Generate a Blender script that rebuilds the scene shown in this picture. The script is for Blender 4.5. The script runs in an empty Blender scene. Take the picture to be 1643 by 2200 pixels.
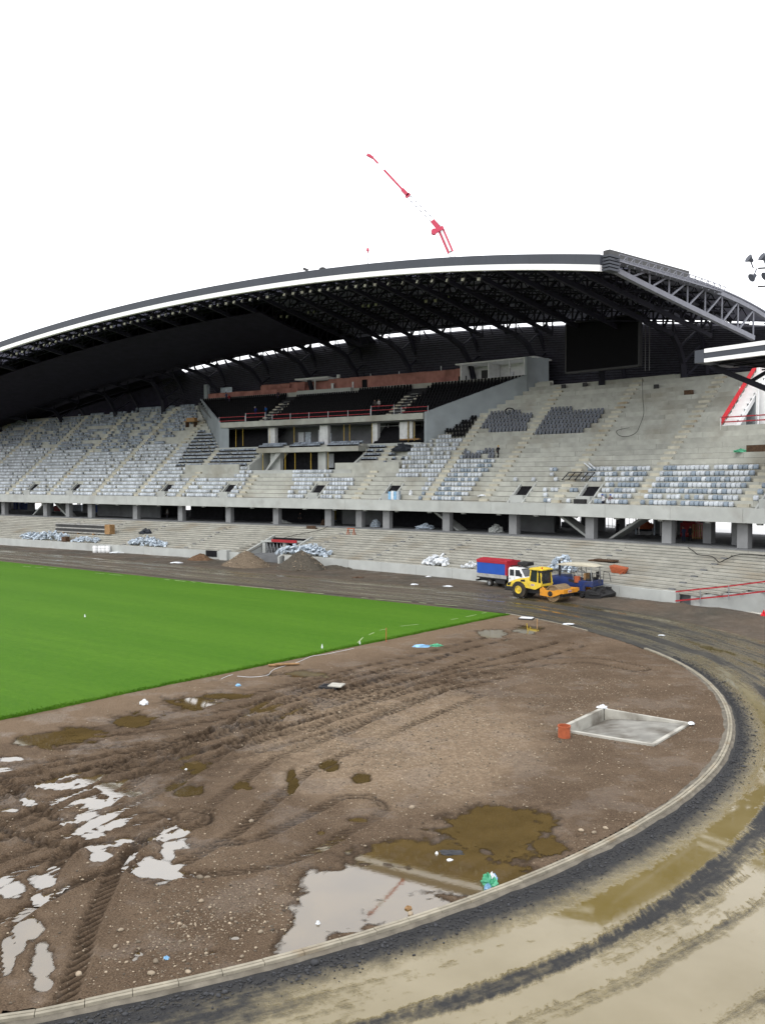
import bpy, bmesh, math, random
import numpy as np
from mathutils import Matrix, Vector, noise
random.seed(7); RNG = np.random.default_rng(7)
SC = bpy.context.scene
COL = SC.collection
PI = math.pi
# ------------------------------------------------------------------ camera
F = 1860.; CAMH = 11.5; CX = 821.5; CY = 1100.; PITCH = math.atan(68 / 1860)
cam = bpy.data.cameras.new('camera'); camo = bpy.data.objects.new('camera', cam); COL.objects.link(camo)
camo.location = (0, 0, CAMH); camo.rotation_euler = (PI / 2 - PITCH, 0, 0)
cam.sensor_fit = 'VERTICAL'; cam.sensor_height = 24; cam.lens = 24 * F / 2200; cam.clip_end = 6000; cam.clip_start = .2
SC.camera = camo
# ------------------------------------------------------------------ sky, sun, exposure
W = bpy.data.worlds.new('World'); SC.world = W; W.use_nodes = True
nt = W.node_tree; nt.nodes.clear()
sky = nt.nodes.new('ShaderNodeTexSky'); sky.sky_type = 'NISHITA'; sky.sun_disc = False
SUN_EL, SUN_ROT = math.radians(52), math.radians(215)
sky.sun_elevation = SUN_EL; sky.sun_rotation = SUN_ROT; sky.dust_density = 4; sky.air_density = 1.2
mx = nt.nodes.new('ShaderNodeMixRGB'); mx.inputs[0].default_value = .88
mx.inputs[2].default_value = (14.2, 14.3, 14.7, 1)            # overcast cloud deck
bg = nt.nodes.new('ShaderNodeBackground'); bg.inputs[1].default_value = .10
wo = nt.nodes.new('ShaderNodeOutputWorld')
nt.links.new(sky.outputs[0], mx.inputs[1]); nt.links.new(mx.outputs[0], bg.inputs[0]); nt.links.new(bg.outputs[0], wo.inputs[0])
sun = bpy.data.lights.new('sun', 'SUN'); sun.energy = .9; sun.angle = math.radians(25); sun.color = (1, .97, .92)
so = bpy.data.objects.new('sun', sun); COL.objects.link(so); so.location = (0, 0, 80)
sd = Vector((math.sin(SUN_ROT) * math.cos(SUN_EL), math.cos(SUN_ROT) * math.cos(SUN_EL), math.sin(SUN_EL)))
so.rotation_euler = sd.to_track_quat('Z', 'Y').to_euler()
vs = SC.view_settings; vs.view_transform = 'Standard'; vs.look = 'None'; vs.gamma = 1; vs.exposure = .62; vs.use_curve_mapping = False

# ------------------------------------------------------------------ photo pixel -> place
def ray(x, y):
    a = (x - CX) / F; b = -(y - CY) / F; c, s = math.cos(PITCH), math.sin(PITCH)
    return (a, c + b * s, -s + b * c)
def gnd(x, y, z=0.):
    d = ray(x, y); t = (z - CAMH) / d[2]
    return Vector((d[0] * t, d[1] * t, z))
def proj(X, Y, Z):
    c, s = math.cos(PITCH), math.sin(PITCH); Z = Z - CAMH
    f = Y * c - Z * s; u = Y * s + Z * c
    return CX + F * X / f, CY - F * u / f
# plan of the stand: s runs along the front wall (to the right), r goes back from it
N0, AL, X0, RS = 92.718, 0.5711855, -80.7245, 166.63
n_ = np.array([math.sin(AL), math.cos(AL)]); u_ = np.array([math.cos(AL), -math.sin(AL)])
A_ = n_ * N0 + u_ * X0; C_ = A_ - n_ * RS
def P2(s, r):
    if s < 0: p = A_ + u_ * s + n_ * r
    else:
        ph = s / RS; p = C_ + (n_ * math.cos(ph) + u_ * math.sin(ph)) * (RS + r)
    return float(p[0]), float(p[1])
def S3(s, r, z):
    x, y = P2(s, r); return (x, y, z)
def heading(s):                      # angle of the tangent (towards larger s) at s
    return -AL - (max(s, 0) / RS)
def inv(X, Y):
    d = np.array([X, Y]) - A_; s = float(d @ u_)
    if s < 0: return s, float(d @ n_)
    d = np.array([X, Y]) - C_; return math.atan2(float(d @ u_), float(d @ n_)) * RS, float(np.hypot(*d)) - RS
def _bis(x, y, test):
    d = ray(x, y); lo, hi = 20., 600.
    for _ in range(50):
        m = (lo + hi) / 2; s, r = inv(d[0] * m, d[1] * m)
        if test(s, r, CAMH + d[2] * m): lo = m
        else: hi = m
    s, r = inv(d[0] * lo, d[1] * lo); return s, r, CAMH + d[2] * lo
def at_r(x, y, r0): return _bis(x, y, lambda s, r, z: r < r0)
T0, TZ, TT, TQ = 12.0, 8.1, .77, .65          # upper tier: first riser, first tread level, tread, rise
L0, LZ, LT, LQ, LN = .35, 1.25, .84, .245, 14  # lower tier
def at_tier(x, y, t0=T0, z0=TZ, sl=TQ / TT): return _bis(x, y, lambda s, r, z: z > z0 + sl * (r - t0))
def at_low(x, y): return at_tier(x, y, L0, LZ, LQ / LT)
def tz(r): return TZ + TQ / TT * (r - T0)

# ------------------------------------------------------------------ materials
MATS = {}
def mat(name, col, rough=.8, spec=.3, metal=0., var=.15, scale=2., bump=0., bscale=25., rand=0., col2=None, s2=.25, lo2=.5, hi2=.7,
        stretch=None, island=0., ior=None, trans=0., alpha=1.):
    m = bpy.data.materials.new(name); MATS[name] = m; m.use_nodes = True
    t = m.node_tree; N = t.nodes; Lk = t.links.new
    b = N['Principled BSDF']; b.inputs['Roughness'].default_value = rough; b.inputs['Metallic'].default_value = metal
    b.inputs['Specular IOR Level'].default_value = spec
    if ior: b.inputs['IOR'].default_value = ior
    g = N.new('ShaderNodeNewGeometry'); pos = g.outputs['Position']
    if stretch:
        mp = N.new('ShaderNodeMapping'); mp.inputs['Scale'].default_value = stretch; Lk(pos, mp.inputs[0]); pos = mp.outputs[0]
    def noisef(sc, det=5):
        n = N.new('ShaderNodeTexNoise'); n.inputs['Scale'].default_value = sc; n.inputs['Detail'].default_value = det; Lk(pos, n.inputs['Vector']); return n.outputs['Fac']
    def ramp(src, a, c):
        r = N.new('ShaderNodeMapRange'); r.inputs[1].default_value = a; r.inputs[2].default_value = c; Lk(src, r.inputs[0]); return r.outputs[0]
    def mixc(f, a, c, bt='MIX'):
        x = N.new('ShaderNodeMixRGB'); x.blend_type = bt
        for i, v in ((0, f), (1, a), (2, c)):
            if isinstance(v, (tuple, float, int)): x.inputs[i].default_value = v if not isinstance(v, tuple) else (*v[:3], 1)
            else: Lk(v, x.inputs[i])
        return x.outputs[0]
    c = tuple(col)
    cur = mixc(ramp(noisef(scale), .3, .7), tuple(v * (1 - var) for v in c), tuple(min(1, v * (1 + var)) for v in c))
    if col2: cur = mixc(ramp(noisef(s2, 7), lo2, hi2), cur, tuple(col2))
    if rand or island:
        if island: src = g.outputs['Random Per Island']; k = island
        else: src = N.new('ShaderNodeObjectInfo').outputs['Random']; k = rand
        r = N.new('ShaderNodeMapRange'); r.inputs[3].default_value = 1 - k; r.inputs[4].default_value = 1 + k; Lk(src, r.inputs[0])
        cur = mixc(1.0, cur, r.outputs[0], 'MULTIPLY')
    Lk(cur, b.inputs['Base Color'])
    if bump:
        bp = N.new('ShaderNodeBump'); bp.inputs['Strength'].default_value = bump; bp.inputs['Distance'].default_value = .05
        Lk(noisef(bscale, 6), bp.inputs['Height']); Lk(bp.outputs[0], b.inputs['Normal'])
    if trans: b.inputs['Transmission Weight'].default_value = trans
    if alpha < 1: b.inputs['Alpha'].default_value = alpha
    return m
mat('concrete', (.355, .36, .325), .85, .25, var=.14, scale=.9, bump=.25, bscale=9, rand=.08, col2=(.225, .208, .165), s2=.2, lo2=.52, hi2=.8)
mat('concrete_smooth', (.36, .375, .36), .8, .25, var=.10, scale=.6, bump=.12, bscale=12, rand=.05, col2=(.27, .27, .25), s2=.35, lo2=.55, hi2=.8)
mat('concrete_low', (.305, .30, .265), .85, .25, var=.16, scale=.8, bump=.25, bscale=9, rand=.09, col2=(.2, .165, .115), s2=.2, lo2=.54, hi2=.8)
mat('concrete_step', (.42, .40, .325), .85, .25, var=.18, scale=1.5, bump=.2, bscale=9, rand=.12, col2=(.24, .19, .12), s2=.35, lo2=.55, hi2=.75)
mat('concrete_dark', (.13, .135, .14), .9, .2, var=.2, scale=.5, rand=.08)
mat('concrete_grey', (.26, .29, .31), .8, .25, var=.10, scale=.5, bump=.1, bscale=10, col2=(.2, .22, .23), s2=.2)
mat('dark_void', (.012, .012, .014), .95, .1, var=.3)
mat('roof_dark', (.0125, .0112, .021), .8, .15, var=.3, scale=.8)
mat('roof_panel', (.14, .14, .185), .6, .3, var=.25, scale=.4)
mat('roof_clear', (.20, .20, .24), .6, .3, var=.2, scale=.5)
for _m in ('roof_clear',):
    _t = MATS[_m].node_tree; _b = _t.nodes['Principled BSDF']; _x = _t.nodes.new('ShaderNodeBsdfTranslucent'); _x.inputs[0].default_value = (.34, .34, .40, 1); _k = _t.nodes.new('ShaderNodeMixShader'); _k.inputs[0].default_value = .5
    _t.links.new(_b.outputs[0], _k.inputs[1]); _t.links.new(_x.outputs[0], _k.inputs[2]); _t.links.new(_k.outputs[0], _t.nodes['Material Output'].inputs[0])
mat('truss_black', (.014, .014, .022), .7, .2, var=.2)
mat('truss_grey', (.165, .17, .20), .5, .4, var=.12)
mat('fascia_grey', (.052, .058, .072), .55, .3, var=.06, scale=.3)
mat('fascia_white', (.82, .82, .82), .5, .3, var=.03)
mat('white_paint', (.74, .75, .75), .5, .35, var=.05)
mat('white_dirty', (.55, .56, .56), .6, .3, var=.12)
mat('slat_dark', (.030, .030, .043), .5, .4, var=.3)
mat('screen_black', (.003, .003, .004), .8, .1, var=.1)
mat('pink_board', (.33, .155, .13), .85, .2, var=.18, scale=1.2, rand=.1, col2=(.22, .10, .085), s2=.5)
mat('red_paint', (.29, .012, .019), .5, .4, var=.15)
mat('red_mesh', (.55, .02, .03), .6, .3, var=.25, scale=6)
mat('yellow_paint', (.42, .29, .03), .5, .4, var=.12)
mat('steel', (.30, .31, .32), .4, .5, metal=.6, var=.15)
mat('steel_dark', (.05, .05, .05), .5, .5, metal=.4, var=.2)
mat('lamp_glass', (.50, .49, .40), .25, .5, var=.2)
mat('glass_dark', (.02, .024, .028), .08, .6, var=.2)
mat('seat_pale', (.44, .475, .51), .35, .5, var=.12, scale=5, rand=.14)
mat('seat_mid', (.20, .245, .295), .4, .5, var=.12, scale=5, rand=.14)
mat('seat_slate', (.052, .062, .082), .4, .5, var=.2, scale=5, rand=.2)
mat('seat_black', (.0035, .0035, .005), .7, .15, var=.2, rand=.2)
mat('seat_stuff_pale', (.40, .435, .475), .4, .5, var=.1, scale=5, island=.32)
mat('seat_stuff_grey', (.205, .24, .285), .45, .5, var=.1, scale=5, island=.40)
mat('plastic_white', (.62, .65, .68), .35, .5, var=.15, scale=4)
mat('plastic_bluish', (.38, .44, .50), .35, .5, var=.3, scale=3, island=.3)
mat('plastic_green', (.05, .30, .16), .4, .5, var=.3)
mat('plastic_blue', (.18, .36, .55), .4, .5, var=.3)
mat('timber', (.25, .15, .07), .8, .2, var=.25, scale=4, rand=.2)
mat('timber_dark', (.07, .042, .026), .85, .2, var=.3, scale=4, rand=.2)
mat('rust_orange', (.33, .085, .035), .7, .3, var=.2, scale=6)
mat('soil_heap', (.11, .068, .042), .95, .1, var=.45, scale=3, bump=1., bscale=5)
mat('gravel_heap', (.125, .098, .07), .95, .1, var=.45, scale=9, bump=1., bscale=12)
mat('gravel_dark', (.07, .062, .05), .95, .1, var=.45, scale=9, bump=1., bscale=12)
mat('stone', (.185, .15, .108), .8, .3, var=.25, scale=6, island=.75)
mat('asphalt_clod', (.028, .029, .032), .8, .35, var=.3, scale=10, island=.4)
mat('kerb', (.24, .218, .17), .85, .25, var=.2, scale=3, bump=.2, bscale=30, rand=.10, col2=(.2, .155, .10), s2=1.2, lo2=.55, hi2=.8)
mat('kerb_slot', (.035, .028, .02), .95, .1)
mat('haunch', (.125, .112, .09), .9, .2, var=.35, scale=2.5, bump=.5, bscale=15, col2=(.10, .085, .065), s2=.9, lo2=.5, hi2=.9)
mat('crane_red', (.50, .045, .09), .5, .4, var=.1)
mat('dark_row', (.02, .02, .022), .9, .2)
mat('pillar_concrete_shaded', (.20, .205, .21), .85, .2, var=.12, scale=.8, rand=.06)  # concrete darkened for the shade the pillars stand in
mat('pit_floor', (.20, .195, .175), .8, .25, var=.2, scale=1.5, bump=.15, bscale=20, col2=(.09, .08, .066), s2=.8, lo2=.45, hi2=.65)
mat('yard_paving', (.62, .62, .61), .8, .2, var=.06, scale=.2)
mat('pit_concrete', (.36, .35, .31), .8, .25, var=.15, scale=1.5, bump=.15, bscale=20, col2=(.17, .155, .13), s2=.8, lo2=.5, hi2=.65)
mat('line_paint', (.30, .36, .20), .9, .2, var=.2)
mat('tarp_red', (.30, .008, .022), .5, .4, var=.12, scale=1.5)
mat('tarp_blue', (.006, .062, .33), .5, .4, var=.10, scale=1.5)
mat('machine_yellow', (.62, .45, .035), .5, .4, var=.12, scale=3, col2=(.26, .19, .08), s2=1.6, lo2=.55, hi2=.85)
mat('machine_orange', (.56, .23, .012), .55, .4, var=.15, scale=3, col2=(.16, .09, .04), s2=1.8, lo2=.52, hi2=.8)
mat('machine_blue', (.008, .024, .115), .5, .4, var=.2, scale=3, col2=(.05, .045, .045), s2=1.6, lo2=.5, hi2=.8)
mat('machine_black', (.012, .012, .013), .6, .4, var=.3, scale=4)
mat('rubber', (.026, .025, .023), .9, .2, var=.3, scale=6, col2=(.075, .062, .047), s2=2., lo2=.48, hi2=.75)
mat('drum_steel', (.22, .155, .085), .6, .4, metal=.3, var=.3, scale=5)
mat('alu', (.30, .30, .285), .6, .4, var=.15, col2=(.16, .14, .11), s2=1.5, lo2=.5, hi2=.8)
mat('lamp_red', (.5, .02, .01), .3, .5)
mat('canvas_cream', (.46, .43, .34), .7, .3, var=.08)
mat('skin', (.38, .22, .15), .6, .3)
mat('cable_black', (.01, .01, .01), .6, .3)
mat('blue_box', (.01, .06, .30), .5, .4, var=.2)
mat('fabric_dark', (.02, .024, .032), .7, .3, var=.3, scale=3)

# ------------------------------------------------------------------ mesh helpers
class MB:
    def __init__(s): s.v = []; s.f = []
    def add(s, vs, fs):
        o = len(s.v); s.v += [tuple(p) for p in vs]; s.f += [tuple(i + o for i in f) for f in fs]; return s
    def box(s, x0, x1, y0, y1, z0, z1):
        return s.add([(x0, y0, z0), (x1, y0, z0), (x1, y1, z0), (x0, y1, z0), (x0, y0, z1), (x1, y0, z1), (x1, y1, z1), (x0, y1, z1)],
                     [(0, 3, 2, 1), (4, 5, 6, 7), (0, 1, 5, 4), (1, 2, 6, 5), (2, 3, 7, 6), (3, 0, 4, 7)])
    def hexa(s, p):   # 8 points: bottom 4 ccw, top 4 ccw
        return s.add(p, [(0, 3, 2, 1), (4, 5, 6, 7), (0, 1, 5, 4), (1, 2, 6, 5), (2, 3, 7, 6), (3, 0, 4, 7)])
    def bar(s, a, b, w, h=None):
        h = h or w; a = Vector(a); b = Vector(b); d = (b - a)
        if d.length < 1e-6: return s
        d.normalize(); up = Vector((0, 0, 1)) if abs(d.z) < .95 else Vector((1, 0, 0))
        x = d.cross(up).normalized() * (w / 2); y = x.cross(d).normalized() * (h / 2)
        return s.hexa([a - x - y, a + x - y, a + x + y, a - x + y, b - x - y, b + x - y, b + x + y, b - x + y])
    def cyl(s, a, b, r0, r1=None, n=12, caps=True):
        r1 = r0 if r1 is None else r1; a = Vector(a); b = Vector(b); d = (b - a).normalized()
        up = Vector((0, 0, 1)) if abs(d.z) < .95 else Vector((1, 0, 0)); x = d.cross(up).normalized(); y = x.cross(d)
        vs = []
        for c, r in ((a, r0), (b, r1)):
            vs += [c + (x * math.cos(2 * PI * i / n) + y * math.sin(2 * PI * i / n)) * r for i in range(n)]
        fs = [(i, (i + 1) % n, n + (i + 1) % n, n + i) for i in range(n)]
        if caps: fs += [tuple(range(n - 1, -1, -1)), tuple(range(n, 2 * n))]
        return s.add(vs, fs)
    def tube(s, pts, r, n=6):
        for a, b in zip(pts[:-1], pts[1:]): s.cyl(a, b, r, r, n)
        return s
    def lathe(s, a, d, prof, n=20, caps=True):   # prof: (dist along d, radius)
        a = Vector(a); d = Vector(d).normalized(); up = Vector((0, 0, 1)) if abs(d.z) < .95 else Vector((1, 0, 0))
        x = d.cross(up).normalized(); y = x.cross(d); vs = []; m = len(prof)
        for t, r in prof: vs += [a + d * t + (x * math.cos(2 * PI * i / n) + y * math.sin(2 * PI * i / n)) * r for i in range(n)]
        fs = [(j * n + i, j * n + (i + 1) % n, (j + 1) * n + (i + 1) % n, (j + 1) * n + i) for j in range(m - 1) for i in range(n)]
        if caps: fs += [tuple(range(n - 1, -1, -1)), tuple(range((m - 1) * n, m * n))]
        return s.add(vs, fs)
    def prism(s, prof, axis, a, b):   # closed profile of 2-D points, extruded along 'x','y' or 'z'
        k = len(prof)
        def pt(p, t):
            return {'x': (t, p[0], p[1]), 'y': (p[0], t, p[1]), 'z': (p[0], p[1], t)}[axis]
        vs = [pt(p, a) for p in prof] + [pt(p, b) for p in prof]
        fs = [(i, (i + 1) % k, k + (i + 1) % k, k + i) for i in range(k)] + [tuple(range(k - 1, -1, -1)), tuple(range(k, 2 * k))]
        return s.add(vs, fs)
    def sbox(s, s0, s1, r0, r1, z0, z1, seg=None):   # box in stand coordinates, bent with the plan
        seg = seg or (1 if s1 <= 0 else max(1, int((s1 - s0) / 4) + 1))
        ss = [s0 + (s1 - s0) * i / seg for i in range(seg + 1)]; vs = []
        for q in ss: vs += [S3(q, r0, z0), S3(q, r1, z0), S3(q, r1, z1), S3(q, r0, z1)]
        fs = [(0, 1, 2, 3)] + [(4 * seg + 3, 4 * seg + 2, 4 * seg + 1, 4 * seg)]
        for i in range(seg):
            for j in range(4): fs.append((4 * i + j, 4 * (i + 1) + j, 4 * (i + 1) + (j + 1) % 4, 4 * i + (j + 1) % 4))
        return s.add(vs, fs)
    def mesh(s, name, m, bevel=0, smooth=None):
        me = bpy.data.meshes.new(name); me.from_pydata(s.v, [], s.f)
        bm = bmesh.new(); bm.from_mesh(me); bmesh.ops.recalc_face_normals(bm, faces=bm.faces)
        if bevel:
            es = [e for e in bm.edges if len(e.link_faces) == 2 and e.calc_face_angle(0) > .5]
            bmesh.ops.bevel(bm, geom=es, offset=bevel, segments=2, affect='EDGES', profile=.6, clamp_overlap=True)
        bm.to_mesh(me); bm.free()
        if smooth:
            me.polygons.foreach_set('use_smooth', [True] * len(me.polygons)); me.set_sharp_from_angle(angle=math.radians(smooth))
        me.materials.append(MATS[m]); return me
    def build(s, name, m, parent=None, bevel=0, smooth=None, world=False):
        """world=True: vertices are world coordinates, the object's origin moves to its foot"""
        if world:
            a = np.array(s.v); c = Vector(((a[:, 0].min() + a[:, 0].max()) / 2, (a[:, 1].min() + a[:, 1].max()) / 2, a[:, 2].min()))
            s.v = [tuple(p) for p in (a - np.array(c))]
        o = bpy.data.objects.new(name, s.mesh(name, m, bevel, smooth)); COL.objects.link(o)
        if world: o.location = c
        if parent is not None:
            o.parent = parent
            if world:
                par = parent; off = Vector((0, 0, 0))
                while par is not None: off += Vector(par.location); par = par.parent
                o.location = c - off
        return o
def tag(o, label, cat, group=None):
    o['label'] = label; o['category'] = cat
    if group: o['group'] = group
    return o
def kind(o, k): o['kind'] = k; return o
def thing(name, label, cat, loc=(0, 0, 0), rz=0, group=None):
    o = bpy.data.objects.new(name, None); COL.objects.link(o); o.location = loc; o.rotation_euler = (0, 0, rz); o.empty_display_size = .3
    return tag(o, label, cat, group)
def npmesh(name, V, Fq, m, smooth=False):
    me = bpy.data.meshes.new(name); V = np.asarray(V, np.float32); Fq = np.asarray(Fq, np.int32); k = Fq.shape[1]
    me.vertices.add(len(V)); me.vertices.foreach_set('co', V.ravel())
    me.loops.add(Fq.size); me.loops.foreach_set('vertex_index', Fq.ravel())
    me.polygons.add(len(Fq)); me.polygons.foreach_set('loop_start', np.arange(0, Fq.size, k, dtype=np.int32)); me.polygons.foreach_set('loop_total', np.full(len(Fq), k, np.int32))
    if smooth: me.polygons.foreach_set('use_smooth', np.ones(len(Fq), bool))
    me.update(calc_edges=True); me.validate(); me.materials.append(MATS[m] if isinstance(m, str) else m); return me
def nobj(name, me, parent=None, loc=(0, 0, 0)):
    o = bpy.data.objects.new(name, me); COL.objects.link(o); o.location = loc
    if parent is not None: o.parent = parent
    return o
def fnoise(x, y, sc, seed=0., oct=4):
    """numpy value noise, about -1..1"""
    tot = np.zeros_like(x); amp = 1.; nrm = 0.
    for k in range(oct):
        X = x * sc + 17.3 * k + seed * 7.1; Y = y * sc - 11.7 * k + seed * 3.7
        xi = np.floor(X).astype(np.int64); yi = np.floor(Y).astype(np.int64); fx = X - xi; fy = Y - yi
        fx = fx * fx * (3 - 2 * fx); fy = fy * fy * (3 - 2 * fy)
        def h(a, b):
            q = (a * 374761393 + b * 668265263 + 1013904223) & 0x7fffffff; q = ((q ^ (q >> 13)) * 1274126177) & 0x7fffffff
            return ((q ^ (q >> 16)) & 0xffff) / 32767.5 - 1
        v = (h(xi, yi) * (1 - fx) + h(xi + 1, yi) * fx) * (1 - fy) + (h(xi, yi + 1) * (1 - fx) + h(xi + 1, yi + 1) * fx) * fy
        tot += v * amp; nrm += amp; amp *= .5; sc *= 2.03
    return tot / nrm
# ================================================================== GROUND, TRACK, PITCH
KC = np.array([-16.8616, 52.4169]); KR = 35.227
_ka = np.array([-180, -110, -90, -74.6, -71.6, -67.7, -61.4, -54.9, -48.5, -42.3, -36.5, -30.6, -22.9, -16.1, -9.9, -1.2, 4.3, 9.3, 19.8, 25.2, 37.3, 53.4, 180])
_kd = np.array([0, 0.2, .3, .33, .16, .04, -.13, -.25, -.29, -.26, -.13, 0, .07, .14, .21, .25, .18, .02, -.12, -.12, -.1, 0, 0])
def KRad(deg): return KR + np.interp(deg, _ka, _kd)
PK = np.array([10.853, 73.437]); PG = np.array([-18.250, 40.928]); PT_ = np.array([-54.02, 121.97])
gd = (PG - PK) / np.linalg.norm(PG - PK); td = (PT_ - PK) / np.linalg.norm(PT_ - PK)
# straight of the track runs parallel to the touchline, tangent to the bend
tn = np.array([-td[1], td[0]]); tn = tn if tn[1] > 0 else -tn
TANG = math.degrees(math.atan2(tn[1], tn[0]))
def kpath(t, o):
    """t: metres along the kerb from the tangent point (negative = bend towards the camera), o: offset outwards"""
    if t <= 0:
        a = TANG + math.degrees(t / KR); rr = KRad(a) + o; a = math.radians(a)
        return KC[0] + rr * math.cos(a), KC[1] + rr * math.sin(a)
    p = KC + tn * (KR + o) + td * t
    return float(p[0]), float(p[1])
def koff(X, Y):
    """offset outwards of the kerb line (arrays)"""
    dx = X - KC[0]; dy = Y - KC[1]; a = np.degrees(np.arctan2(dy, dx))
    circ = np.hypot(dx, dy) - KRad(a)
    along = dx * td[0] + dy * td[1]; st = dx * tn[0] + dy * tn[1] - KR
    return np.where(along > 0, st, circ)

class NT:
    """small helper to write shader graphs"""
    def __init__(s, name):
        s.m = bpy.data.materials.new(name); MATS[name] = s.m; s.m.use_nodes = True; s.t = s.m.node_tree; s.b = s.t.nodes['Principled BSDF']
    def put(s, sock, v):
        if isinstance(v, (int, float)): sock.default_value = v
        elif isinstance(v, tuple): sock.default_value = (*v, 1) if len(v) == 3 and sock.type == 'RGBA' else v
        else: s.t.links.new(v, sock)
    def math(s, op, a, b=0., c=None, clamp=False):
        n = s.t.nodes.new('ShaderNodeMath'); n.operation = op; n.use_clamp = clamp
        s.put(n.inputs[0], a); s.put(n.inputs[1], b)
        if c is not None: s.put(n.inputs[2], c)
        return n.outputs[0]
    def noise(s, vec, sc, det=5, rough=.55, dist=0.):
        n = s.t.nodes.new('ShaderNodeTexNoise'); n.inputs['Scale'].default_value = sc; n.inputs['Detail'].default_value = det
        n.inputs['Roughness'].default_value = rough; n.inputs['Distortion'].default_value = dist
        if vec is not None: s.t.links.new(vec, n.inputs['Vector'])
        return n.outputs['Fac']
    def vor(s, vec, sc, feat='F1', rnd=1.):
        n = s.t.nodes.new('ShaderNodeTexVoronoi'); n.inputs['Scale'].default_value = sc; n.feature = feat; n.inputs['Randomness'].default_value = rnd
        s.t.links.new(vec, n.inputs['Vector']); return n
    def rng(s, v, a, b, c=0., d=1., smooth=False):
        n = s.t.nodes.new('ShaderNodeMapRange'); n.interpolation_type = 'SMOOTHSTEP' if smooth else 'LINEAR'
        for i, x in enumerate((v, a, b, c, d)): s.put(n.inputs[i], x)
        return n.outputs[0]
    def mix(s, f, a, b, bt='MIX'):
        n = s.t.nodes.new('ShaderNodeMixRGB'); n.blend_type = bt
        for i, x in enumerate((f, a, b)): s.put(n.inputs[i], x)
        return n.outputs[0]
    def pos(s): return s.t.nodes.new('ShaderNodeNewGeometry').outputs['Position']
    def objco(s): return s.t.nodes.new('ShaderNodeTexCoord').outputs['Object']
    def sep(s, v):
        n = s.t.nodes.new('ShaderNodeSeparateXYZ'); s.t.links.new(v, n.inputs[0]); return n.outputs
    def comb(s, x, y, z=0.):
        n = s.t.nodes.new('ShaderNodeCombineXYZ')
        for i, v in enumerate((x, y, z)): s.put(n.inputs[i], v)
        return n.outputs[0]
    def bump(s, h, st, dist=.05, nrm=None):
        n = s.t.nodes.new('ShaderNodeBump'); n.inputs['Distance'].default_value = dist; s.put(n.inputs['Strength'], st); s.put(n.inputs['Height'], h)
        if nrm is not None: s.t.links.new(nrm, n.inputs['Normal'])
        return n.outputs[0]
    def out(s, col=None, rough=None, normal=None, spec=None):
        if col is not None: s.put(s.b.inputs['Base Color'], col)
        if rough is not None: s.put(s.b.inputs['Roughness'], rough)
        if normal is not None: s.put(s.b.inputs['Normal'], normal)
        if spec is not None: s.put(s.b.inputs['Specular IOR Level'], spec)
        return s.m
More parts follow.
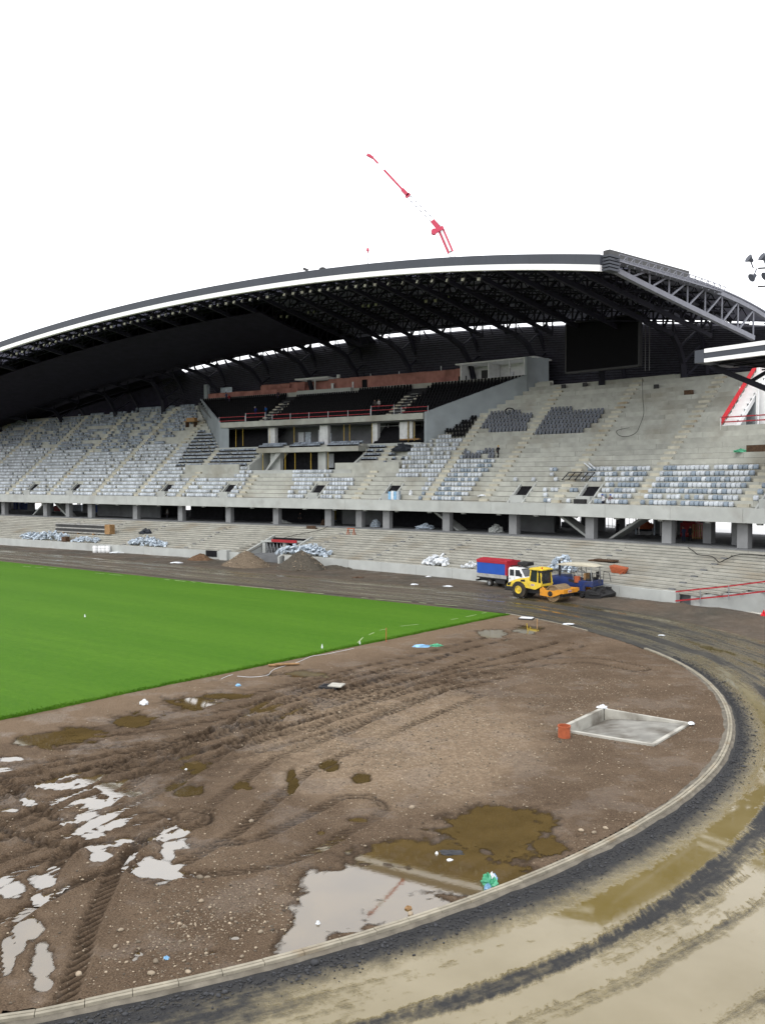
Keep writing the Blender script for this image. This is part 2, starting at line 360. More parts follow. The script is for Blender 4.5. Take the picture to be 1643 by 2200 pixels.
def mud_material(name, stony):
    k = NT(name); p = k.pos(); x, y, z = k.sep(p)
    big = k.rng(k.noise(p, .21, 6, .62), .36, .64); mid = k.rng(k.noise(p, 1.1, 6, .65), .3, .7); fine = k.rng(k.noise(p, 7, 6, .7), .28, .72)
    c = k.mix(big, (.074, .050, .031), (.158, .113, .074)); c = k.mix(k.math('MULTIPLY', mid, .6), c, (.050, .032, .019))
    c = k.mix(k.math('MULTIPLY', fine, .55), c, (.112, .080, .055))
    gr = k.noise(p, 24., 4, .75); c = k.mix(k.rng(gr, .46, .70, 0., .75), c, (.155, .112, .076)); c = k.mix(k.rng(gr, .52, .34, 0., .7), c, (.026, .017, .011))
    v = k.vor(p, 11.); sp = k.math('LESS_THAN', v.outputs['Distance'], k.rng(v.outputs['Color'], .55, 1., 0., .40))
    # stones show where the ground is gravelly (towards the pit and along the kerb)
    zone = k.rng(k.math('ADD', k.math('MULTIPLY', x, .035), k.math('MULTIPLY', k.noise(p, .22, 4), 1.1)), .35, .85)
    gp = gnd(900, 1590); gdx = k.math('MULTIPLY', k.math('SUBTRACT', x, gp.x - 1.), .13); gdy = k.math('MULTIPLY', k.math('SUBTRACT', y, gp.y + 1.), .10)
    gpatch = k.rng(k.math('ADD', k.math('ADD', k.math('MULTIPLY', gdx, gdx), k.math('MULTIPLY', gdy, gdy)), k.math('MULTIPLY', k.math('SUBTRACT', k.noise(p, .45, 5), .5), 1.2)), .25, 1.1, 1., 0., True)
    c = k.mix(k.math('MULTIPLY', gpatch, .62), c, (.182, .134, .090)); c = k.mix(k.math('MULTIPLY', gpatch, k.rng(k.noise(p, 6., 5, .85), .45, .66)), c, (.27, .205, .14)); zone = k.math('MAXIMUM', zone, gpatch)
    sp = k.math('MULTIPLY', sp, k.math('ADD', k.math('MULTIPLY', zone, .75 * stony), .12))
    vc = k.mix(k.sep(v.outputs['Color'])[1], (.08, .06, .042), (.27, .215, .15)); c = k.mix(sp, c, vc)
    dg = k.math('ABSOLUTE', k.math('ADD', k.math('ADD', k.math('MULTIPLY', x, float(gd[1])), k.math('MULTIPLY', y, -float(gd[0]))), float(-PK[0] * gd[1] + PK[1] * gd[0])))
    strip = k.math('MULTIPLY', k.rng(k.math('ADD', dg, k.math('MULTIPLY', k.math('SUBTRACT', k.noise(p, .5, 5), .5), 5.)), 1.0, 5.5, .75, 0., True), k.rng(fine, 0., 1., .6, 1.))
    c = k.mix(strip, c, (.170, .122, .080))          # smooth silty mud along the turf
    pale = k.rng(k.noise(p, .30, 6, .65), .50, .72, 0., .6); c = k.mix(pale, c, (.150, .108, .073))
    at = k.t.nodes.new('ShaderNodeAttribute'); at.attribute_name = 'churn'; ch = k.math('MULTIPLY', at.outputs['Fac'], k.rng(k.noise(p, 2.5, 5, .7), .3, .55, .55, 1.))
    c = k.mix(ch, c, (.023, .0148, .0086))          # freshly turned wet soil; weak rut shade is put into this dark too
    sheen = k.rng(k.noise(p, .42, 6, .6), .50, .62, 0., 1., True); r = k.math('SUBTRACT', k.rng(sheen, 0., 1., .95, .36), k.math('MULTIPLY', ch, .12))
    k.put(k.b.inputs['Specular IOR Level'], k.rng(sheen, 0., 1., .10, .22))
    hgt = k.math('ADD', k.math('MULTIPLY', k.noise(p, 3.2, 8, .7), .9), k.math('MULTIPLY', v.outputs['Distance'], -.25))
    return k.out(c, r, k.bump(hgt, .85, .18))
mud_material('mud', 1.); mud_material('mud_far', .5)

# ---- wide ground sheet
g = nobj('ground', npmesh('ground', [(-2500, -2500, -1.), (2500, -2500, -1.), (2500, 2500, -1.), (-2500, 2500, -1.)], [(0, 1, 2, 3)], 'mud_far')); kind(g, 'structure')

# ---- infield of churned mud: real relief with ruts and hollows
GS = .07; gx = np.arange(-33, 19.0, GS); gy = [13.5]
while gy[-1] < 79: gy.append(gy[-1] + .055 + .0030 * (gy[-1] - 13.5))
gy = np.array(gy); X, Y = np.meshgrid(gx, gy)
def pix(path): return [np.array(gnd(*p)[:2]) for p in path]
Hh = .060 + .034 * fnoise(X, Y, .22, 1) + .018 * fnoise(X, Y, 1.1, 2) + .012 * fnoise(X, Y, 4.2, 3)
def ell(cx, cy, rx, ry):
    c = gnd(cx, cy); ax = gnd(cx + rx, cy) - c; f_ = gnd(cx, cy - ry) - c; b_ = gnd(cx, cy + ry) - c
    return c, ax, (f_ - b_) / 2
ew = fnoise(X, Y, .8, 5) * .55 + fnoise(X, Y, 2.6, 6) * .45 + fnoise(X, Y, 7., 16) * .2
def basin(cx, cy, rx, ry, depth=.13):
    c, ax, ay = ell(cx, cy, rx, ry); det = ax.x * ay.y - ax.y * ay.x
    u = ((X - c.x) * ay.y - (Y - c.y) * ay.x) / det; v = (-(X - c.x) * ax.y + (Y - c.y) * ax.x) / det
    q = np.hypot(u, v) + ew * .85; w = np.clip((1.45 - q) / .9, 0, 1); return depth * w * w * (3 - 2 * w)
PUD = {'brown': [(1080, 1790, 130, 52), (900, 1838, 160, 34), (1175, 1815, 55, 26), (1062, 1750, 48, 20), (985, 1885, 150, 38), (800, 1900, 130, 52), (715, 1965, 85, 52), (655, 2020, 55, 36), (860, 1955, 120, 40)],
       'hourglass': [(377, 1806, 30, 24), (362, 1835, 16, 18), (345, 1868, 42, 24)],
       'streak': [(205, 1724, 52, 12), (215, 1765, 46, 18), (250, 1708, 34, 7), (190, 1790, 30, 10), (215, 1838, 24, 12), (268, 1806, 14, 8), (130, 1690, 46, 9), (180, 1676, 40, 7)],
       'leftedge': [(30, 1632, 28, 6), (10, 1655, 20, 6), (20, 1908, 34, 20), (92, 1892, 30, 16), (88, 1930, 16, 8), (60, 1720, 20, 5), (20, 1742, 24, 5)],
       'corner': [(62, 2000, 30, 24), (92, 2065, 26, 40), (20, 2050, 14, 40), (96, 2115, 20, 16), (45, 2030, 16, 26)],
       'far': [(150, 1580, 72, 20), (90, 1592, 60, 16), (290, 1549, 52, 15), (410, 1511, 58, 13), (490, 1496, 50, 7), (570, 1524, 42, 10), (650, 1448, 48, 8)],
       'rut': [(410, 1648, 26, 13), (400, 1700, 38, 14), (240, 1690, 30, 9), (290, 1705, 26, 8), (520, 1690, 22, 8), (710, 1646, 20, 13), (628, 1678, 10, 26), (775, 1672, 20, 12)],
       'small': [(770, 1762, 22, 7), (690, 1790, 8, 4), (506, 2016, 8, 4), (300, 2050, 12, 7), (290, 2062, 6, 6), (456, 2050, 8, 4)],
       'corner_flag': [(1055, 1362, 32, 8), (1135, 1353, 28, 8)]}
for grp in PUD.values():
    B = np.zeros_like(X)
    for e in grp: B = np.maximum(B, basin(*e))
    Hh -= B
# low wet ground on the left
for e in ((120, 1760, 190, 100),): Hh -= basin(*e, depth=.022)
def polyd(path):
    """distance, signed side and arc length of every grid point to a polyline"""
    D = np.full(X.shape, 1e9); Sg = np.zeros(X.shape); T = np.zeros(X.shape); acc = 0.; ns_ = len(path) - 1
    for si, (a, b) in enumerate(zip(path[:-1], path[1:])):
        d = b - a; L = np.linalg.norm(d); d = d / L; px = X - a[0]; py = Y - a[1]
        t = np.clip(px * d[0] + py * d[1], 0, L); qx = px - t * d[0]; qy = py - t * d[1]; dd = np.hypot(qx, qy); raw = px * d[0] + py * d[1]
        if si == 0: dd = np.where(raw < 0, 1e8, dd)
        if si == ns_ - 1: dd = np.where(raw > L, 1e8, dd)
        m = dd < D
        D = np.where(m, dd, D); Sg = np.where(m, np.sign(d[0] * py - d[1] * px), Sg); T = np.where(m, acc + t, T); acc += L
    return D, Sg, T
def smooth(path, n=5):
    P = [path[0]] + list(path) + [path[-1]]; out = []
    for i in range(1, len(P) - 2):
        for k in range(n):
            t = k / n; a, b, c, d = P[i - 1], P[i], P[i + 1], P[i + 2]
            out.append(.5 * ((2 * b) + (-a + c) * t + (2 * a - 5 * b + 4 * c - d) * t * t + (-a + 3 * b - 3 * c + d) * t ** 3))
    out.append(P[-2]); return out
TRK = [([(-60, 1705), (120, 1668), (330, 1625), (520, 1578), (700, 1525), (900, 1470), (1080, 1425), (1230, 1385)], .12, 1.),
       ([(-60, 1775), (60, 1725), (180, 1680), (360, 1640), (560, 1600), (780, 1530), (960, 1470)], .115, 1.),
       ([(-80, 1850), (60, 1800), (180, 1748), (330, 1680), (450, 1610), (540, 1560), (640, 1500), (800, 1450)], .115, 1.),
       ([(-60, 1668), (150, 1648), (330, 1628), (450, 1600), (560, 1545), (700, 1490), (860, 1440)], .10, .8),
       ([(330, 1850), (470, 1770), (560, 1700), (640, 1640), (760, 1590), (880, 1540), (1000, 1490)], .075, 1.),
       ([(-40, 1960), (120, 1880), (260, 1838), (420, 1850), (560, 1835), (680, 1785), (780, 1730)], .085, 1.),
       ([(40, 2170), (100, 2040), (150, 1930), (210, 1840), (330, 1760)], .09, .9),
       ([(-40, 1690), (40, 1760), (160, 1800), (300, 1790), (420, 1760)], .085, .8),
       ([(300, 1560), (430, 1530), (600, 1490), (800, 1440), (960, 1400), (1080, 1370)], .07, .8),
       ([(700, 1580), (860, 1500), (1050, 1440), (1250, 1420), (1380, 1440)], .055, .8),
       ([(-60, 1735), (100, 1700), (260, 1655), (420, 1620), (620, 1560), (850, 1500), (1060, 1450)], .10, 1.),
       ([(-60, 1800), (90, 1765), (200, 1710), (300, 1650), (480, 1585), (660, 1540)], .09, .9),
       ([(120, 1600), (300, 1590), (480, 1560), (640, 1520), (820, 1470), (1000, 1410)], .075, .9)]
CH = np.zeros_like(X)
for pth, dep, half in TRK:
    D, Sg, T = polyd(smooth(pix(pth)))
    near = D < 2.6; jig = .10 * fnoise(X, Y, .5, 31 + half)
    for off in (-half, half):
        q = Sg * D - off + jig; aq = np.abs(q); w = np.clip(1 - (aq / .27) ** 6, 0, 1)
        lug = np.clip(np.sin((T + aq * 1.1 * np.sign(q + 1e-6)) * 2 * PI / .31) * 2.2, -1, 1); bank = np.exp(-((aq - .34) / .075) ** 2)
        brk = np.clip(.80 + .85 * fnoise(X, Y, .33, 9 + off), .0, 1.2)
        Hh += near * brk * (-dep * .62 * w + .022 * w * lug * (dep / .06) + dep * .70 * bank * (1 + .5 * fnoise(X, Y, 3.3, 21)))
        CH = np.maximum(CH, near * np.clip(brk * 1.2, 0, 1) * np.clip(w * (.60 - .42 * lug), 0, 1) * min(1., dep / .07))  # grooves between lugs darker: wet soil, with shade put into the colour
zone = np.zeros_like(X)
for e in ((470, 1590, 330, 60), (130, 1720, 260, 90), (700, 1500, 300, 50), (330, 1660, 260, 60)): zone = np.maximum(zone, basin(*e, depth=1.))
rg = 1 - np.abs(fnoise(X * 1.0 + Y * .35, Y * 1.6, .9, 41, 4)) * 2.2; rg = np.clip(rg, 0, 1); Hh += zone * (.030 * rg - .012); CH = np.maximum(CH, zone * np.clip(rg * 1.2 - .35, 0, 1) * .45)
clod = fnoise(X, Y, 7.5, 12, 2); Hh += .012 * np.abs(clod) * np.clip(1 - np.abs(X + 8) / 18, .3, 1)
wetm = np.clip((.042 - Hh) / .035, 0, 1) * .75; CH = np.maximum(CH, wetm)
# inside the kerb, outside the turf
ko = koff(X, Y); inside = ko < -.16
side_g = (X - PK[0]) * gd[1] - (Y - PK[1]) * gd[0]; ref = (KC[0] + 12 - PK[0]) * gd[1] - (35 - PK[1]) * gd[0]
notturf = side_g * np.sign(ref) > -.9
# hole where the jump pit stands
PITC = [np.array(gnd(*p)[:2]) for p in ((1193, 1572), (1291, 1526), (1484, 1559), (1404, 1607))]
def in_poly(X, Y, poly):
    r = np.ones_like(X, bool); c = sum(poly) / len(poly)
    for a, b in zip(poly, poly[1:] + poly[:1]):
        cr = (b[0] - a[0]) * (Y - a[1]) - (b[1] - a[1]) * (X - a[0]); cc = (b[0] - a[0]) * (c[1] - a[1]) - (b[1] - a[1]) * (c[0] - a[0])
        r &= cr * np.sign(cc) > 0
    return r
pc = sum(PITC) / 4; pit_in = in_poly(X, Y, [pc + (q - pc) * .965 for q in PITC])
near_pit = in_poly(X, Y, [pc + (q - pc) * 1.12 for q in PITC]); Hh = np.where(near_pit, np.clip(Hh, .0, .06), Hh)
keep = inside & notturf & ~pit_in
ny, nx = X.shape; idx = np.arange(nx * ny).reshape(ny, nx)
ck = keep[:-1, :-1] & keep[1:, :-1] & keep[:-1, 1:] & keep[1:, 1:]
Fq = np.stack([idx[:-1, :-1][ck], idx[:-1, 1:][ck], idx[1:, 1:][ck], idx[1:, :-1][ck]], 1)
used = np.unique(Fq); remap = np.full(nx * ny, -1); remap[used] = np.arange(len(used))
V = np.stack([X.ravel(), Y.ravel(), Hh.ravel()], 1)[used]
me_ = npmesh('infield_mud', V, remap[Fq], 'mud', True); at_ = me_.attributes.new('churn', 'FLOAT', 'POINT'); at_.data.foreach_set('value', np.clip(CH.ravel()[used], 0, 1).astype(np.float32))
mud = kind(nobj('infield_mud', me_), 'structure')
def hgt(x, y):
    i = min(max(int(np.searchsorted(gy, y)), 0), ny - 1); j = min(max(int((x - gx[0]) / GS), 0), nx - 1); return max(float(Hh[i, j]), 0.)
# ---- puddles: a sheet of muddy water in each group of hollows
def water_material(name, col, ripple=.02, ior=2.9):
    k = NT(name); p = k.pos()
    c = k.mix(k.rng(k.noise(p, .8, 4), .3, .7), tuple(v * .8 for v in col), tuple(v * 1.15 for v in col))
    k.b.inputs['IOR'].default_value = ior
    k.out(c, .025, k.bump(k.noise(p, 6., 3), ripple, .02), .5)
    at = k.t.nodes.new('ShaderNodeAttribute'); at.attribute_name = 'depth'; tr = k.t.nodes.new('ShaderNodeBsdfTransparent'); ms = k.t.nodes.new('ShaderNodeMixShader')
    k.put(ms.inputs[0], k.rng(at.outputs['Fac'], .0, .045, .0, 1., True)); k.put(ms.inputs[1], tr.outputs[0]); k.put(ms.inputs[2], k.b.outputs[0]); k.put(k.t.nodes['Material Output'].inputs[0], ms.outputs[0]); return k.m
water_material('puddle_water', (.075, .052, .020)); water_material('puddle_film', (.085, .058, .022), .012, 2.1)
TAKEN = np.zeros((ny - 1, nx - 1), bool)
for nm, grp in PUD.items():
    B = np.zeros(X.shape, bool)
    for cx, cy, rx, ry in grp:
        c, ax, ay = ell(cx, cy, rx * 1.9, ry * 2.1); det = ax.x * ay.y - ax.y * ay.x
        u = ((X - c.x) * ay.y - (Y - c.y) * ay.x) / det; v = (-(X - c.x) * ax.y + (Y - c.y) * ax.x) / det
        B |= np.hypot(u, v) < 1.
    low = B & keep & (Hh < .03)
    dil = low.copy(); dil[1:] |= low[:-1]; dil[:-1] |= low[1:]; dil[:, 1:] |= low[:, :-1]; dil[:, :-1] |= low[:, 1:]
    cq = (dil[:-1, :-1] & dil[1:, :-1] & dil[:-1, 1:] & dil[1:, 1:])[::1]
    cq &= ~TAKEN; TAKEN |= cq
    if not cq.any(): continue
    fq = np.stack([idx[:-1, :-1][cq], idx[:-1, 1:][cq], idx[1:, 1:][cq], idx[1:, :-1][cq]], 1)
    us = np.unique(fq); rm = np.full(nx * ny, -1); rm[us] = np.arange(len(us))
    vv = np.stack([X.ravel(), Y.ravel(), np.zeros(nx * ny)], 1)[us]
    pm2 = npmesh('puddle', vv, rm[fq], 'puddle_film' if nm in ('brown', 'far', 'corner', 'small') else 'puddle_water'); a2 = pm2.attributes.new('depth', 'FLOAT', 'POINT'); a2.data.foreach_set('value', np.clip(-Hh.ravel()[us] + .008, 0, 1).astype(np.float32))
    kind(nobj('puddle', pm2), 'structure')

# ---- running track: wet base course under a film of tan water
k = NT('track_wet'); p = k.objco(); x, y, z = k.sep(p)
rad = k.math('SQRT', k.math('ADD', k.math('MULTIPLY', x, x), k.math('MULTIPLY', y, y)))
ang = k.math('ARCTAN2', y, x); arc = k.math('MULTIPLY', ang, KR)
tco = TANG * PI / 180; along = k.math('ADD', k.math('MULTIPLY', x, float(td[0])), k.math('MULTIPLY', y, float(td[1])))
stoff = k.math('ADD', k.math('MULTIPLY', x, float(tn[0])), k.math('MULTIPLY', y, float(tn[1])))
isst = k.math('GREATER_THAN', along, 0.)
off = k.math('SUBTRACT', k.math('ADD', k.math('MULTIPLY', stoff, isst), k.math('MULTIPLY', rad, k.math('SUBTRACT', 1., isst))), KR)
tt = k.math('ADD', k.math('MULTIPLY', along, isst), k.math('MULTIPLY', k.math('SUBTRACT', arc, tco * KR), k.math('SUBTRACT', 1., isst)))
st = k.comb(k.math('MULTIPLY', off, 1.0), k.math('MULTIPLY', tt, .11), 0.)
wob = k.math('MULTIPLY', k.math('SUBTRACT', k.noise(st, .5, 3), .5), 3.4)
o2 = k.math('ADD', off, wob)
n1 = k.noise(st, .9, 6, .62); n2 = k.noise(p, 2.2, 6, .7); n3 = k.noise(p, .35, 4)
def band(c, w, soft=.35):
    return k.rng(k.math('ABSOLUTE', k.math('SUBTRACT', o2, c)), w, w + soft, 1., 0., True)
fe = k.noise(k.comb(k.math('MULTIPLY', off, 1.4), k.math('MULTIPLY', k.math('ADD', tt, k.math('MULTIPLY', off, .7)), 4.2), 0.), 1.5, 4, .6)   # feathered tyre edges
o3 = k.math('ADD', o2, k.math('MULTIPLY', k.math('SUBTRACT', fe, .5), .8))
def band(c, w, soft=.5):
    return k.rng(k.math('ABSOLUTE', k.math('SUBTRACT', o3, c)), w, w + soft, 1., 0., True)
gate1 = k.rng(k.noise(st, .42, 2), .38, .60); gate2 = k.rng(k.noise(k.comb(k.math('ADD', off, 31.), k.math('MULTIPLY', tt, .09), 0.), .5, 2), .42, .6)
dark = k.math('MAXIMUM', k.math('MAXIMUM', k.math('MULTIPLY', band(3.0, .16), k.rng(gate1, 0., 1., .25, 1.)), k.math('MULTIPLY', band(4.9, .25), gate2)), k.math('MULTIPLY', band(6.9, .28), gate1))
edge = k.rng(k.math('ADD', off, k.math('ADD', k.math('MULTIPLY', k.math('SUBTRACT', n2, .5), 1.0), k.math('MULTIPLY', k.math('SUBTRACT', fe, .5), .5))), .55, 1.55, 1., 0., True)
far = k.rng(tt, -52., -20., 0., 1., True)      # further round the bend more of the base course is bare
m = k.math('ADD', k.math('ADD', k.math('MULTIPLY', dark, .42), k.math('MULTIPLY', k.math('SUBTRACT', n1, .5), 1.25)), k.math('MULTIPLY', k.math('SUBTRACT', n2, .5), .55))
m = k.math('ADD', m, k.math('MULTIPLY', far, .26)); m = k.math('ADD', m, k.math('MULTIPLY', k.rng(tt, (math.radians(-58 - TANG)) * KR, (math.radians(-73 - TANG)) * KR, 0., 1., True), .34))
bare = k.math('MAXIMUM', k.rng(m, .10, .46, 0., 1., True), edge, clamp=True)
asph = k.mix(k.rng(k.noise(p, 9., 5, .7), .3, .7), (.011, .0115, .013), (.030, .0295, .029))
asph = k.mix(k.math('MULTIPLY', far, k.rng(n3, .35, .65, .15, .8)), asph, (.060, .056, .045))  # paler further round: wet reflection put into the asphalt colour
asph = k.mix(k.math('MULTIPLY', k.rng(tt, -14., 8., 0., 1., True), k.rng(n1, .3, .65, .3, 1.)), asph, (.098, .080, .060))  # straight lightened likewise, reflection held in the base colour
film = k.mix(k.rng(n3, .3, .7), (.118, .088, .025), (.168, .134, .062)); film = k.mix(k.math('MULTIPLY', far, .75), film, (.062, .052, .026))
col = k.mix(bare, film, asph)
ro = k.math('ADD', k.math('MULTIPLY', bare, k.rng(n1, .3, .7, .45, .8)), k.math('MULTIPLY', k.math('SUBTRACT', 1., bare), k.rng(k.noise(p, 4., 4), .3, .7, .012, .06)))
hb = k.math('ADD', k.math('MULTIPLY', k.noise(p, 22., 5, .7), bare), k.math('MULTIPLY', fe, k.math('MULTIPLY', bare, .5)))
k.b.inputs['IOR'].default_value = 1.7
k.out(col, ro, k.bump(hb, .7, .05), k.math('SUBTRACT', .5, k.math('MULTIPLY', bare, .36)))
tv = []; tf = []; ts = list(np.arange(-105, 0, .8)) + list(np.arange(0, 130, 4.)); os_ = np.linspace(.02, 9.8, 9)
for t in ts:
    for o in os_: xy = kpath(t, o); tv.append((xy[0] - KC[0], xy[1] - KC[1], .004 * math.sin(o * 1.3)))
for i in range(len(ts) - 1):
    for j in range(8): a = i * 9 + j; tf.append((a, a + 1, a + 10, a + 9))
trk = kind(nobj('running_track', npmesh('running_track', tv, tf, 'track_wet', True), loc=(KC[0], KC[1], 0.)), 'structure')
# ---- dirt apron between the track and the stand
k = NT('apron_mud'); p = k.pos()
c = k.mix(k.rng(k.noise(p, .12, 6, .6), .35, .65), (.052, .046, .035), (.092, .068, .048)); c = k.mix(k.rng(k.noise(p, .9, 6, .7), .5, .75, 0., .7), c, (.125, .102, .078))
c = k.mix(k.rng(k.noise(p, 5., 5, .7), .55, .8, 0., .6), c, (.035, .027, .02))
k.out(c, k.rng(k.noise(p, .4, 4), .35, .65, .35, .9), k.bump(k.noise(p, 2.5, 7, .7), .8, .15), .3)
ss = np.arange(-120, 90, .8); rr = np.arange(-26, .7, .35); PX = np.zeros((len(ss), len(rr))); PY = PX.copy()
for i, s in enumerate(ss):
    for j, r in enumerate(rr): PX[i, j], PY[i, j] = P2(s, r)
ko2 = koff(PX, PY); AH = np.where(ko2 < 9.9, -.10, .03 + .06 * (fnoise(PX, PY, .25, 3) + .6 * fnoise(PX, PY, 1.4, 4)))
SS, RR = np.meshgrid(ss, rr, indexing='ij')
AH += np.where(ko2 > 10.4, .62 * np.exp(-((SS - 67) / 11) ** 2) * np.exp(-((RR + 2.6) / 2.2) ** 2) * (1 + .8 * fnoise(PX, PY, .8, 8)), 0)
ii = np.arange(PX.size).reshape(PX.shape)
fq = np.stack([ii[:-1, :-1].ravel(), ii[1:, :-1].ravel(), ii[1:, 1:].ravel(), ii[:-1, 1:].ravel()], 1)
kind(nobj('mud_apron', npmesh('mud_apron', np.stack([PX.ravel(), PY.ravel(), AH.ravel()], 1), fq, 'apron_mud', True)), 'structure')
# strip of bare soil between the turf and the kerb of the straight
nv = []; nf = []
for i, t in enumerate(np.arange(-10, 130, 3.)):
    for o in (-3.6, -2., 0.06): xy = kpath(t, o); nv.append((*xy, -.03 if o > 0 else .02))
for i in range(len(nv) // 3 - 1):
    for j in range(2): a = i * 3 + j; nf.append((a, a + 1, a + 4, a + 3))
kind(nobj('soil_verge', npmesh('soil_verge', nv, nf, 'apron_mud')), 'structure')

# ---- turf
k = NT('turf'); p = k.pos(); x, y, z = k.sep(p)
al = k.math('ADD', k.math('MULTIPLY', x, float(td[0])), k.math('MULTIPLY', y, float(td[1])))
ac = k.math('ADD', k.math('MULTIPLY', x, float(tn[0])), k.math('MULTIPLY', y, float(tn[1])))
stv = k.comb(k.math('MULTIPLY', al, .10), ac, 0.)
mow = k.rng(k.math('SINE', k.math('MULTIPLY', k.math('ADD', ac, k.math('MULTIPLY', k.noise(stv, .5, 2), 1.5)), .75)), -.7, .7)
f1 = k.rng(k.noise(stv, 1.1, 6, .65), .3, .7); f2 = k.rng(k.noise(p, 3., 6, .75), .25, .75)
c = k.mix(mow, (.050, .140, .0050), (.066, .162, .0080)); c = k.mix(k.math('MULTIPLY', f1, .55), c, (.023, .088, .0035)); f3 = k.rng(k.noise(k.comb(k.math('MULTIPLY', al, .5), k.math('MULTIPLY', ac, 1.6), 0.), 2.4, 5, .7), .33, .67); c = k.mix(k.math('MULTIPLY', f3, .6), c, (.030, .098, .003)); c = k.mix(k.math('MULTIPLY', f2, .5), c, (.084, .172, .012))
k.out(c, .9, k.bump(k.noise(p, 14., 5, .8), .9, .08), .12)
E2 = [PK, PK + gd * 95, PK + gd * 95 + td * 130, PK + td * 130]
tb = MB(); tb.prism([tuple(q) for q in E2], 'z', -.10, .10); turf = tb.build('turf', 'turf', world=True); kind(turf, 'structure')
# grass blades along the near edge of the turf
gm = []; gf = []
for i in range(16000):
    t = random.uniform(0, 62); d = abs(random.gauss(0, .25)); b = PK + gd * t + td * (d - .04 - .10 * noise.noise(Vector((t * .9, 0, 0))) - .05 * noise.noise(Vector((t * 4., 3, 0)))); h = random.uniform(.03, .09); a = random.uniform(0, PI); w = .018
    o = len(gm); lx, ly = random.uniform(-.03, .03), random.uniform(-.03, .03)
    gm += [(b[0] - w * math.cos(a), b[1] - w * math.sin(a), .095), (b[0] + w * math.cos(a), b[1] + w * math.sin(a), .095), (b[0] + lx, b[1] + ly, .1 + h)]; gf.append((o, o + 1, o + 2))
kind(tag(nobj('grass_fringe', npmesh('grass_fringe', gm, gf, 'turf')), 'short green grass blades fringing the cut edge of the pitch', 'grass'), 'stuff')
# painted lines, worn through in places
def line(pts, w, name, label):
    mb = MB(); P = pix(pts)
    for a, b in zip(P[:-1], P[1:]):
        d = (b - a); L = np.linalg.norm(d); d /= L; nn = np.array([-d[1], d[0]]) * w / 2; n = max(1, int(L / .8))
        for i in range(n):
            if random.random() < .3: continue
            q0 = a + d * L * i / n; q1 = a + d * L * (i + 1) / n; z = .104
            mb.add([(*(q0 - nn), z), (*(q1 - nn), z), (*(q1 + nn), z), (*(q0 + nn), z)], [(0, 1, 2, 3)])
    kind(mb.build(name, 'line_paint', world=True), 'structure')
line([(50, 1218), (141, 1225)], .13, 'touchline', ''); line([(205, 1233), (275, 1239)], .10, 'touchline', ''); line([(354, 1247), (480, 1257.5), (710, 1279)], .14, 'touchline', '')
line([(776, 1286), (900, 1297), (1000, 1306)], .13, 'touchline', '')
line([(768, 1384), (780, 1372), (815, 1357), (860, 1348), (935, 1340), (1000, 1328), (1045, 1318)], .07, 'goal_line', '')

# ---- kerb of the track: slotted channel stones
KERB = thing('track_kerb', 'curved line of pale slotted channel stones edging the wet running track', 'kerb', (*kpath(-60, -.1), 0))
def kstone(t0, t1, o0, o1, z1, slot=True):
    mb = MB(); prof = [(o0, -.12), (o0, z1), (o0 + .085, z1), (o0 + .092, z1 - .03), (o0 + .112, z1 - .03), (o0 + .119, z1), (o1, z1), (o1, -.12)]
    if not slot: prof = [(o0, -.12), (o0, z1), (o1, z1), (o1, -.12)]
    n = 3; kk = len(prof); vs = []
    for i in range(n + 1):
        t = t0 + (t1 - t0) * i / n
        for o, zz in prof: vs.append((*kpath(t, o), zz))
    fs = [tuple(range(kk)), tuple(n * kk + j for j in range(kk - 1, -1, -1))]
    for i in range(n):
        for j in range(kk): fs.append((i * kk + j, (i + 1) * kk + j, (i + 1) * kk + (j + 1) % kk, i * kk + (j + 1) % kk))
    return mb.add(vs, fs)
t_of = lambda deg: math.radians(deg - TANG) * KR
t = t_of(-86)
while t < t_of(9.5):
    kstone(t, t + .985, -.115, .095, .125 + random.uniform(-.006, .006)).build('kerb_stone', 'kerb', KERB, world=True); t += 1.0
t = t_of(19)
while t < t_of(37.5):
    if random.random() > .12: kstone(t, t + 1.95, -.09, .03, .07, False).build('kerb_stone', 'kerb', KERB, world=True)
    t += 2.
# mortar haunch, wide on the outer side near the camera, on the inner side by the pit
hv = []; hf = []
ts2 = np.arange(t_of(-88), t_of(11), .35)
for i, t in enumerate(ts2):
    w = .10 + .06 * noise.noise(Vector((t * .9, 0, 0))) + .06 * noise.noise(Vector((t * 3.5, 2, 0)))
    for o, zz in ((.098, .055), (.13, .05), (.10 + w, .022), (.16 + w, -.02)): hv.append((*kpath(t, o), zz))
    if i:
        for j in range(3): a = (i - 1) * 4 + j; hf.append((a, a + 1, a + 5, a + 4))
nobj('haunch', npmesh('haunch', np.array(hv) - np.array(KERB.location), hf, 'haunch', True), KERB)
hv = []; hf = []
ts2 = np.arange(t_of(-48), t_of(2), .35)
for i, t in enumerate(ts2):
    w = (.17 + .10 * noise.noise(Vector((t * .7, 5, 0))) + .08 * noise.noise(Vector((t * 3.5, 7, 0)))) * min(1, (i + 1) / 25, (len(ts2) - i) / 20)
    for o, zz in ((-.113, .10), (-.16, .095), (-.12 - w, .085), (-.18 - w, .03)): hv.append((*kpath(t, o), zz))
    if i:
        for j in range(3): a = (i - 1) * 4 + j; hf.append((a, a + 1, a + 5, a + 4))
nobj('haunch', npmesh('haunch', np.array(hv) - np.array(KERB.location), hf, 'haunch', True), KERB)

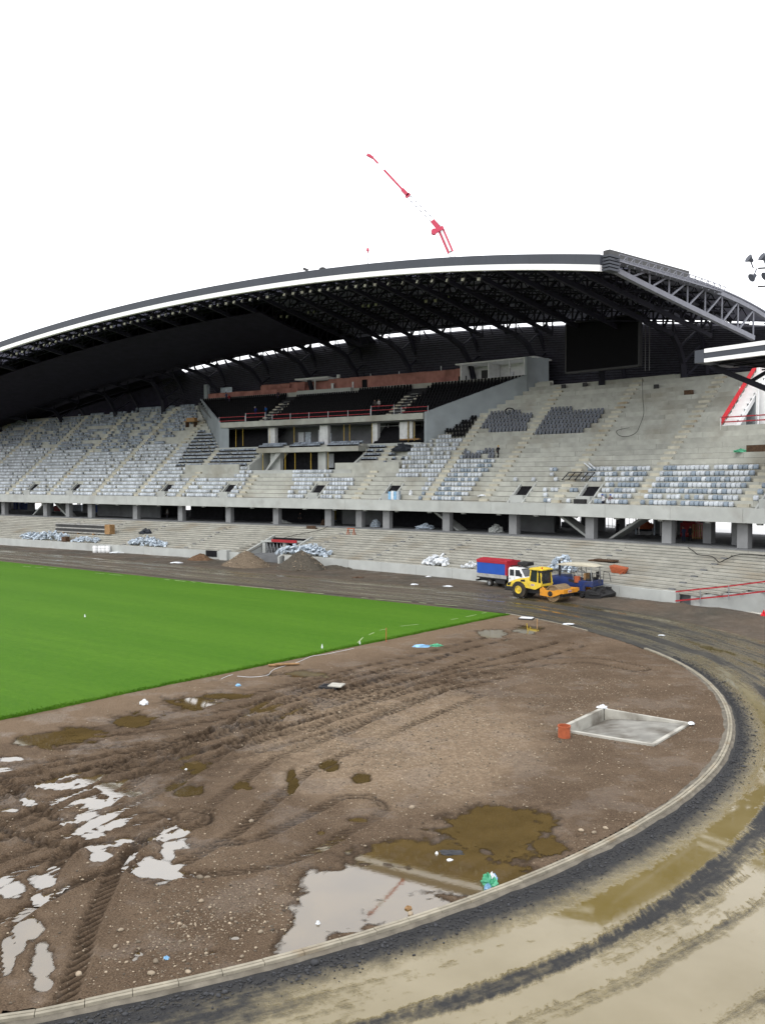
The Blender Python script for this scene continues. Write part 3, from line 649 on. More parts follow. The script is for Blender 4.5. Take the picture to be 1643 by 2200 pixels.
# ---- loose stones and clods
ico = [(-.5, .85, 0), (.5, .85, 0), (-.5, -.85, 0), (.5, -.85, 0), (0, -.5, .85), (0, .5, .85), (0, -.5, -.85), (0, .5, -.85), (.85, 0, -.5), (.85, 0, .5), (-.85, 0, -.5), (-.85, 0, .5)]
icf = np.array([(0, 11, 5), (0, 5, 1), (0, 1, 7), (0, 7, 10), (0, 10, 11), (1, 5, 9), (5, 11, 4), (11, 10, 2), (10, 7, 6), (7, 1, 8), (3, 9, 4), (3, 4, 2), (3, 2, 6), (3, 6, 8), (3, 8, 9), (4, 9, 5), (2, 4, 11), (6, 2, 10), (8, 6, 7), (9, 8, 1)])
ico = np.array(ico)
def pebbles(name, pts, m, label, sz):
    Vs = []; Fs = []
    for i, (px_, py_, pz_) in enumerate(pts):
        s = random.lognormvariate(math.log(sz), .45); a = random.uniform(0, PI); ca, sa = math.cos(a), math.sin(a)
        q = ico * (1 + RNG.uniform(-.18, .18, (12, 1))) * np.array([s, s * random.uniform(.55, .9), s * random.uniform(.35, .6)])
        q = np.stack([q[:, 0] * ca - q[:, 1] * sa + px_, q[:, 0] * sa + q[:, 1] * ca + py_, q[:, 2] + pz_ + s * .15], 1); Vs.append(q); Fs.append(icf + 12 * i)
    kind(tag(nobj(name, npmesh(name, np.concatenate(Vs), np.concatenate(Fs), m)), label, 'gravel'), 'stuff')
pts = []
while len(pts) < 17000:
    x = random.uniform(-14, 18); y = 15 + 38 * random.random() ** 1.25
    if koff(np.array(x), np.array(y)) > -.35: continue
    px_, py_ = proj(x, y, 0)
    if px_ < -60 or px_ > 1700: continue
    i = int(np.searchsorted(gy, y)); j = int((x - gx[0]) / GS)
    if not keep[i, j] or Hh[i, j] < .012: continue
    dens = .08 + .92 * math.exp(-(((px_ - 480) / 260) ** 2 + ((py_ - 2010) / 130) ** 2)) + .95 * math.exp(-(((px_ - 860) / 170) ** 2 + ((py_ - 1600) / 110) ** 2)) + .45 * math.exp(-(((px_ - 1180) / 260) ** 2 + ((py_ - 1520) / 120) ** 2))
    dens *= 1 if noise.noise(Vector((x * .5, y * .5, 0))) > -.25 else .3
    if random.random() < dens: pts.append((x, y, float(Hh[i, j])))
pebbles('loose_stones', pts, 'stone', 'scattered pale pebbles lying over the churned brown mud', .021)
pts = []
while len(pts) < 5200:
    t = random.uniform(t_of(-86), t_of(6)); o = .35 + abs(random.gauss(0, .36)); x, y = kpath(t, o); pts.append((x, y, .006))
pebbles('asphalt_crumbs', pts, 'asphalt_clod', 'dark asphalt crumbs strewn beside the outer side of the kerb', .026)
# ================================================================== GRANDSTAND
STAND = thing('grandstand', 'long curved two-tier bare concrete grandstand facing the green pitch', 'grandstand', S3(0, 0, 0))
def camd(s, r): x, y = P2(s, r); return math.hypot(x, y)
SL, SR = -118., 72.
AISLES = [-103.5, -90.5, -77, -63.8, -50.6, -39.3, -28.8, -15.0, 7.4, 19.2, 28.0, 38.3, 48.6, 60.5]
VOMS = [-70.8, -57.7, -33.1, -18.6, -.2, 12.7, 32.8, 41.9, 63.]
NROW = 28
# ---- lower tier: precast step units
TUN = (-2.4, 4.2)                                    # players' tunnel
def in_tun(a, b, k): return k < 8 and b > TUN[0] - .0 and a < TUN[1] + .0
low = []
for k in range(LN):
    r = L0 + LT * k; z = LZ + LQ * k; s = SL + 3.4 * (k % 3); seg = 13.6
    while s < SR + 14:
        e = s + seg
        parts = [(s, e)]
        lo_, hi_ = TUN[0] - (8 - k) * .0, TUN[1]
        if k < 8 and e > lo_ and s < hi_:
            parts = [(s, lo_), (hi_, e)]
        for a, b in parts:
            if k < 5: b = min(b, 64.2 + k * 1.55)    # stepped ends of the first rows by the red railing
            if b - a > .4: low.append((a, b, r, z, k))
        s = e
low.sort(key=lambda q: camd((q[0] + q[1]) / 2, q[2]))
rest = MB()
for i, (a, b, r, z, k) in enumerate(low):
    mb = MB() if i < 300 else rest
    mb.sbox(a + .012, b - .012, r, r + LT + .03, z - LQ + .035, z)
    if i < 300: mb.build('step_unit', 'concrete_low', STAND, world=True)
if rest.v: kind(rest.build('step_units', 'concrete_low', STAND, world=True), 'stuff')
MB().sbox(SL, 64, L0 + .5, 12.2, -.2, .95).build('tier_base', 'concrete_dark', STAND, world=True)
sl = MB(); seg = 60
for q0, q1 in ((SL, TUN[0]), (TUN[1], 62)):
    n = max(2, int((q1 - q0) / 4))
    for i in range(n):
        a = q0 + (q1 - q0) * i / n; b = q0 + (q1 - q0) * (i + 1) / n
        sl.hexa([S3(a, L0 + .3, .9), S3(b, L0 + .3, .9), S3(b, 12.2, 4.3), S3(a, 12.2, 4.3), S3(a, L0 + .3, 1.0), S3(b, L0 + .3, 1.0), S3(b, 12.2, 4.44), S3(a, 12.2, 4.44)])
sl.build('raker_slab', 'concrete_dark', STAND, world=True)
sl = MB()
for i in range(5):
    a = 63.5 + i * 3; sl.hexa([S3(a, 3.9, .0), S3(a + 3, 3.9, .0), S3(a + 3, 12.2, 4.3), S3(a, 12.2, 4.3), S3(a, 3.9, 1.95), S3(a + 3, 3.9, 1.95), S3(a + 3, 12.2, 4.42), S3(a, 12.2, 4.42)])
sl.build('raker_slab', 'concrete_smooth', STAND, world=True)
# small anchor boxes on the lower rows
for s0 in (28, 38, 48.6, 60.5, 68, 19, 7.4, -15, -28.8, -39.3, -50.6):
    for k in range(1, LN - 1):
        if in_tun(s0, s0 + 1, k): continue
        a = s0 + random.uniform(-.05, .05); r = L0 + LT * k
        if s0 > 63 and k < 5: continue
        MB().sbox(a, a + .62, r - .28, r + .02, LZ + LQ * (k - 1), LZ + LQ * (k - 1) + .13, 1).build('anchor_block', 'concrete_dark' if k % 2 else 'concrete_low', STAND, world=True)
# ---- front wall panels
s = SL
while s < 60.2:
    e = min(s + 5.6, 60.4)
    for a, b in ([(s, e)] if e < TUN[0] - .8 or s > TUN[1] + .8 else [(s, TUN[0] - .8), (TUN[1] + .8, e)]):
        if b - a > .3: MB().sbox(a + .01, b - .01, -.05, .30, -.3, 1.20).build('wall_panel', 'concrete_smooth', STAND, bevel=.015, world=True)
    s = e
MB().sbox(60.42, 62.0, -.12, .55, -.3, 1.24).build('wall_pier', 'concrete_smooth', STAND, bevel=.02, world=True)
# ---- tunnel mouth with crossed steel gate and red lintel
tun = MB().sbox(TUN[0], TUN[1], 1.2, 6.6, .0, .05); tun.build('tunnel_floor', 'concrete_dark', STAND, world=True)
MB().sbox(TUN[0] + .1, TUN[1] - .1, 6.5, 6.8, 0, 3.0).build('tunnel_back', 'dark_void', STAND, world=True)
for a in (TUN[0] - .35, TUN[1] + .02):
    p = MB(); w = .33
    p.hexa([S3(a, -.3, -.2), S3(a + w, -.3, -.2), S3(a + w, 7, -.2), S3(a, 7, -.2), S3(a, -.3, 1.0), S3(a + w, -.3, 1.0), S3(a + w, 7, 3.35), S3(a, 7, 3.35)])
    p.build('tunnel_wall', 'concrete_smooth', STAND, world=True)
for a in (TUN[0] + .2, TUN[0] + 4.0):
    MB().sbox(a, a + .55, 3.9, 4.4, 0, 2.55).build('tunnel_post', 'concrete_smooth', STAND, bevel=.02, world=True)
MB().sbox(TUN[0], TUN[1], 3.8, 6.6, 2.55, 2.72).build('tunnel_roof', 'concrete_smooth', STAND, world=True)
MB().sbox(TUN[0] + 2.2, TUN[1] + .1, 3.55, 3.78, 2.62, 3.0).build('lintel', 'red_paint', STAND, bevel=.02, world=True)
gt = MB()
for i in range(5):
    a = TUN[0] + .8 + i * .64; gt.bar(S3(a, 4.2, .1), S3(a + .64, 4.2, 2.4), .05); gt.bar(S3(a + .64, 4.2, .1), S3(a, 4.2, 2.4), .05); gt.bar(S3(a, 4.2, .05), S3(a, 4.2, 2.5), .05)
gt.build('gate_lattice', 'steel', STAND, world=True)
# stepped side of the tunnel, left
for k in range(7):
    a = TUN[0] - .4 - (7 - k) * .42
    MB().sbox(a, TUN[0] - .36, L0 + LT * k, L0 + LT * (k + 1), .2, LZ + LQ * k + .03, 1).build('tunnel_step', 'concrete_low', STAND, world=True)
# service hatch in the wall, left of the tunnel
MB().sbox(-9.6, -7.4, -.09, .1, .35, 1.24, 1).build('hatch', 'dark_void', STAND, world=True)
MB().sbox(-6.4, -5.0, -.6, .32, -.2, 1.45, 1).build('hatch_pier', 'concrete_smooth', STAND, world=True)
# ---- concourse
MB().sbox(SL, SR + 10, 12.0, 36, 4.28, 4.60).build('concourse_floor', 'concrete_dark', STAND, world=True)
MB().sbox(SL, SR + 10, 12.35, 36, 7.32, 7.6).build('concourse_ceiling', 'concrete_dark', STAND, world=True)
PILS = [-103, -90.5, -77.75, -64.36, -57.67, -51.26, -39.11, -27.91, -16.95, -6.93, 3.02, 8.37, 12.98, 22.68, 32.7, 43.2, 52.6, 60.8, 70]
for s in PILS:
    h = .55 if s not in (8.37, -57.67) else .5
    MB().sbox(s - h, s + h, 12.65, 13.5, 4.60, 7.33, 1).build('pillar', 'pillar_concrete_shaded', STAND, bevel=.02, world=True)
for s in (55.2, 58.3):
    MB().sbox(s - .45, s + .45, 16, 16.9, 4.60, 7.33, 1).build('pillar', 'pillar_concrete_shaded', STAND, bevel=.02, world=True)
for s in (48.0, 63.5): MB().sbox(s - .3, s + .3, 22, 22.6, 4.60, 7.33, 1).build('pillar', 'white_dirty', STAND, bevel=.02, world=True)
# rear wall of the concourse, with the daylight gaps the photo shows
def sg(x0, x1, r): return at_r(x0, 1110, r)[0], at_r(x1, 1110, r)[0]
gaps = [sg(22, 60, 27), sg(74, 90, 27), sg(114, 130, 27), sg(150, 178, 27), sg(197, 211, 27), sg(396, 412, 27), sg(698, 722, 27), sg(1202, 1247, 27), sg(1298, 1322, 27), sg(1340, 1402, 27), sg(1476, 1502, 27), sg(1528, 1570, 27), sg(1600, 1700, 27)]
cur = SL
for a, b in gaps + [(SR + 10, SR + 11)]:
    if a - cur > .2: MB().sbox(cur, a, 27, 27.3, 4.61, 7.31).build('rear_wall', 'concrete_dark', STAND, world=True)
    cur = b
for x0, x1 in ((210, 345), (410, 480), (500, 585), (600, 690), (735, 820), (840, 948), (970, 1090), (1110, 1190)):
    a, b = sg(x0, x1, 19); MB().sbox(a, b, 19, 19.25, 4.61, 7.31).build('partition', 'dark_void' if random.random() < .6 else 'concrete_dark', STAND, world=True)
# soffits of the stairs that climb from the concourse
def stairsoffit(s, d, w=2.0):
    m = MB(); m.hexa([S3(s, 14.5, 4.62), S3(s + d * .45, 14.5, 4.62), S3(s + d * .45, 14.5 + w, 4.62), S3(s, 14.5 + w, 4.62), S3(s + d * 4.0, 14.5, 7.31), S3(s + d * 4.5, 14.5, 7.31), S3(s + d * 4.5, 14.5 + w, 7.31), S3(s + d * 4.0, 14.5 + w, 7.31)])
    m.build('stair_flight', 'concrete_smooth', STAND, world=True)
stairsoffit(42.0, -1); stairsoffit(44.5, 1); stairsoffit(23.5, -1); stairsoffit(-60, -1); stairsoffit(-71, 1); stairsoffit(63.5, 1)
yd = MB().sbox(SL - 40, SR + 60, 36.2, 150, 4.0, 4.3); kind(yd.build('yard_pavement', 'yard_paving', world=True), 'structure')
# ---- parapet beam of the upper tier, panel by panel
s = SL
while s < SR + 10:
    MB().sbox(s + .012, s + 7.788, 11.6, 12.05, 7.22, 8.70).build('parapet_panel', 'concrete_smooth', STAND, bevel=.012, world=True); s += 7.8
# round drain outlets under the parapet
for s in np.arange(-70, 66, 5.3):
    MB().sbox(s, s + .5, 12.1, 12.5, 7.02, 7.34, 1).build('drain_box', 'concrete_smooth', STAND, world=True)

# ---- upper tier
def top_row(s):
    if s > 52.4: return 15
    if s < -96: return NROW - 1
    if -60 < s < 26: return NROW
    if s > 44: return NROW - 2
    return NROW - 1
VIP_F, VIP_B = (-28.4, 12.5), (-43.2, 22.9)
def vip_edges(r):
    f = (r - 23.2) / (33. - 23.2); return VIP_F[0] + (VIP_B[0] - VIP_F[0]) * f, VIP_F[1] + (VIP_B[1] - VIP_F[1]) * f
def cutout(a, b, cuts):
    out = [(a, b)]
    for c0, c1 in cuts:
        nxt = []
        for p, q in out:
            if c1 <= p or c0 >= q: nxt.append((p, q)); continue
            if c0 - p > .25: nxt.append((p, c0))
            if q - c1 > .25: nxt.append((c1, q))
        out = nxt
    return out
ENTR = (-17.3, 3.4)                                  # entrance pocket under the small canopy
ups = []
for k in range(NROW + 1):
    r = T0 + TT * k; z = TZ + TQ * k; s = SL + (k * 2.3) % 7.6
    cuts = [(v - 1.15, v + 1.15) for v in VOMS] if 1 <= k <= 4 else []
    if r > 23.0: e = vip_edges(max(r, 23.2)); cuts.append((e[0] - .3, e[1] + .3))
    if 8 <= k <= 14: cuts.append(ENTR)
    if k == 8: cuts += [(-32.3, -19.6), (.5, 11.3)]
    while s < SR + 8:
        for a, b in cutout(s, s + 7.6, cuts):
            lim = b
            if k > 15: lim = min(b, 52.4)
            if k > NROW - 2: lim = min(lim, 44. if k == NROW - 1 else 26.)
            if k == NROW: a = max(a, -60.)
            if k == NROW - 1: a = max(a, -112.)
            if lim - a > .3: ups.append((a, lim, r, z, k))
        s += 7.6
ups.sort(key=lambda q: camd((q[0] + q[1]) / 2, q[2]))
rest = MB()
for i, (a, b, r, z, k) in enumerate(ups):
    mb = MB() if i < 300 else rest
    mb.sbox(a + .012, b - .012, r, r + TT + .05, z - TQ + .04, z)
    if i < 300: mb.build('step_unit', 'concrete', STAND, world=True)
kind(rest.build('step_units', 'concrete', STAND, world=True), 'stuff')
# raker slab under the treads (keeps daylight out of the joints)
def raker(s0, s1, r0, r1):
    m = MB(); n = max(1, int(abs(s1 - s0) / 4))
    for i in range(n):
        a = s0 + (s1 - s0) * i / n; b = s0 + (s1 - s0) * (i + 1) / n; d = .72
        m.hexa([S3(a, r0, tz(r0) - 1.3), S3(b, r0, tz(r0) - 1.3), S3(b, r1, tz(r1) - 1.3), S3(a, r1, tz(r1) - 1.3), S3(a, r0, tz(r0) - d), S3(b, r0, tz(r0) - d), S3(b, r1, tz(r1) - d), S3(a, r1, tz(r1) - d)])
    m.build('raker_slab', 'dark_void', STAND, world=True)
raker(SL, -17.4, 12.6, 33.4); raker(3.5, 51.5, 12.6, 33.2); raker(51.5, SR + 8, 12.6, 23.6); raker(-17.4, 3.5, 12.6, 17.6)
# end wall of the high rows at the gap
ew_ = MB(); ew_.hexa([S3(52.1, 23.5, 9), S3(52.38, 23.5, 9), S3(52.38, 33.2, 9), S3(52.1, 33.2, 9), S3(52.1, 23.5, tz(23.5) - .7), S3(52.38, 23.5, tz(23.5) - .7), S3(52.38, 33.2, tz(33.2) - .8), S3(52.1, 33.2, tz(33.2) - .8)])
ew_.build('end_wall', 'concrete_smooth', STAND, world=True)
# rim wall behind the last row
for s in np.arange(SL, 52, 8.): MB().sbox(s + .01, min(s + 7.99, 52.3), 34.2, 34.5, 18, TZ + TQ * top_row(s + 4) + .25).build('rim_wall', 'concrete', STAND, world=True)
# aisle half steps
ai = []
for s0 in AISLES:
    for k in range(1, NROW + 1):
        if k > top_row(s0): continue
        r = T0 + TT * k
        if r > 23:
            e = vip_edges(max(r, 23.2))
            if e[0] - 1 < s0 < e[1] + 1: continue
        if 8 <= k <= 14 and ENTR[0] - 1 < s0 < ENTR[1] + 1: continue
        ai.append((s0, r, TZ + TQ * (k - 1)))
ai.sort(key=lambda q: camd(q[0], q[1])); rest = MB()
for i, (s0, r, z) in enumerate(ai):
    mb = MB() if i < 300 else rest
    mb.sbox(s0 - .62, s0 + .62, r - .37, r + .01, z + .002, z + .33, 1)
    if i < 300: mb.build('aisle_step', 'concrete_step', STAND, world=True)
kind(rest.build('aisle_steps', 'concrete_step', STAND, world=True), 'stuff')
# vomitories: cut into rows 1-4
for v in VOMS:
    for a in (v - 1.15, v + .93):
        m = MB(); m.hexa([S3(a, 12.7, 8.0), S3(a + .22, 12.7, 8.0), S3(a + .22, 16.2, 8.0), S3(a, 16.2, 8.0), S3(a, 12.7, 8.55), S3(a + .22, 12.7, 8.55), S3(a + .22, 16.2, 11.4), S3(a, 16.2, 11.4)])
        m.build('vomitory_wall', 'concrete_smooth', STAND, world=True)
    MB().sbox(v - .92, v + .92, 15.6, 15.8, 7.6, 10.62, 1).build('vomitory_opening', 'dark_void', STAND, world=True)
    MB().sbox(v - .92, v + .92, 12.7, 15.6, 8.0, 8.12, 1).build('vomitory_floor', 'concrete_smooth', STAND, world=True)
    MB().sbox(v - .92, v + .92, 13.2, 15.55, 8.13, 9.6, 1).build('vomitory_stair', 'concrete_smooth', STAND, world=True)

# ================================================================== HOSPITALITY BOX
BOX = thing('hospitality_box', 'grey walled balcony box of black seats set high in the stand', 'balcony', S3(-8, 23, 17.4))
def vwall(s0, r0, s1, r1, zb0, zt0, zb1, zt1, th, name, m, par):
    n = max(1, int(math.hypot(s1 - s0, r1 - r0) / 3)); mb = MB()
    for i in range(n):
        f0, f1 = i / n, (i + 1) / n; L = lambda a, b, f: a + (b - a) * f
        q = [(L(s0, s1, f), L(r0, r1, f), L(zb0, zb1, f), L(zt0, zt1, f)) for f in (f0, f1)]
        (a, ra, ba, ta), (b, rb, bb, tb) = q
        mb.hexa([S3(a, ra, ba), S3(b, rb, bb), S3(b + th, rb + .01, bb), S3(a + th, ra + .01, ba), S3(a, ra, ta), S3(b, rb, tb), S3(b + th, rb + .01, tb), S3(a + th, ra + .01, ta)])
    return mb.build(name, m, par, world=True)
vwall(12.4, 23.25, 22.9, 32.4, 16.6, 21.95, 24.2, 27.55, .35, 'side_wall', 'concrete_grey', BOX)
vwall(22.9, 32.4, 24.2, 36.2, 24.2, 30.3, 26, 30.3, .3, 'side_wall', 'concrete_grey', BOX)
vwall(-28.75, 23.25, -43.4, 33.4, 16.6, 21.95, 25.3, 27.75, .35, 'side_wall', 'concrete_grey', BOX)
vwall(-28.6, 23.2, -27.0, 23.4, 16.6, 20.9, 16.6, 20.9, .4, 'side_wall', 'concrete_grey', BOX)
# joint line on the right wall
vwall(12.36, 23.2, 22.86, 32.34, 19.05, 19.10, 24.9, 24.95, .02, 'wall_joint', 'concrete_dark', BOX)
# balcony beam, in cast lengths, dropping a step below the stairs
for a in np.arange(-28.3, 12.3, 5.8):
    b = min(a + 5.8, 12.35); MB().sbox(a + .01, b - .01, 23.0, 23.6, 20.9, 21.85).build('balcony_beam', 'concrete', BOX, bevel=.02, world=True)
sl = MB(); n = 22
VT, VQ, VN, VR0, VZ0 = .88, .545, 11, 23.7, 21.35
def vz(r): return VZ0 + VQ / VT * (r - VR0)
for i in range(n):
    def lin(i, r): e = vip_edges(r); return e[0] + (e[1] - e[0]) * i / n
    sl.hexa([S3(lin(i, 23.4), 23.4, 20.9), S3(lin(i + 1, 23.4), 23.4, 20.9), S3(lin(i + 1, 33.6), 33.6, 26.4), S3(lin(i, 33.6), 33.6, 26.4), S3(lin(i, 23.4), 23.4, 21.0), S3(lin(i + 1, 23.4), 23.4, 21.0), S3(lin(i + 1, 33.6), 33.6, 27.0), S3(lin(i, 33.6), 33.6, 27.0)])
sl.build('balcony_slab', 'concrete_dark', BOX, world=True)
for k in range(VN):
    r = VR0 + VT * k; e = vip_edges(r); z = VZ0 + VQ * k
    MB().sbox(e[0] + .1, e[1] - .1, r, r + VT + .05, z - VQ + .02, z).build('balcony_row', 'dark_row', BOX, world=True)
VSTAIR = [at_tier(588, 885, VR0, VZ0, VQ / VT)[0], at_tier(868, 864, VR0, VZ0, VQ / VT)[0]]
for s0 in VSTAIR:
    for k in range(1, VN - 2):
        r = VR0 + VT * k; MB().sbox(s0 - 1.15, s0 - .25, r - .44, r + .02, VZ0 + VQ * (k - 1), VZ0 + VQ * (k - .5), 1).build('balcony_step', 'concrete_step', BOX, world=True)
        MB().sbox(s0 + .95, s0 + 1.5, r - .44, r + .02, VZ0 + VQ * (k - 1), VZ0 + VQ * (k - .5), 1).build('balcony_step', 'concrete_step', BOX, world=True)
        MB().sbox(s0 - .25, s0 + .95, r - .05, r + VT, z := VZ0 + VQ * k, z + .04, 1).build('balcony_step', 'concrete_smooth', BOX, world=True)
rimz = vz(33.6)
MB().sbox(-43.2, 23, 33.5, 34.1, 26.3, rimz + .25).build('rear_kerb', 'concrete', BOX, world=True)
MB().sbox(-18.5, -6.5, 32.7, 33.4, rimz - .6, rimz + .35).build('rear_kerb', 'concrete_smooth', BOX, world=True)
# pink board wall at the back: separate boards of uneven height
def boards(x0, x1, ztop, r, wd=1.25, m='pink_board', zb=27.3):
    a = at_r(x0, 820, r)[0]; e = at_r(x1, 820, r)[0]; s = a
    while s < e - .05:
        b = min(s + wd, e); MB().sbox(s + .012, b - .012, r, r + .12, zb, ztop + random.uniform(-.04, .04), 1).build('board', m, BOX, world=True); s = b
boards(446, 560, 28.75, 34.6, 2.4); boards(560, 622, 29.75, 35.4, 1.6); boards(622, 655, 29.9, 36.0, 1.6)
boards(560, 640, 28.7, 34.6, 2.0); boards(655, 705, 29.95, 37.5, 1.3); boards(705, 996, 29.85, 35.0, 1.6)
MB().sbox(*[at_r(x, 812, 34.6)[0] for x in (636, 707)], 34.2, 37.6, 30.05, 30.3).build('lean_roof', 'white_dirty', BOX, world=True)
for x, w in ((676, .12), (712, .5), (757, .22)):
    s = at_r(x, 812, 34.5)[0]; MB().sbox(s, s + w, 34.4, 34.6, 27.5, 29.0 if w != .12 else 30.1, 1).build('post', 'white_dirty', BOX, world=True)
for x, w in ((778, 1.0), (985, 1.2)):
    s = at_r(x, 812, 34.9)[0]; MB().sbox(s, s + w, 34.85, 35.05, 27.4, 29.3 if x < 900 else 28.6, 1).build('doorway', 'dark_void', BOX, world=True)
s = at_r(726, 812, 35)[0]; MB().sbox(s, s + .5, 34.6, 35.0, 29.9, 30.5, 1).build('vent_box', 'white_dirty', BOX, world=True)
for x, z1 in ((795, 30.3), (856, 30.3), (946, 30.6)):
    s = at_r(x, 812, 35.2)[0]; MB().sbox(s, s + .12, 35.2, 35.3, 29.8, z1, 1).build('post', 'steel', BOX, world=True)
# left steel shed at the end of the boards
MB().sbox(-43.2, -42.4, 34.2, 35.0, 27.3, 30.6).build('post', 'concrete_grey', BOX, world=True)
MB().sbox(-40.6, -37.6, 36.2, 36.3, 27.3, 30.0).build('window', 'plastic_bluish', BOX, world=True)
# white cabin at the right end of the boards
c0, c1 = 12.4, 23.0
MB().sbox(c0 - .6, c1 + .9, 33.2, 38.4, 30.2, 30.42).build('cabin_roof', 'white_dirty', BOX, world=True)
MB().sbox(c0, c1, 37.6, 37.8, 27.3, 30.2).build('cabin_wall', 'white_dirty', BOX, world=True)
for a, w in ((c0, .2), (c0 + 4.1, .15), (c0 + 7.3, .12), (c1 - .9, .9)):
    MB().sbox(a, a + w, 33.6 if w > .5 or w == .2 else 34.0, 34.2 if w > .5 else 37.6 if w in (.15, .2) else 34.2, 27.3, 30.2, 1).build('cabin_post', 'white_dirty', BOX, world=True)
MB().sbox(c1, c1 + .2, 33.6, 38, 27.3, 30.2, 1).build('cabin_wall', 'concrete_grey', BOX, world=True)
MB().sbox(c0 + 1.4, c0 + 2.5, 37.4, 37.62, 27.4, 29.6, 1).build('cabin_door', 'machine_black', BOX, world=True)
MB().sbox(c0 + 5.6, c0 + 6.3, 37.4, 37.62, 27.9, 29.0, 1).build('cabin_window', 'steel', BOX, world=True)
# lounge under the balcony: floor, columns, dark glazing with frames
MB().sbox(-29, 12.4, 22.4, 30.0, 16.9, 17.32).build('lounge_floor', 'concrete_smooth', BOX, world=True)
MB().sbox(-30, 13.2, 29.0, 29.2, 17.3, 20.9).build('lounge_wall', 'concrete_dark', BOX, world=True)
MB().sbox(-29, 12.4, 23.7, 29.1, 20.72, 20.88).build('lounge_ceiling', 'concrete_dark', BOX, world=True)
for x, w, m in ((585, 1.5, 'white_dirty'), (697, 1.7, 'white_dirty'), (806, .9, 'white_dirty'), (868, 1.3, 'white_dirty'), (884, .5, 'white_dirty')):
    s = at_r(x, 930, 24.6)[0]; MB().sbox(s - w / 2, s + w / 2, 24.4, 25.2, 17.3, 20.75, 1).build('lounge_column', m, BOX, world=True)
for x0, x1, z0, z1, m in ((640, 652, 17.9, 20.0, 'plastic_white'), (655, 667, 18.2, 20.0, 'plastic_bluish'), (683, 690, 17.8, 20.3, 'plastic_white'), (706, 711, 17.6, 19.7, 'plastic_bluish'), (914, 917, 17.6, 19.6, 'plastic_white')):
    a, b = at_r(x0, 930, 28.8)[0], at_r(x1, 930, 28.8)[0]; MB().sbox(a, b, 28.9, 28.98, z0, z1, 1).build('window_pane', m, BOX, world=True)
fr = MB()
for x in (815, 833, 856, 880, 905): s = at_r(x, 930, 27)[0]; fr.sbox(s, s + .09, 27, 27.1, 17.3, 20.7, 1)
a, b = at_r(815, 930, 27)[0], at_r(905, 930, 27)[0]
for z in (18.2, 19.3, 20.3): fr.sbox(a, b, 27, 27.08, z, z + .08)
fr.build('window_frame', 'steel', BOX, world=True)
MB().sbox(a + 2, b - 3, 26.7, 27.0, 17.75, 18.0).build('window_sill', 'plastic_white', BOX, world=True)
# entrance pocket under the small canopy
CAN = thing('entrance_canopy', 'low concrete canopy slab over the dark entrance below the balcony', 'canopy', S3(-7, 20, 13))
for a in np.arange(ENTR[0], ENTR[1] - .5, 5.2):
    MB().sbox(a + .01, min(a + 5.19, ENTR[1]), 20.0, 22.6, 16.15, 16.95).build('canopy_slab', 'concrete', CAN, bevel=.02, world=True)
MB().sbox(ENTR[0], ENTR[1], 18.1, 26, 12.0, 13.2).build('entrance_floor', 'concrete_smooth', CAN, world=True)
MB().sbox(ENTR[0], ENTR[1], 21.3, 22.4, 16.951, 17.3).build('canopy_row', 'concrete', CAN, world=True)
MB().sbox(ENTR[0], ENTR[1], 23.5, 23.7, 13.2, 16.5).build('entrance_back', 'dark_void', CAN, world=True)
vwall(ENTR[0] - .3, 18.2, ENTR[0] + .1, 23.5, 13.0, 14.0, 13, 16.9, .35, 'entrance_wall', 'concrete_smooth', CAN)
vwall(ENTR[1], 18.2, ENTR[1], 23.5, 13.0, 14.0, 13, 16.9, .35, 'entrance_wall', 'concrete_smooth', CAN)
for x, w in ((590, 2.2), (690, 1.6)):
    s = at_r(x, 990, 21)[0]; MB().sbox(s - w / 2, s + w / 2, 21.2, 22.0, 13.2, 16.15, 1).build('entrance_column', 'concrete_smooth', CAN, world=True)
m = MB(); m.hexa([S3(-15.6, 20.4, 13.2), S3(-15.2, 20.4, 13.2), S3(-15.2, 22.4, 13.2), S3(-15.6, 22.4, 13.2), S3(-13.2, 20.4, 16.1), S3(-12.2, 20.4, 16.1), S3(-12.2, 22.4, 16.1), S3(-13.2, 22.4, 16.1)]); m.build('stair_flight', 'concrete_smooth', CAN, world=True)
for i, (a, b) in enumerate(((-32.3, -19.5), (.5, 11.4))):
    MB().sbox(a, b, 18.2, 18.55, 12.6, 14.25).build('upstand_wall', 'concrete', CAN, bevel=.02, world=True)
    MB().sbox(a, b, 18.56, 20.0, 13.5, 13.85).build('upstand_floor', 'concrete', CAN, world=True)
s = at_r(640, 1000, 21)[0]
a, b = at_r(705, 985, 23.3)[0], at_r(716, 985, 23.3)[0]; MB().sbox(a, b, 23.35, 23.45, 13.6, 15.9, 1).build('window_pane', 'plastic_white', CAN, world=True)
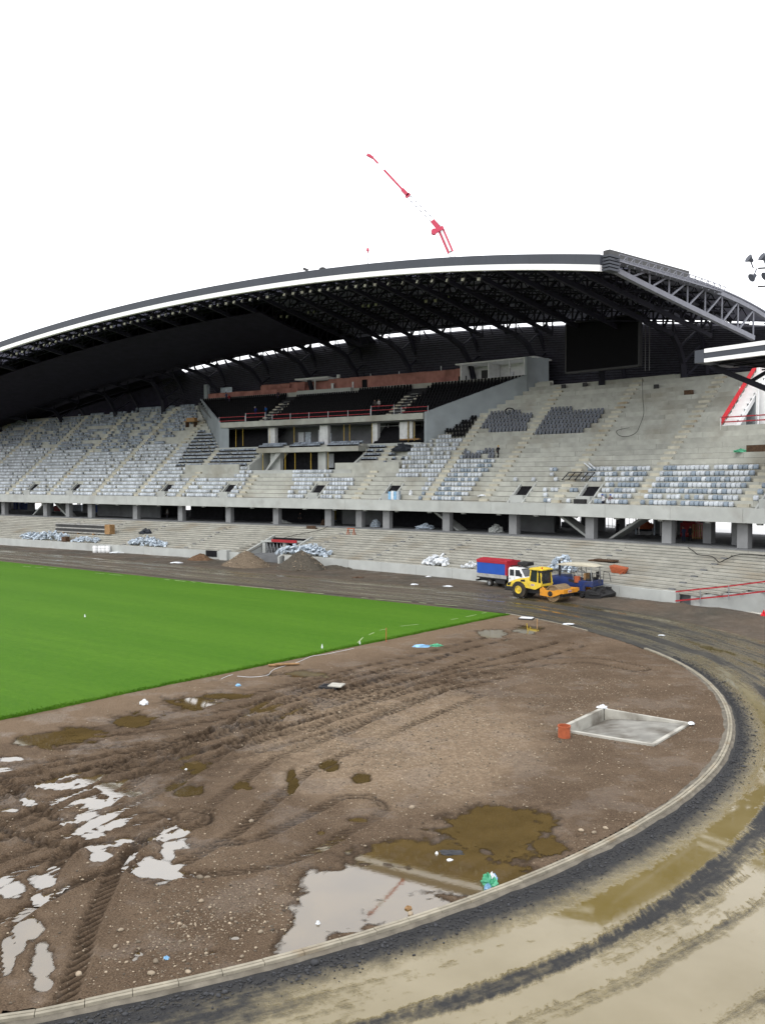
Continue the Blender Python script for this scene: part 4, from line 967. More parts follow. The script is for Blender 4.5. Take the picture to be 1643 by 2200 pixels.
# yellow scaffold props
for i, (x, r) in enumerate([(507, 24.0), (522, 24.2), (579, 24.0), (632, 24.0), (739, 24.0), (751, 24.2), (799, 24.1), (877, 24.0), (890, 24.2)]):
    s = at_r(x, 930, r)[0]; pr = thing('scaffold_prop', 'thin yellow steel prop standing under the balcony beam', 'prop', S3(s, r, 17.32), heading(s), 'yellow props under the balcony')
    MB().cyl((0, 0, .02), (0, 0, 2.0), .055, .055, 8).build('outer_tube', 'yellow_paint', pr); MB().cyl((0, 0, 1.9), (0, 0, 3.54), .04, .04, 8).build('inner_tube', 'yellow_paint', pr)
    MB().box(-.12, .12, -.12, .12, 0, .02).build('foot_plate', 'yellow_paint', pr)
for x in (565, 613, 634, 668, 705):
    s = at_r(x, 990, 20.5)[0]; pr = thing('scaffold_prop', 'thin dull yellow prop standing under the small entrance canopy', 'prop', S3(s, 20.5, 13.2), heading(s), 'props under the entrance canopy')
    MB().cyl((0, 0, .02), (0, 0, 1.6), .06, .06, 8).build('outer_tube', 'yellow_paint', pr); MB().cyl((0, 0, 1.5), (0, 0, 2.95), .045, .045, 8).build('inner_tube', 'yellow_paint', pr)
# red safety rails along the balcony front
def rail(pts, posts, label, h=1.1, name='safety_railing', rails=(1.05, .55), th=.085, pm='steel'):
    R = thing(name, label, 'railing', pts[0])
    loc = Vector(pts[0])
    for zz in rails:
        m = MB()
        for a, b in zip(pts[:-1], pts[1:]): m.bar(Vector(a) - loc + Vector((0, 0, zz)), Vector(b) - loc + Vector((0, 0, zz)), .05, th)
        m.build('rail', 'red_paint', R)
    for p in posts: MB().bar(Vector(p) - loc, Vector(p) - loc + Vector((0, 0, h)), .09).build('post', pm, R)
def brail(x0, x1, dz, label, nposts):
    a, b = at_r(x0, 895, 23.3)[0], at_r(x1, 890, 23.3)[0]; n = max(2, int((b - a) / 3)); z = 21.85 + dz
    pts = [S3(a + (b - a) * i / n, 23.3, z) for i in range(n + 1)]
    rail(pts, [S3(a + (b - a) * i / (nposts - 1), 23.3, 21.8) for i in range(nposts)], label, 1.1 + dz, rails=(.95, .3))
brail(471, 527, .0, 'short red two-bar railing at the left end of the balcony', 2)
brail(528, 570, .45, 'raised red railing by the left stair of the balcony', 2)
brail(585, 796, .0, 'long red two-bar railing along the middle of the balcony', 6)
brail(797, 846, .5, 'raised red railing in front of the two seated workers', 2)
brail(862, 919, .0, 'short red railing at the right end of the balcony', 2)
# ================================================================== ROOF
ROOF = thing('grandstand_roof', 'huge dark arched steel roof with grey and white edge band over the stand', 'roof', S3(0, 34, 25))
def zr(s): return 39.5 - (.00106 if s < 0 else .00203) * s * s
def dz(r): return -2.7 * max(0, min(r, 36.) / 36.) ** 3.2
RE = 53.0; RL = -112.
def rsurf(s, r): return zr(s) - .12 + dz(r)
def sheet(name, m, s0, s1, prof, step=2.5, th=.12, par=ROOF):
    """prof(s) -> list of (r, z); a thin shell swept along the plan"""
    n = max(1, int((s1 - s0) / step)); V = []; Fc = []; kk = None
    for i in range(n + 1):
        s = s0 + (s1 - s0) * i / n; pr = prof(s); kk = len(pr)
        for r, z in pr: V.append(S3(s, r, z))
        for r, z in pr: V.append(S3(s, r, z + th))
    for i in range(n):
        for j in range(kk - 1):
            a = i * 2 * kk + j; b = a + 2 * kk; Fc.append((a, b, b + 1, a + 1)); a += kk; b += kk; Fc.append((a, a + 1, b + 1, b))
        for j in (0, kk - 1): a = i * 2 * kk + j; b = a + 2 * kk; Fc.append((a, a + kk, b + kk, b))
    for i in (0, n):
        for j in range(kk - 1): a = i * 2 * kk + j; Fc.append((a, a + 1, a + 1 + kk, a + kk))
    return MB().add(V, Fc).build(name, m, par, world=True)
# roof decking in bays between the trusses
TRS = [-112., -103.5, -84., -67.3, -53., -41., -29.5, -18., -7.5, 3., 13., 23., 33.6, 44., 53.]
HALF = sorted(TRS + [(a + b) / 2 for a, b in zip(TRS[:-1], TRS[1:])])
for a, b in zip(TRS[:-1], TRS[1:]):
    sheet('roof_deck', 'roof_clear', a, b, lambda s: [(r, rsurf(s, r)) for r in (.4, 3, 6, 9)])
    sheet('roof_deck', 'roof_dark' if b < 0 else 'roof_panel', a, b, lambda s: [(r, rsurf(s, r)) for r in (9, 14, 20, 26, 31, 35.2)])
# closed black soffit under the left half
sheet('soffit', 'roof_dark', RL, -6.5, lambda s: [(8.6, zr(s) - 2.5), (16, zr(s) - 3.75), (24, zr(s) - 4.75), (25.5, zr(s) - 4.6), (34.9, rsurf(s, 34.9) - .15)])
# edge band: grey panels above, white strip below
s = RL
while s < RE - .05:
    e = min(s + 3.0, RE)
    def band(name, m, r0, r1, t0, t1):
        n = 2; V = []; Fc = []
        for i in range(n + 1):
            q = s + .006 + (e - s - .012) * i / n; z = zr(q); V += [S3(q, r0, z - t1), S3(q, r1, z - t1), S3(q, r1, z - t0), S3(q, r0, z - t0)]
        Fc = [(0, 1, 2, 3), (4 * n + 3, 4 * n + 2, 4 * n + 1, 4 * n)]
        for i in range(n):
            for j in range(4): Fc.append((4 * i + j, 4 * i + 4 + j, 4 * i + 4 + (j + 1) % 4, 4 * i + (j + 1) % 4))
        MB().add(V, Fc).build(name, m, ROOF, world=True)
    band('fascia_panel', 'fascia_grey', -.1, .38, -.02, 1.02); band('fascia_strip', 'fascia_white', -.14, .36, 1.022, 1.63)
    s = e
# radial trusses: deep at the back, bending down into a column
def tprof(s, k):   # k: 0..1 along the span -> top and bottom chord points
    r = 1.0 + k * 34.; zt = zr(s) - .3 + dz(r); zb = zr(s) + (-1.0 - 4.9 * (k ** .95)); return r, zt, zb
def truss(s, m, par=ROOF, w=.42, col=True, endt=False):
    mb = MB(); n = 8 if endt else 12; T = []; B = []
    for i in range(n + 1):
        r, zt, zb = tprof(s, i / n * .84); T.append(S3(s, r, zt)); B.append(S3(s, r, zb))
    r, zt, zb = tprof(s, .97); T.append(S3(s, r + .5, zt - .2))
    for a, b in zip(T[:-1], T[1:]): mb.bar(a, b, w * .9, .45 if not endt else .5)
    for a, b in zip(B[:-1], B[1:]): mb.bar(a, b, w, .55)
    for i in range(0, n + 1): mb.bar(T[i], B[i], .2 if not endt else .17)
    for i in range(n): mb.bar(B[i], T[i + 1], .22 if not endt else .19)
    # the chord bends down to the tier
    rb, _, zb = tprof(s, .84); leg = [(rb, zb)] + [(rb + 1.6, zb - 1.5), (rb + 2.7, zb - 3.4), (rb + 3.0, zb - 5.4)]
    base = 24.0
    if -46 < s < 27: leg = [(rb, zb)] + [(rb + 3.2, zb - 1.0), (rb + 6.0, zb - 3.4), (rb + 7.4, zb - 6.4)]
    if col:
        for (r0, z0), (r1, z1) in zip(leg[:-1], leg[1:]): mb.bar(S3(s, r0, z0), S3(s, r1, z1), .55, .7)
        r1, z1 = leg[-1]; mb.bar(S3(s, r1, z1 + .1), S3(s, r1 + .05, base - 1.2), .75, .75)
        for (r0, z0) in leg[1:]: mb.bar(S3(s, r0, z0), S3(s, r0 + 4.4, z0 + 2.6), .25)
        mb.bar(S3(s, 35.5, zt - .4), S3(s, 38.6, zt - 4.5), .4, .5); mb.bar(S3(s, 38.6, zt - 4.5), S3(s, 39.2, 23), .4, .5)
    mb.build('end_truss' if endt else 'truss', m, par, world=True)
for s in TRS[:-1]: truss(s, 'truss_black')
truss(RE + .1, 'truss_grey', w=.5, col=False, endt=True)
for a, b in zip(TRS[:-1], TRS[1:]): truss((a + b) / 2, 'truss_black', w=.26, col=False)
# purlins and lattice between the trusses
pr = MB()
for r in (2.2, 4.2, 6.2, 8.2, 11.5, 15, 18.5, 22, 25.5, 29):
    ss_ = np.arange(RL if r < 9 else -6, RE, 2.6)
    for a in ss_:
        b = min(a + 2.6, RE); za, zb = rsurf(a, r) - .15, rsurf(b, r) - .15; pr.bar(S3(a, r, za), S3(b, r, zb), .14)
        dpt = .9 if r < 9 else 1.6
        pr.bar(S3(a, r, za - dpt), S3(b, r, zb - dpt), .12); mid = (a + b) / 2
        pr.bar(S3(a, r, za - dpt), S3(mid, r, (za + zb) / 2), .09); pr.bar(S3(mid, r, (za + zb) / 2), S3(b, r, zb - dpt), .09)
kind(pr.build('purlins', 'truss_black', ROOF, world=True), 'stuff')
br = MB()
for a, b in zip(HALF[:-1], HALF[1:]):
    if a < -7: continue
    for k0, k1 in ((.25, .45), (.45, .65), (.65, .82)):
        r0, _, z0 = tprof(a, k0); r1, _, z1 = tprof(b, k1); br.bar(S3(a, r0, z0), S3(b, r1, z1 + 1.5), .14); r0, _, z0 = tprof(b, k0); r1, _, z1 = tprof(a, k1); br.bar(S3(b, r0, z0), S3(a, r1, z1 + 1.5), .14)
br.build('cross_bracing', 'truss_black', ROOF, world=True)
# daylight slit, then the louvred back wall curving down behind the top row
def bw(s, f):    # f 0 at the slit, 1 at the foot
    zt = zr(s) - 3.02; zb = 22.5; a = f * PI / 2; return 36.3 + 3.2 * math.sin(a), zt + (zb - zt) * (f ** 1.15)
NS = 34; lou = MB()
for i in range(NS):
    f0, f1 = i / NS, (i + .82) / NS; q = -58.
    while q < RE - .1:
        e = min(q + 5., RE); (ra, za), (rb, zb) = bw(q, f0), bw(q, f1); (rc, zc), (rd, zd) = bw(e, f0), bw(e, f1)
        lou.hexa([S3(q, rb, zb), S3(e, rd, zd), S3(e, rd + .06, zd), S3(q, rb + .06, zb), S3(q, ra + .16, za), S3(e, rc + .16, zc), S3(e, rc + .22, zc), S3(q, ra + .22, za)]); q = e
kind(lou.build('louvres', 'slat_dark', ROOF, world=True), 'stuff')
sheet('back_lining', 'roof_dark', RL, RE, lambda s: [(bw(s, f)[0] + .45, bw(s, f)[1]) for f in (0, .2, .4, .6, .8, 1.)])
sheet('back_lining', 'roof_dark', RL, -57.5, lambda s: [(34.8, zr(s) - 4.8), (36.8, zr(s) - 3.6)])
# slit is closed for a stretch over the middle
sheet('slit_cover', 'roof_dark', RL, -50.5, lambda s: [(35.1, rsurf(s, 35.1)), (36.9, zr(s) - 3.4)])
sheet('slit_cover', 'roof_dark', -9.8, -3.8, lambda s: [(35.1, rsurf(s, 35.1)), (36.9, zr(s) - 3.7)])
for s in np.arange(-49, RE, 2.1): 
    if random.random() < .8: MB().bar(S3(s, 35.3, rsurf(s, 35.2) - .1), S3(s + random.uniform(-.5, .5), 36.8, zr(s) - 3.8), random.choice((.12, .2, .3))).build('slit_bar', 'truss_black', ROOF, world=True)
# raised monitor deck on the corner of the roof end
ed = MB()
for i in range(10):
    r = .3 + i * .0; 
dk = MB()
for i in range(5):
    z0 = zr(RE) - 1.6 + i * .33; dk.sbox(RE - .0, RE + .9, .2, 1.9, z0, z0 + .22, 1)
dk.build('corner_louvre', 'fascia_grey', ROOF, world=True)
MB().sbox(RE - 1.2, RE - .4, 2, 16.5, zr(RE) + .02, zr(RE) + .95, 1).build('monitor_wall', 'steel_dark', ROOF, world=True)
wk = MB()
for i in range(16):
    r = 2 + i * 1.25; z = zr(RE) - .85 + dz(r); wk.bar(S3(RE + .75, r, z), S3(RE + .75, r, z + 1.05), .07)
    for h in (.55, 1.05): wk.bar(S3(RE + .75, r, z + h), S3(RE + .75, r + 1.25, z + h), .07)
    wk.bar(S3(RE + .75, r, z), S3(RE + .75, r + 1.25, z + 1.05), .06)
wk.build('walkway_rail', 'truss_grey', ROOF, world=True)
MB().hexa([S3(RE + .15, 1, zr(RE) - .55), S3(RE + .9, 1, zr(RE) - .55), S3(RE + .9, 21, zr(RE) - 1.0), S3(RE + .15, 21, zr(RE) - 1.0), S3(RE + .15, 1, zr(RE) - .42), S3(RE + .9, 1, zr(RE) - .42), S3(RE + .9, 21, zr(RE) - .9), S3(RE + .15, 21, zr(RE) - .9)]).build('walkway', 'truss_grey', ROOF, world=True)
rib = MB()
for i in range(60):
    r = 15 + i * .34; rib.sbox(RE - .6, RE + .35, r, r + .2, rsurf(RE, r) + .12, rsurf(RE, r) + .28, 1)
rib.build('deck_ribs', 'truss_grey', ROOF, world=True)
# ---- floodlights hung under the front edge and along a second line
def fl_mesh():
    h = MB().box(-.21, .21, -.16, .10, -.22, .22); hm = h.mesh('lamp_housing', 'steel_dark', .02)
    l = MB().box(-.18, .18, -.185, -.165, -.19, .19); lm = l.mesh('lamp_lens', 'lamp_glass')
    b = MB().bar((-.28, 0, 0), (-.28, 0, .62), .05).bar((.28, 0, 0), (.28, 0, .62), .05).bar((-.28, 0, .62), (.28, 0, .62), .05).bar((0, 0, .62), (0, 0, 1.3), .06); bm_ = b.mesh('lamp_bracket', 'steel_dark')
    return hm, lm, bm_
FHM, FLM, FBM = fl_mesh()
def floodlight(s, r, z, label, grp, tilt):
    t = thing('floodlight', label, 'floodlight', S3(s, r, z), heading(s) + random.uniform(-.5, .5), grp)
    for nm, me in (('housing', FHM), ('lens', FLM), ('bracket', FBM)):
        o = nobj(nm, me, t)
        if nm != 'bracket': o.rotation_euler = (tilt, 0, 0)
    return t
s = -58.
while s < 36:
    if random.random() < .90: floodlight(s, 1.7, zr(s) - 2.35, 'small square floodlight in the row under the white roof edge', 'floodlights along the roof edge', -.35)
    s += 1.55 if s < 18 else 2.3
for x, y in ((365, 716), (381, 718), (405, 714), (446, 706), (461, 704), (473, 701), (486, 699), (499, 697), (551, 687), (568, 686), (578, 684), (592, 682), (605, 681), (618, 681), (664, 672), (676, 671), (780, 658), (793, 658), (808, 655), (822, 655), (915, 648), (935, 647), (947, 640), (966, 639)):
    s, r, z = at_r(x, y, 14.); floodlight(s, 14., z, 'small square floodlight in the inner row on the dark soffit', 'floodlights of the inner row', -.2)

# ================================================================== VIDEO SCREEN
sa, sb = 32.2, 41.6; c = S3(36.9, 26, 26.3)
SCN = thing('video_screen', 'big blank black video screen hanging above the upper tier', 'screen', c)
MB().sbox(sa, sb, 26.0, 26.5, 26.5, 33.0).build('panel', 'screen_black', SCN, world=True)
fr = MB(); fr.sbox(sa - .1, sb + .1, 25.9, 26.6, 26.25, 26.48); fr.sbox(sa - .1, sb + .1, 25.9, 26.6, 33.0, 33.2); fr.sbox(sa - .2, sa, 25.9, 26.6, 26.3, 33.1); fr.sbox(sb, sb + .18, 25.9, 26.6, 26.3, 33.1)
fr.build('frame', 'machine_black', SCN, world=True)
for q in (sb + .75, sb + 1.25):
    MB().bar(S3(q, 26.2, 25.6), S3(q, 26.2, 33.2), .1).build('ladder_rail', 'steel_dark', SCN, world=True)
for q in (34.5, 39.5): MB().bar(S3(q, 26.8, 32), S3(q, 27.5, 36.5), .3).build('hanger', 'truss_black', SCN, world=True)

# ================================================================== END STAND ROOF, STAIR AND GAP (right edge)
ER = thing('end_stand_roof', 'low flat roof edge with two white stripes at the right of the stand', 'roof', S3(60.2, 5, 22.7))
MB().sbox(60.2, 61.2, 5.0, 11, 22.75, 23.95).build('end_cap', 'fascia_grey', ER, world=True)
for a in np.arange(61.2, 96, 6.):
    MB().sbox(a + .005, a + 5.995, 4.98, 5.4, 23.62, 24.0).build('stripe', 'fascia_white', ER, world=True)
    MB().sbox(a + .005, a + 5.995, 5.02, 5.4, 23.08, 23.62).build('fascia_panel', 'fascia_grey', ER, world=True)
    MB().sbox(a + .005, a + 5.995, 4.98, 5.4, 22.72, 23.08).build('stripe', 'fascia_white', ER, world=True)
    MB().sbox(a + .005, a + 5.995, 5.4, 17, 23.2, 23.5).build('roof_deck', 'roof_dark', ER, world=True)
em = MB()
for a in np.arange(62, 95, 3.2):
    em.bar(S3(a, 5.6, 22.9), S3(a, 17, 22.9), .2); em.bar(S3(a, 5.6, 22.9), S3(a + 3.2, 17, 22.6), .12)
for r in (7, 9.5, 12, 14.5): em.bar(S3(61.5, r, 22.7), S3(78, r, 22.7), .14)
em.build('truss', 'truss_black', ER, world=True)
p0 = at_r(1528, 787, 8.); p1 = at_r(1643, 836, 10.)
MB().bar(S3(p0[0], 8, p0[2]), S3(p1[0] + 5, 10, p1[2] - 2.4), .45, .5).build('strut', 'truss_black', ER, world=True)
x1 = at_r(1606, 822, 10); MB().bar(S3(x1[0], 10.1, x1[2]), S3(x1[0] + 5, 9, 23), .28).build('strut', 'truss_black', ER, world=True)
# white steel stair with red mesh rail
ST = thing('steel_stair', 'white steel stair with red mesh balustrade climbing beside the top rows', 'stair', S3(53, 23.4, 17.3))
ns = 13; R0_, R1_ = 23.6, 33.; Z0_, Z1_ = 17.6, 26.2
for i in range(ns):
    f = (i + .5) / ns; r = R0_ + (R1_ - R0_) * f; z = Z0_ + (Z1_ - Z0_) * f
    MB().sbox(52.75, 54.0, r - .36, r + .36, z - .05, z + .03, 1).build('tread', 'white_paint', ST, world=True)
    MB().sbox(52.75, 54.0, r + .3, r + .36, z, z + .62, 1).build('riser', 'white_paint', ST, world=True)
for q in (52.6, 54.0):
    m = MB(); m.hexa([S3(q, R0_, Z0_ - .75), S3(q + .12, R0_, Z0_ - .75), S3(q + .12, R1_, Z1_ - .75), S3(q, R1_, Z1_ - .75), S3(q, R0_, Z0_ - .1), S3(q + .12, R0_, Z0_ - .1), S3(q + .12, R1_, Z1_ - .1), S3(q, R1_, Z1_ - .1)]); m.build('stringer', 'white_paint', ST, world=True)
m = MB(); q = 52.62; m.hexa([S3(q, R0_, Z0_ + .35), S3(q + .04, R0_, Z0_ + .35), S3(q + .04, R1_, Z1_ + .35), S3(q, R1_, Z1_ + .35), S3(q, R0_, Z0_ + 1.2), S3(q + .04, R0_, Z0_ + 1.2), S3(q + .04, R1_, Z1_ + 1.2), S3(q, R1_, Z1_ + 1.2)]); m.build('balustrade', 'red_mesh', ST, world=True)
for f in (0, .45, .95):
    r = R0_ + (R1_ - R0_) * f; z = Z0_ + (Z1_ - Z0_) * f; MB().bar(S3(52.56, r, z - .2), S3(52.56, r, z + 1.25), .1).build('post', 'white_paint', ST, world=True)
for i, (x, w, z0, z1) in enumerate(((1612, 1.0, 9, 21.5), (1636, 1.1, 9, 22.5))):
    s = at_r(x, 880, 28)[0]; cl = MB().sbox(s - w / 2, s + w / 2, 28, 28.8, z0, z1, 1).build('white_column', 'concrete_grey' if i == 0 else 'white_paint', world=True, bevel=.03)
    tag(cl, ('grey' if i == 0 else 'white') + ' upright column standing in the gap behind the red railing', 'column')
s = at_r(1626, 820, 27)[0]; tag(MB().sbox(s - .12, s + .12, 27, 27.2, 18, 25.5, 1).build('white_post', 'white_paint', world=True), 'thin white post beside the top of the steel stair', 'post')
zt_ = TZ + TQ * 15
rail([S3(52.5, 23.6, zt_), S3(56, 23.6, zt_), S3(60, 23.6, zt_), S3(66, 23.6, zt_)], [S3(q, 23.6, zt_) for q in (52.6, 56.4, 60.2, 64)], 'red two-bar railing on the last step in front of the gap', 1.15, rails=(1.0, .45), th=.14)
# red railing at the foot of the lower tier
a0 = at_low(1432, 1268); z0 = 1.15
P_ = [S3(62.1, -.3, .1), S3(66.5, 1.2, .95), S3(71, 2.6, 1.95), S3(77, 4.3, 3.3)]
rail(P_, P_[1:] + [S3(64.2, .4, .35)], 'long sloping red railing beside the stepped rows at the right', 1.25, rails=(1.2, .35), th=.13)
tag(vwall(63.2, .42, 72.2, 5.2, -.4, 1.0, -.4, 2.35, .4, 'ramp_wall', 'concrete_smooth', None), 'sloping grey concrete wall under the stepped row ends at the right', 'wall')
tag(vwall(72.2, 5.2, 82, 8.2, -.4, 2.35, -.4, 3.2, .4, 'ramp_wall', 'concrete_smooth', None), 'grey concrete wall continuing to the right edge', 'wall')
# floodlight cluster on a mast beyond the stand
MA = thing('lighting_mast', 'floodlight mast showing dark lamp heads at the right edge', 'mast', (62, 130, 0))
MB().cyl((0, 0, 0), (0, 0, 47), .5, .3, 12).build('pole', 'steel', MA)
for zz in (43.3, 40.6, 38.9): MB().bar((-6.2 if zz > 40 else -5.0, 0, zz - .3), (6, 0, zz + .5), .22).build('crossbar', 'steel_dark', MA)
for i in range(5):
    for j, zz in enumerate((44.2, 41.8)):
        x = -7.4 + i * 1.95 + j * .5; z = zz + i * .22; m = MB(); m.lathe((x, -.2, z), (-.85, -.18, .5 if j == 0 else -.55), [(-.45, .1), (-.33, .24), (.0, .34), (.42, .64), (.5, .66)], 12); m.bar((x, 0, z), (x + .5, 0, 43.0 + i * .2), .14)
        m.build('lamp_head', 'fascia_grey', MA, smooth=40)

# ================================================================== CRANE BEHIND THE ROOF
def cpt(x, y, D=165.):
    d = ray(x, y); k = D / d[1]; return Vector((d[0] * k, D, CAMH + d[2] * k))
b0, b1, b2, b3 = cpt(968, 543), cpt(946, 492), cpt(876, 420), cpt(794, 332)
foot = b0 + (b0 - b1).normalized() * 62; foot.z = 0
CR = thing('mobile_crane', 'red and white telescopic crane boom rising behind the roof', 'crane', (foot.x, foot.y, 0))
o_ = Vector((foot.x, foot.y, 0)); L = lambda p: p - o_
low0 = L(b0) + (L(b0) - L(b1)).normalized() * 48
MB().bar(low0, L(b0), 1.0, 1.0).build('main_boom', 'white_paint', CR)
j = MB(); dd = (b1 - b0).normalized(); sx = Vector((dd.z, 0, -dd.x)) * .42
for sgn in (-1, 1): j.bar(L(b0) + sx * sgn, L(b1) + sx * sgn, .22, .4)
for k in (0, .98): j.bar(L(b0.lerp(b1, k)) - sx, L(b0.lerp(b1, k)) + sx, .5)
j.build('boom_section', 'crane_red', CR); MB().bar(L(b0), L(b1), .5, .45).build('boom_core', 'white_paint', CR)
m = MB(); m.bar(L(b1) - sx * 2.2, L(b1) + sx * 1.4, .8, .7); m.bar(L(b1) - sx * .5, L(b1) + (b2 - b1).normalized() * 2.2, .5, .8); m.cyl(L(b1) - sx * 3.2 + Vector((0, -.5, 0)), L(b1) - sx * 3.2 + Vector((0, .5, 0)), .55, .55, 12); m.build('boom_head', 'crane_red', CR)
lt = MB(); e2 = (b2 - b1).normalized(); s2 = Vector((e2.z, 0, -e2.x)) * .38
pts_ = [b1.lerp(b2, i / 14) for i in range(15)]
for sgn in (-1, 1): lt.bar(L(b1) + s2 * sgn, L(b2) + s2 * sgn, .10)
for i in range(14): lt.bar(L(pts_[i]) + s2 * (1 if i % 2 else -1), L(pts_[i + 1]) + s2 * (-1 if i % 2 else 1), .09)
lt.build('jib_lattice', 'truss_grey', CR)
m = MB(); m.bar(L(b2) - s2 * 1.3, L(b2) + s2 * 1.2, .6, .5); m.bar(L(b2), L(b2) + (b3 - b2).normalized() * 1.6, .6); m.build('jib_joint', 'crane_red', CR)
q1, q2 = b2.lerp(b3, .62), b2.lerp(b3, .78)
MB().bar(L(b2), L(q1), .34).build('jib_section', 'crane_red', CR); MB().bar(L(q1), L(q2), .32).build('jib_section', 'white_paint', CR); MB().bar(L(q2), L(b3), .3).build('jib_section', 'crane_red', CR)
m = MB(); m.bar(L(b3) - Vector((.5, 0, 0)), L(b3) + Vector((.6, 0, -.6)), .45); m.build('jib_tip', 'crane_red', CR)
MB().box(-3, 3, -1.4, 1.4, .8, 2.6).box(-3, -1, -1.3, 1.3, 2.6, 4).build('carrier', 'crane_red', CR, bevel=.08)
for xx in (-2.3, -.8, .8, 2.3):
    for yy in (-1.4, 1.1): MB().cyl((xx, yy, .65), (xx, yy + .3, .65), .65, .65, 16).build('wheel', 'rubber', CR)
mp0, mp1, mp2 = cpt(790, 556, 160), cpt(790, 543, 160), cpt(790, 533, 160)
MS = thing('slim_mast', 'thin white mast with red top peeping over the roof', 'mast', (mp0.x, mp0.y, 0))
MB().cyl((0, 0, 0), (0, 0, mp1.z), .16, .12, 8).build('shaft', 'white_dirty', MS); MB().cyl((0, 0, mp1.z), (0, 0, mp2.z), .14, .1, 8).build('tip', 'crane_red', MS); MB().cyl((0, 0, mp2.z - .5), (0, 0, mp2.z), .28, .2, 8).build('lamp', 'crane_red', MS)
for i, (x, y, lab) in enumerate(((657, 566, 'small dark tilted lamp standing on top of the roof edge'), (693, 562, 'small dark domed vent standing on top of the roof edge'))):
    s, r, z = at_r(x, y, .6); q = thing('roof_lamp' if i == 0 else 'roof_vent', lab, 'lamp' if i == 0 else 'vent', S3(s, .6, zr(s)))
    if i == 0: MB().bar((0, 0, 0), (0, 0, .4), .08).bar((-.35, 0, .55), (.3, 0, .3), .3).build('head', 'steel_dark', q)
    else: MB().lathe((0, 0, 0), (0, 0, 1), [(0, .1), (.15, .12), (.16, .48), (.3, .42), (.42, .2)], 12).build('dome', 'steel_dark', q)

# ================================================================== SEATS
def seat_mesh(kindn, m):
    mb = MB()
    if kindn == 'wrapped':        # folded seat in its plastic wrap: a rounded lump
        prof = [(-.17, .02), (-.24, .12), (-.25, .28), (-.22, .42), (-.12, .52), (.02, .55), (.10, .50), (.12, .06)]
        W_ = [-.245, -.205, .205, .245]; sc_ = [.72, 1., 1., .72]; k = len(prof); vs = []
        for w, q in zip(W_, sc_): vs += [(w, -.03 + (y + .03) * q, .24 + (z - .24) * q) for y, z in prof]
        fs = [tuple(range(k)), tuple(3 * k + j for j in range(k - 1, -1, -1))]
        for i in range(3):
            for j in range(k): fs.append((i * k + j, (i + 1) * k + j, (i + 1) * k + (j + 1) % k, i * k + (j + 1) % k))
        mb.add(vs, fs)
    elif kindn == 'shell':        # upright backrest on a dark folded base
        mb.hexa([(-.21, .0, .3), (.21, .0, .3), (.21, .07, .3), (-.21, .07, .3), (-.17, .1, .86), (.17, .1, .86), (.17, .15, .86), (-.17, .15, .86)])
        mb.hexa([(-.2, -.18, .05), (.2, -.18, .05), (.2, .05, .05), (-.2, .05, .05), (-.2, -.14, .46), (.2, -.14, .46), (.2, .05, .4), (-.2, .05, .4)])
    elif kindn == 'arm':          # seat with arms, seen from the side
        mb.hexa([(-.2, .05, .35), (.2, .05, .35), (.2, .13, .35), (-.2, .13, .35), (-.2, .16, .95), (.2, .16, .95), (.2, .22, .95), (-.2, .22, .95)])
        mb.box(-.2, .2, -.3, .1, .3, .42); mb.box(-.25, -.21, -.3, .15, .55, .62); mb.box(.21, .25, -.3, .15, .55, .62); mb.box(-.25, -.21, -.1, .0, .0, .55); mb.box(.21, .25, -.1, .0, .0, .55)
    return mb
SEATK = [('wrapped', 'seat_pale'), ('wrapped', 'seat_mid'), ('shell', 'seat_slate'), ('shell', 'seat_black'), ('arm', 'seat_black')]
SM = {}
for kn, m in SEATK: SM[(kn, m)] = seat_mesh(kn, m).mesh('seat', m, .035 if kn == 'wrapped' else 0, 50)
def pin(px, py, poly):
    c = False; j = len(poly) - 1
    for i in range(len(poly)):
        xi, yi = poly[i]; xj, yj = poly[j]
        if (yi > py) != (yj > py) and px < (xj - xi) * (py - yi) / (yj - yi) + xi: c = not c
        j = i
    return c
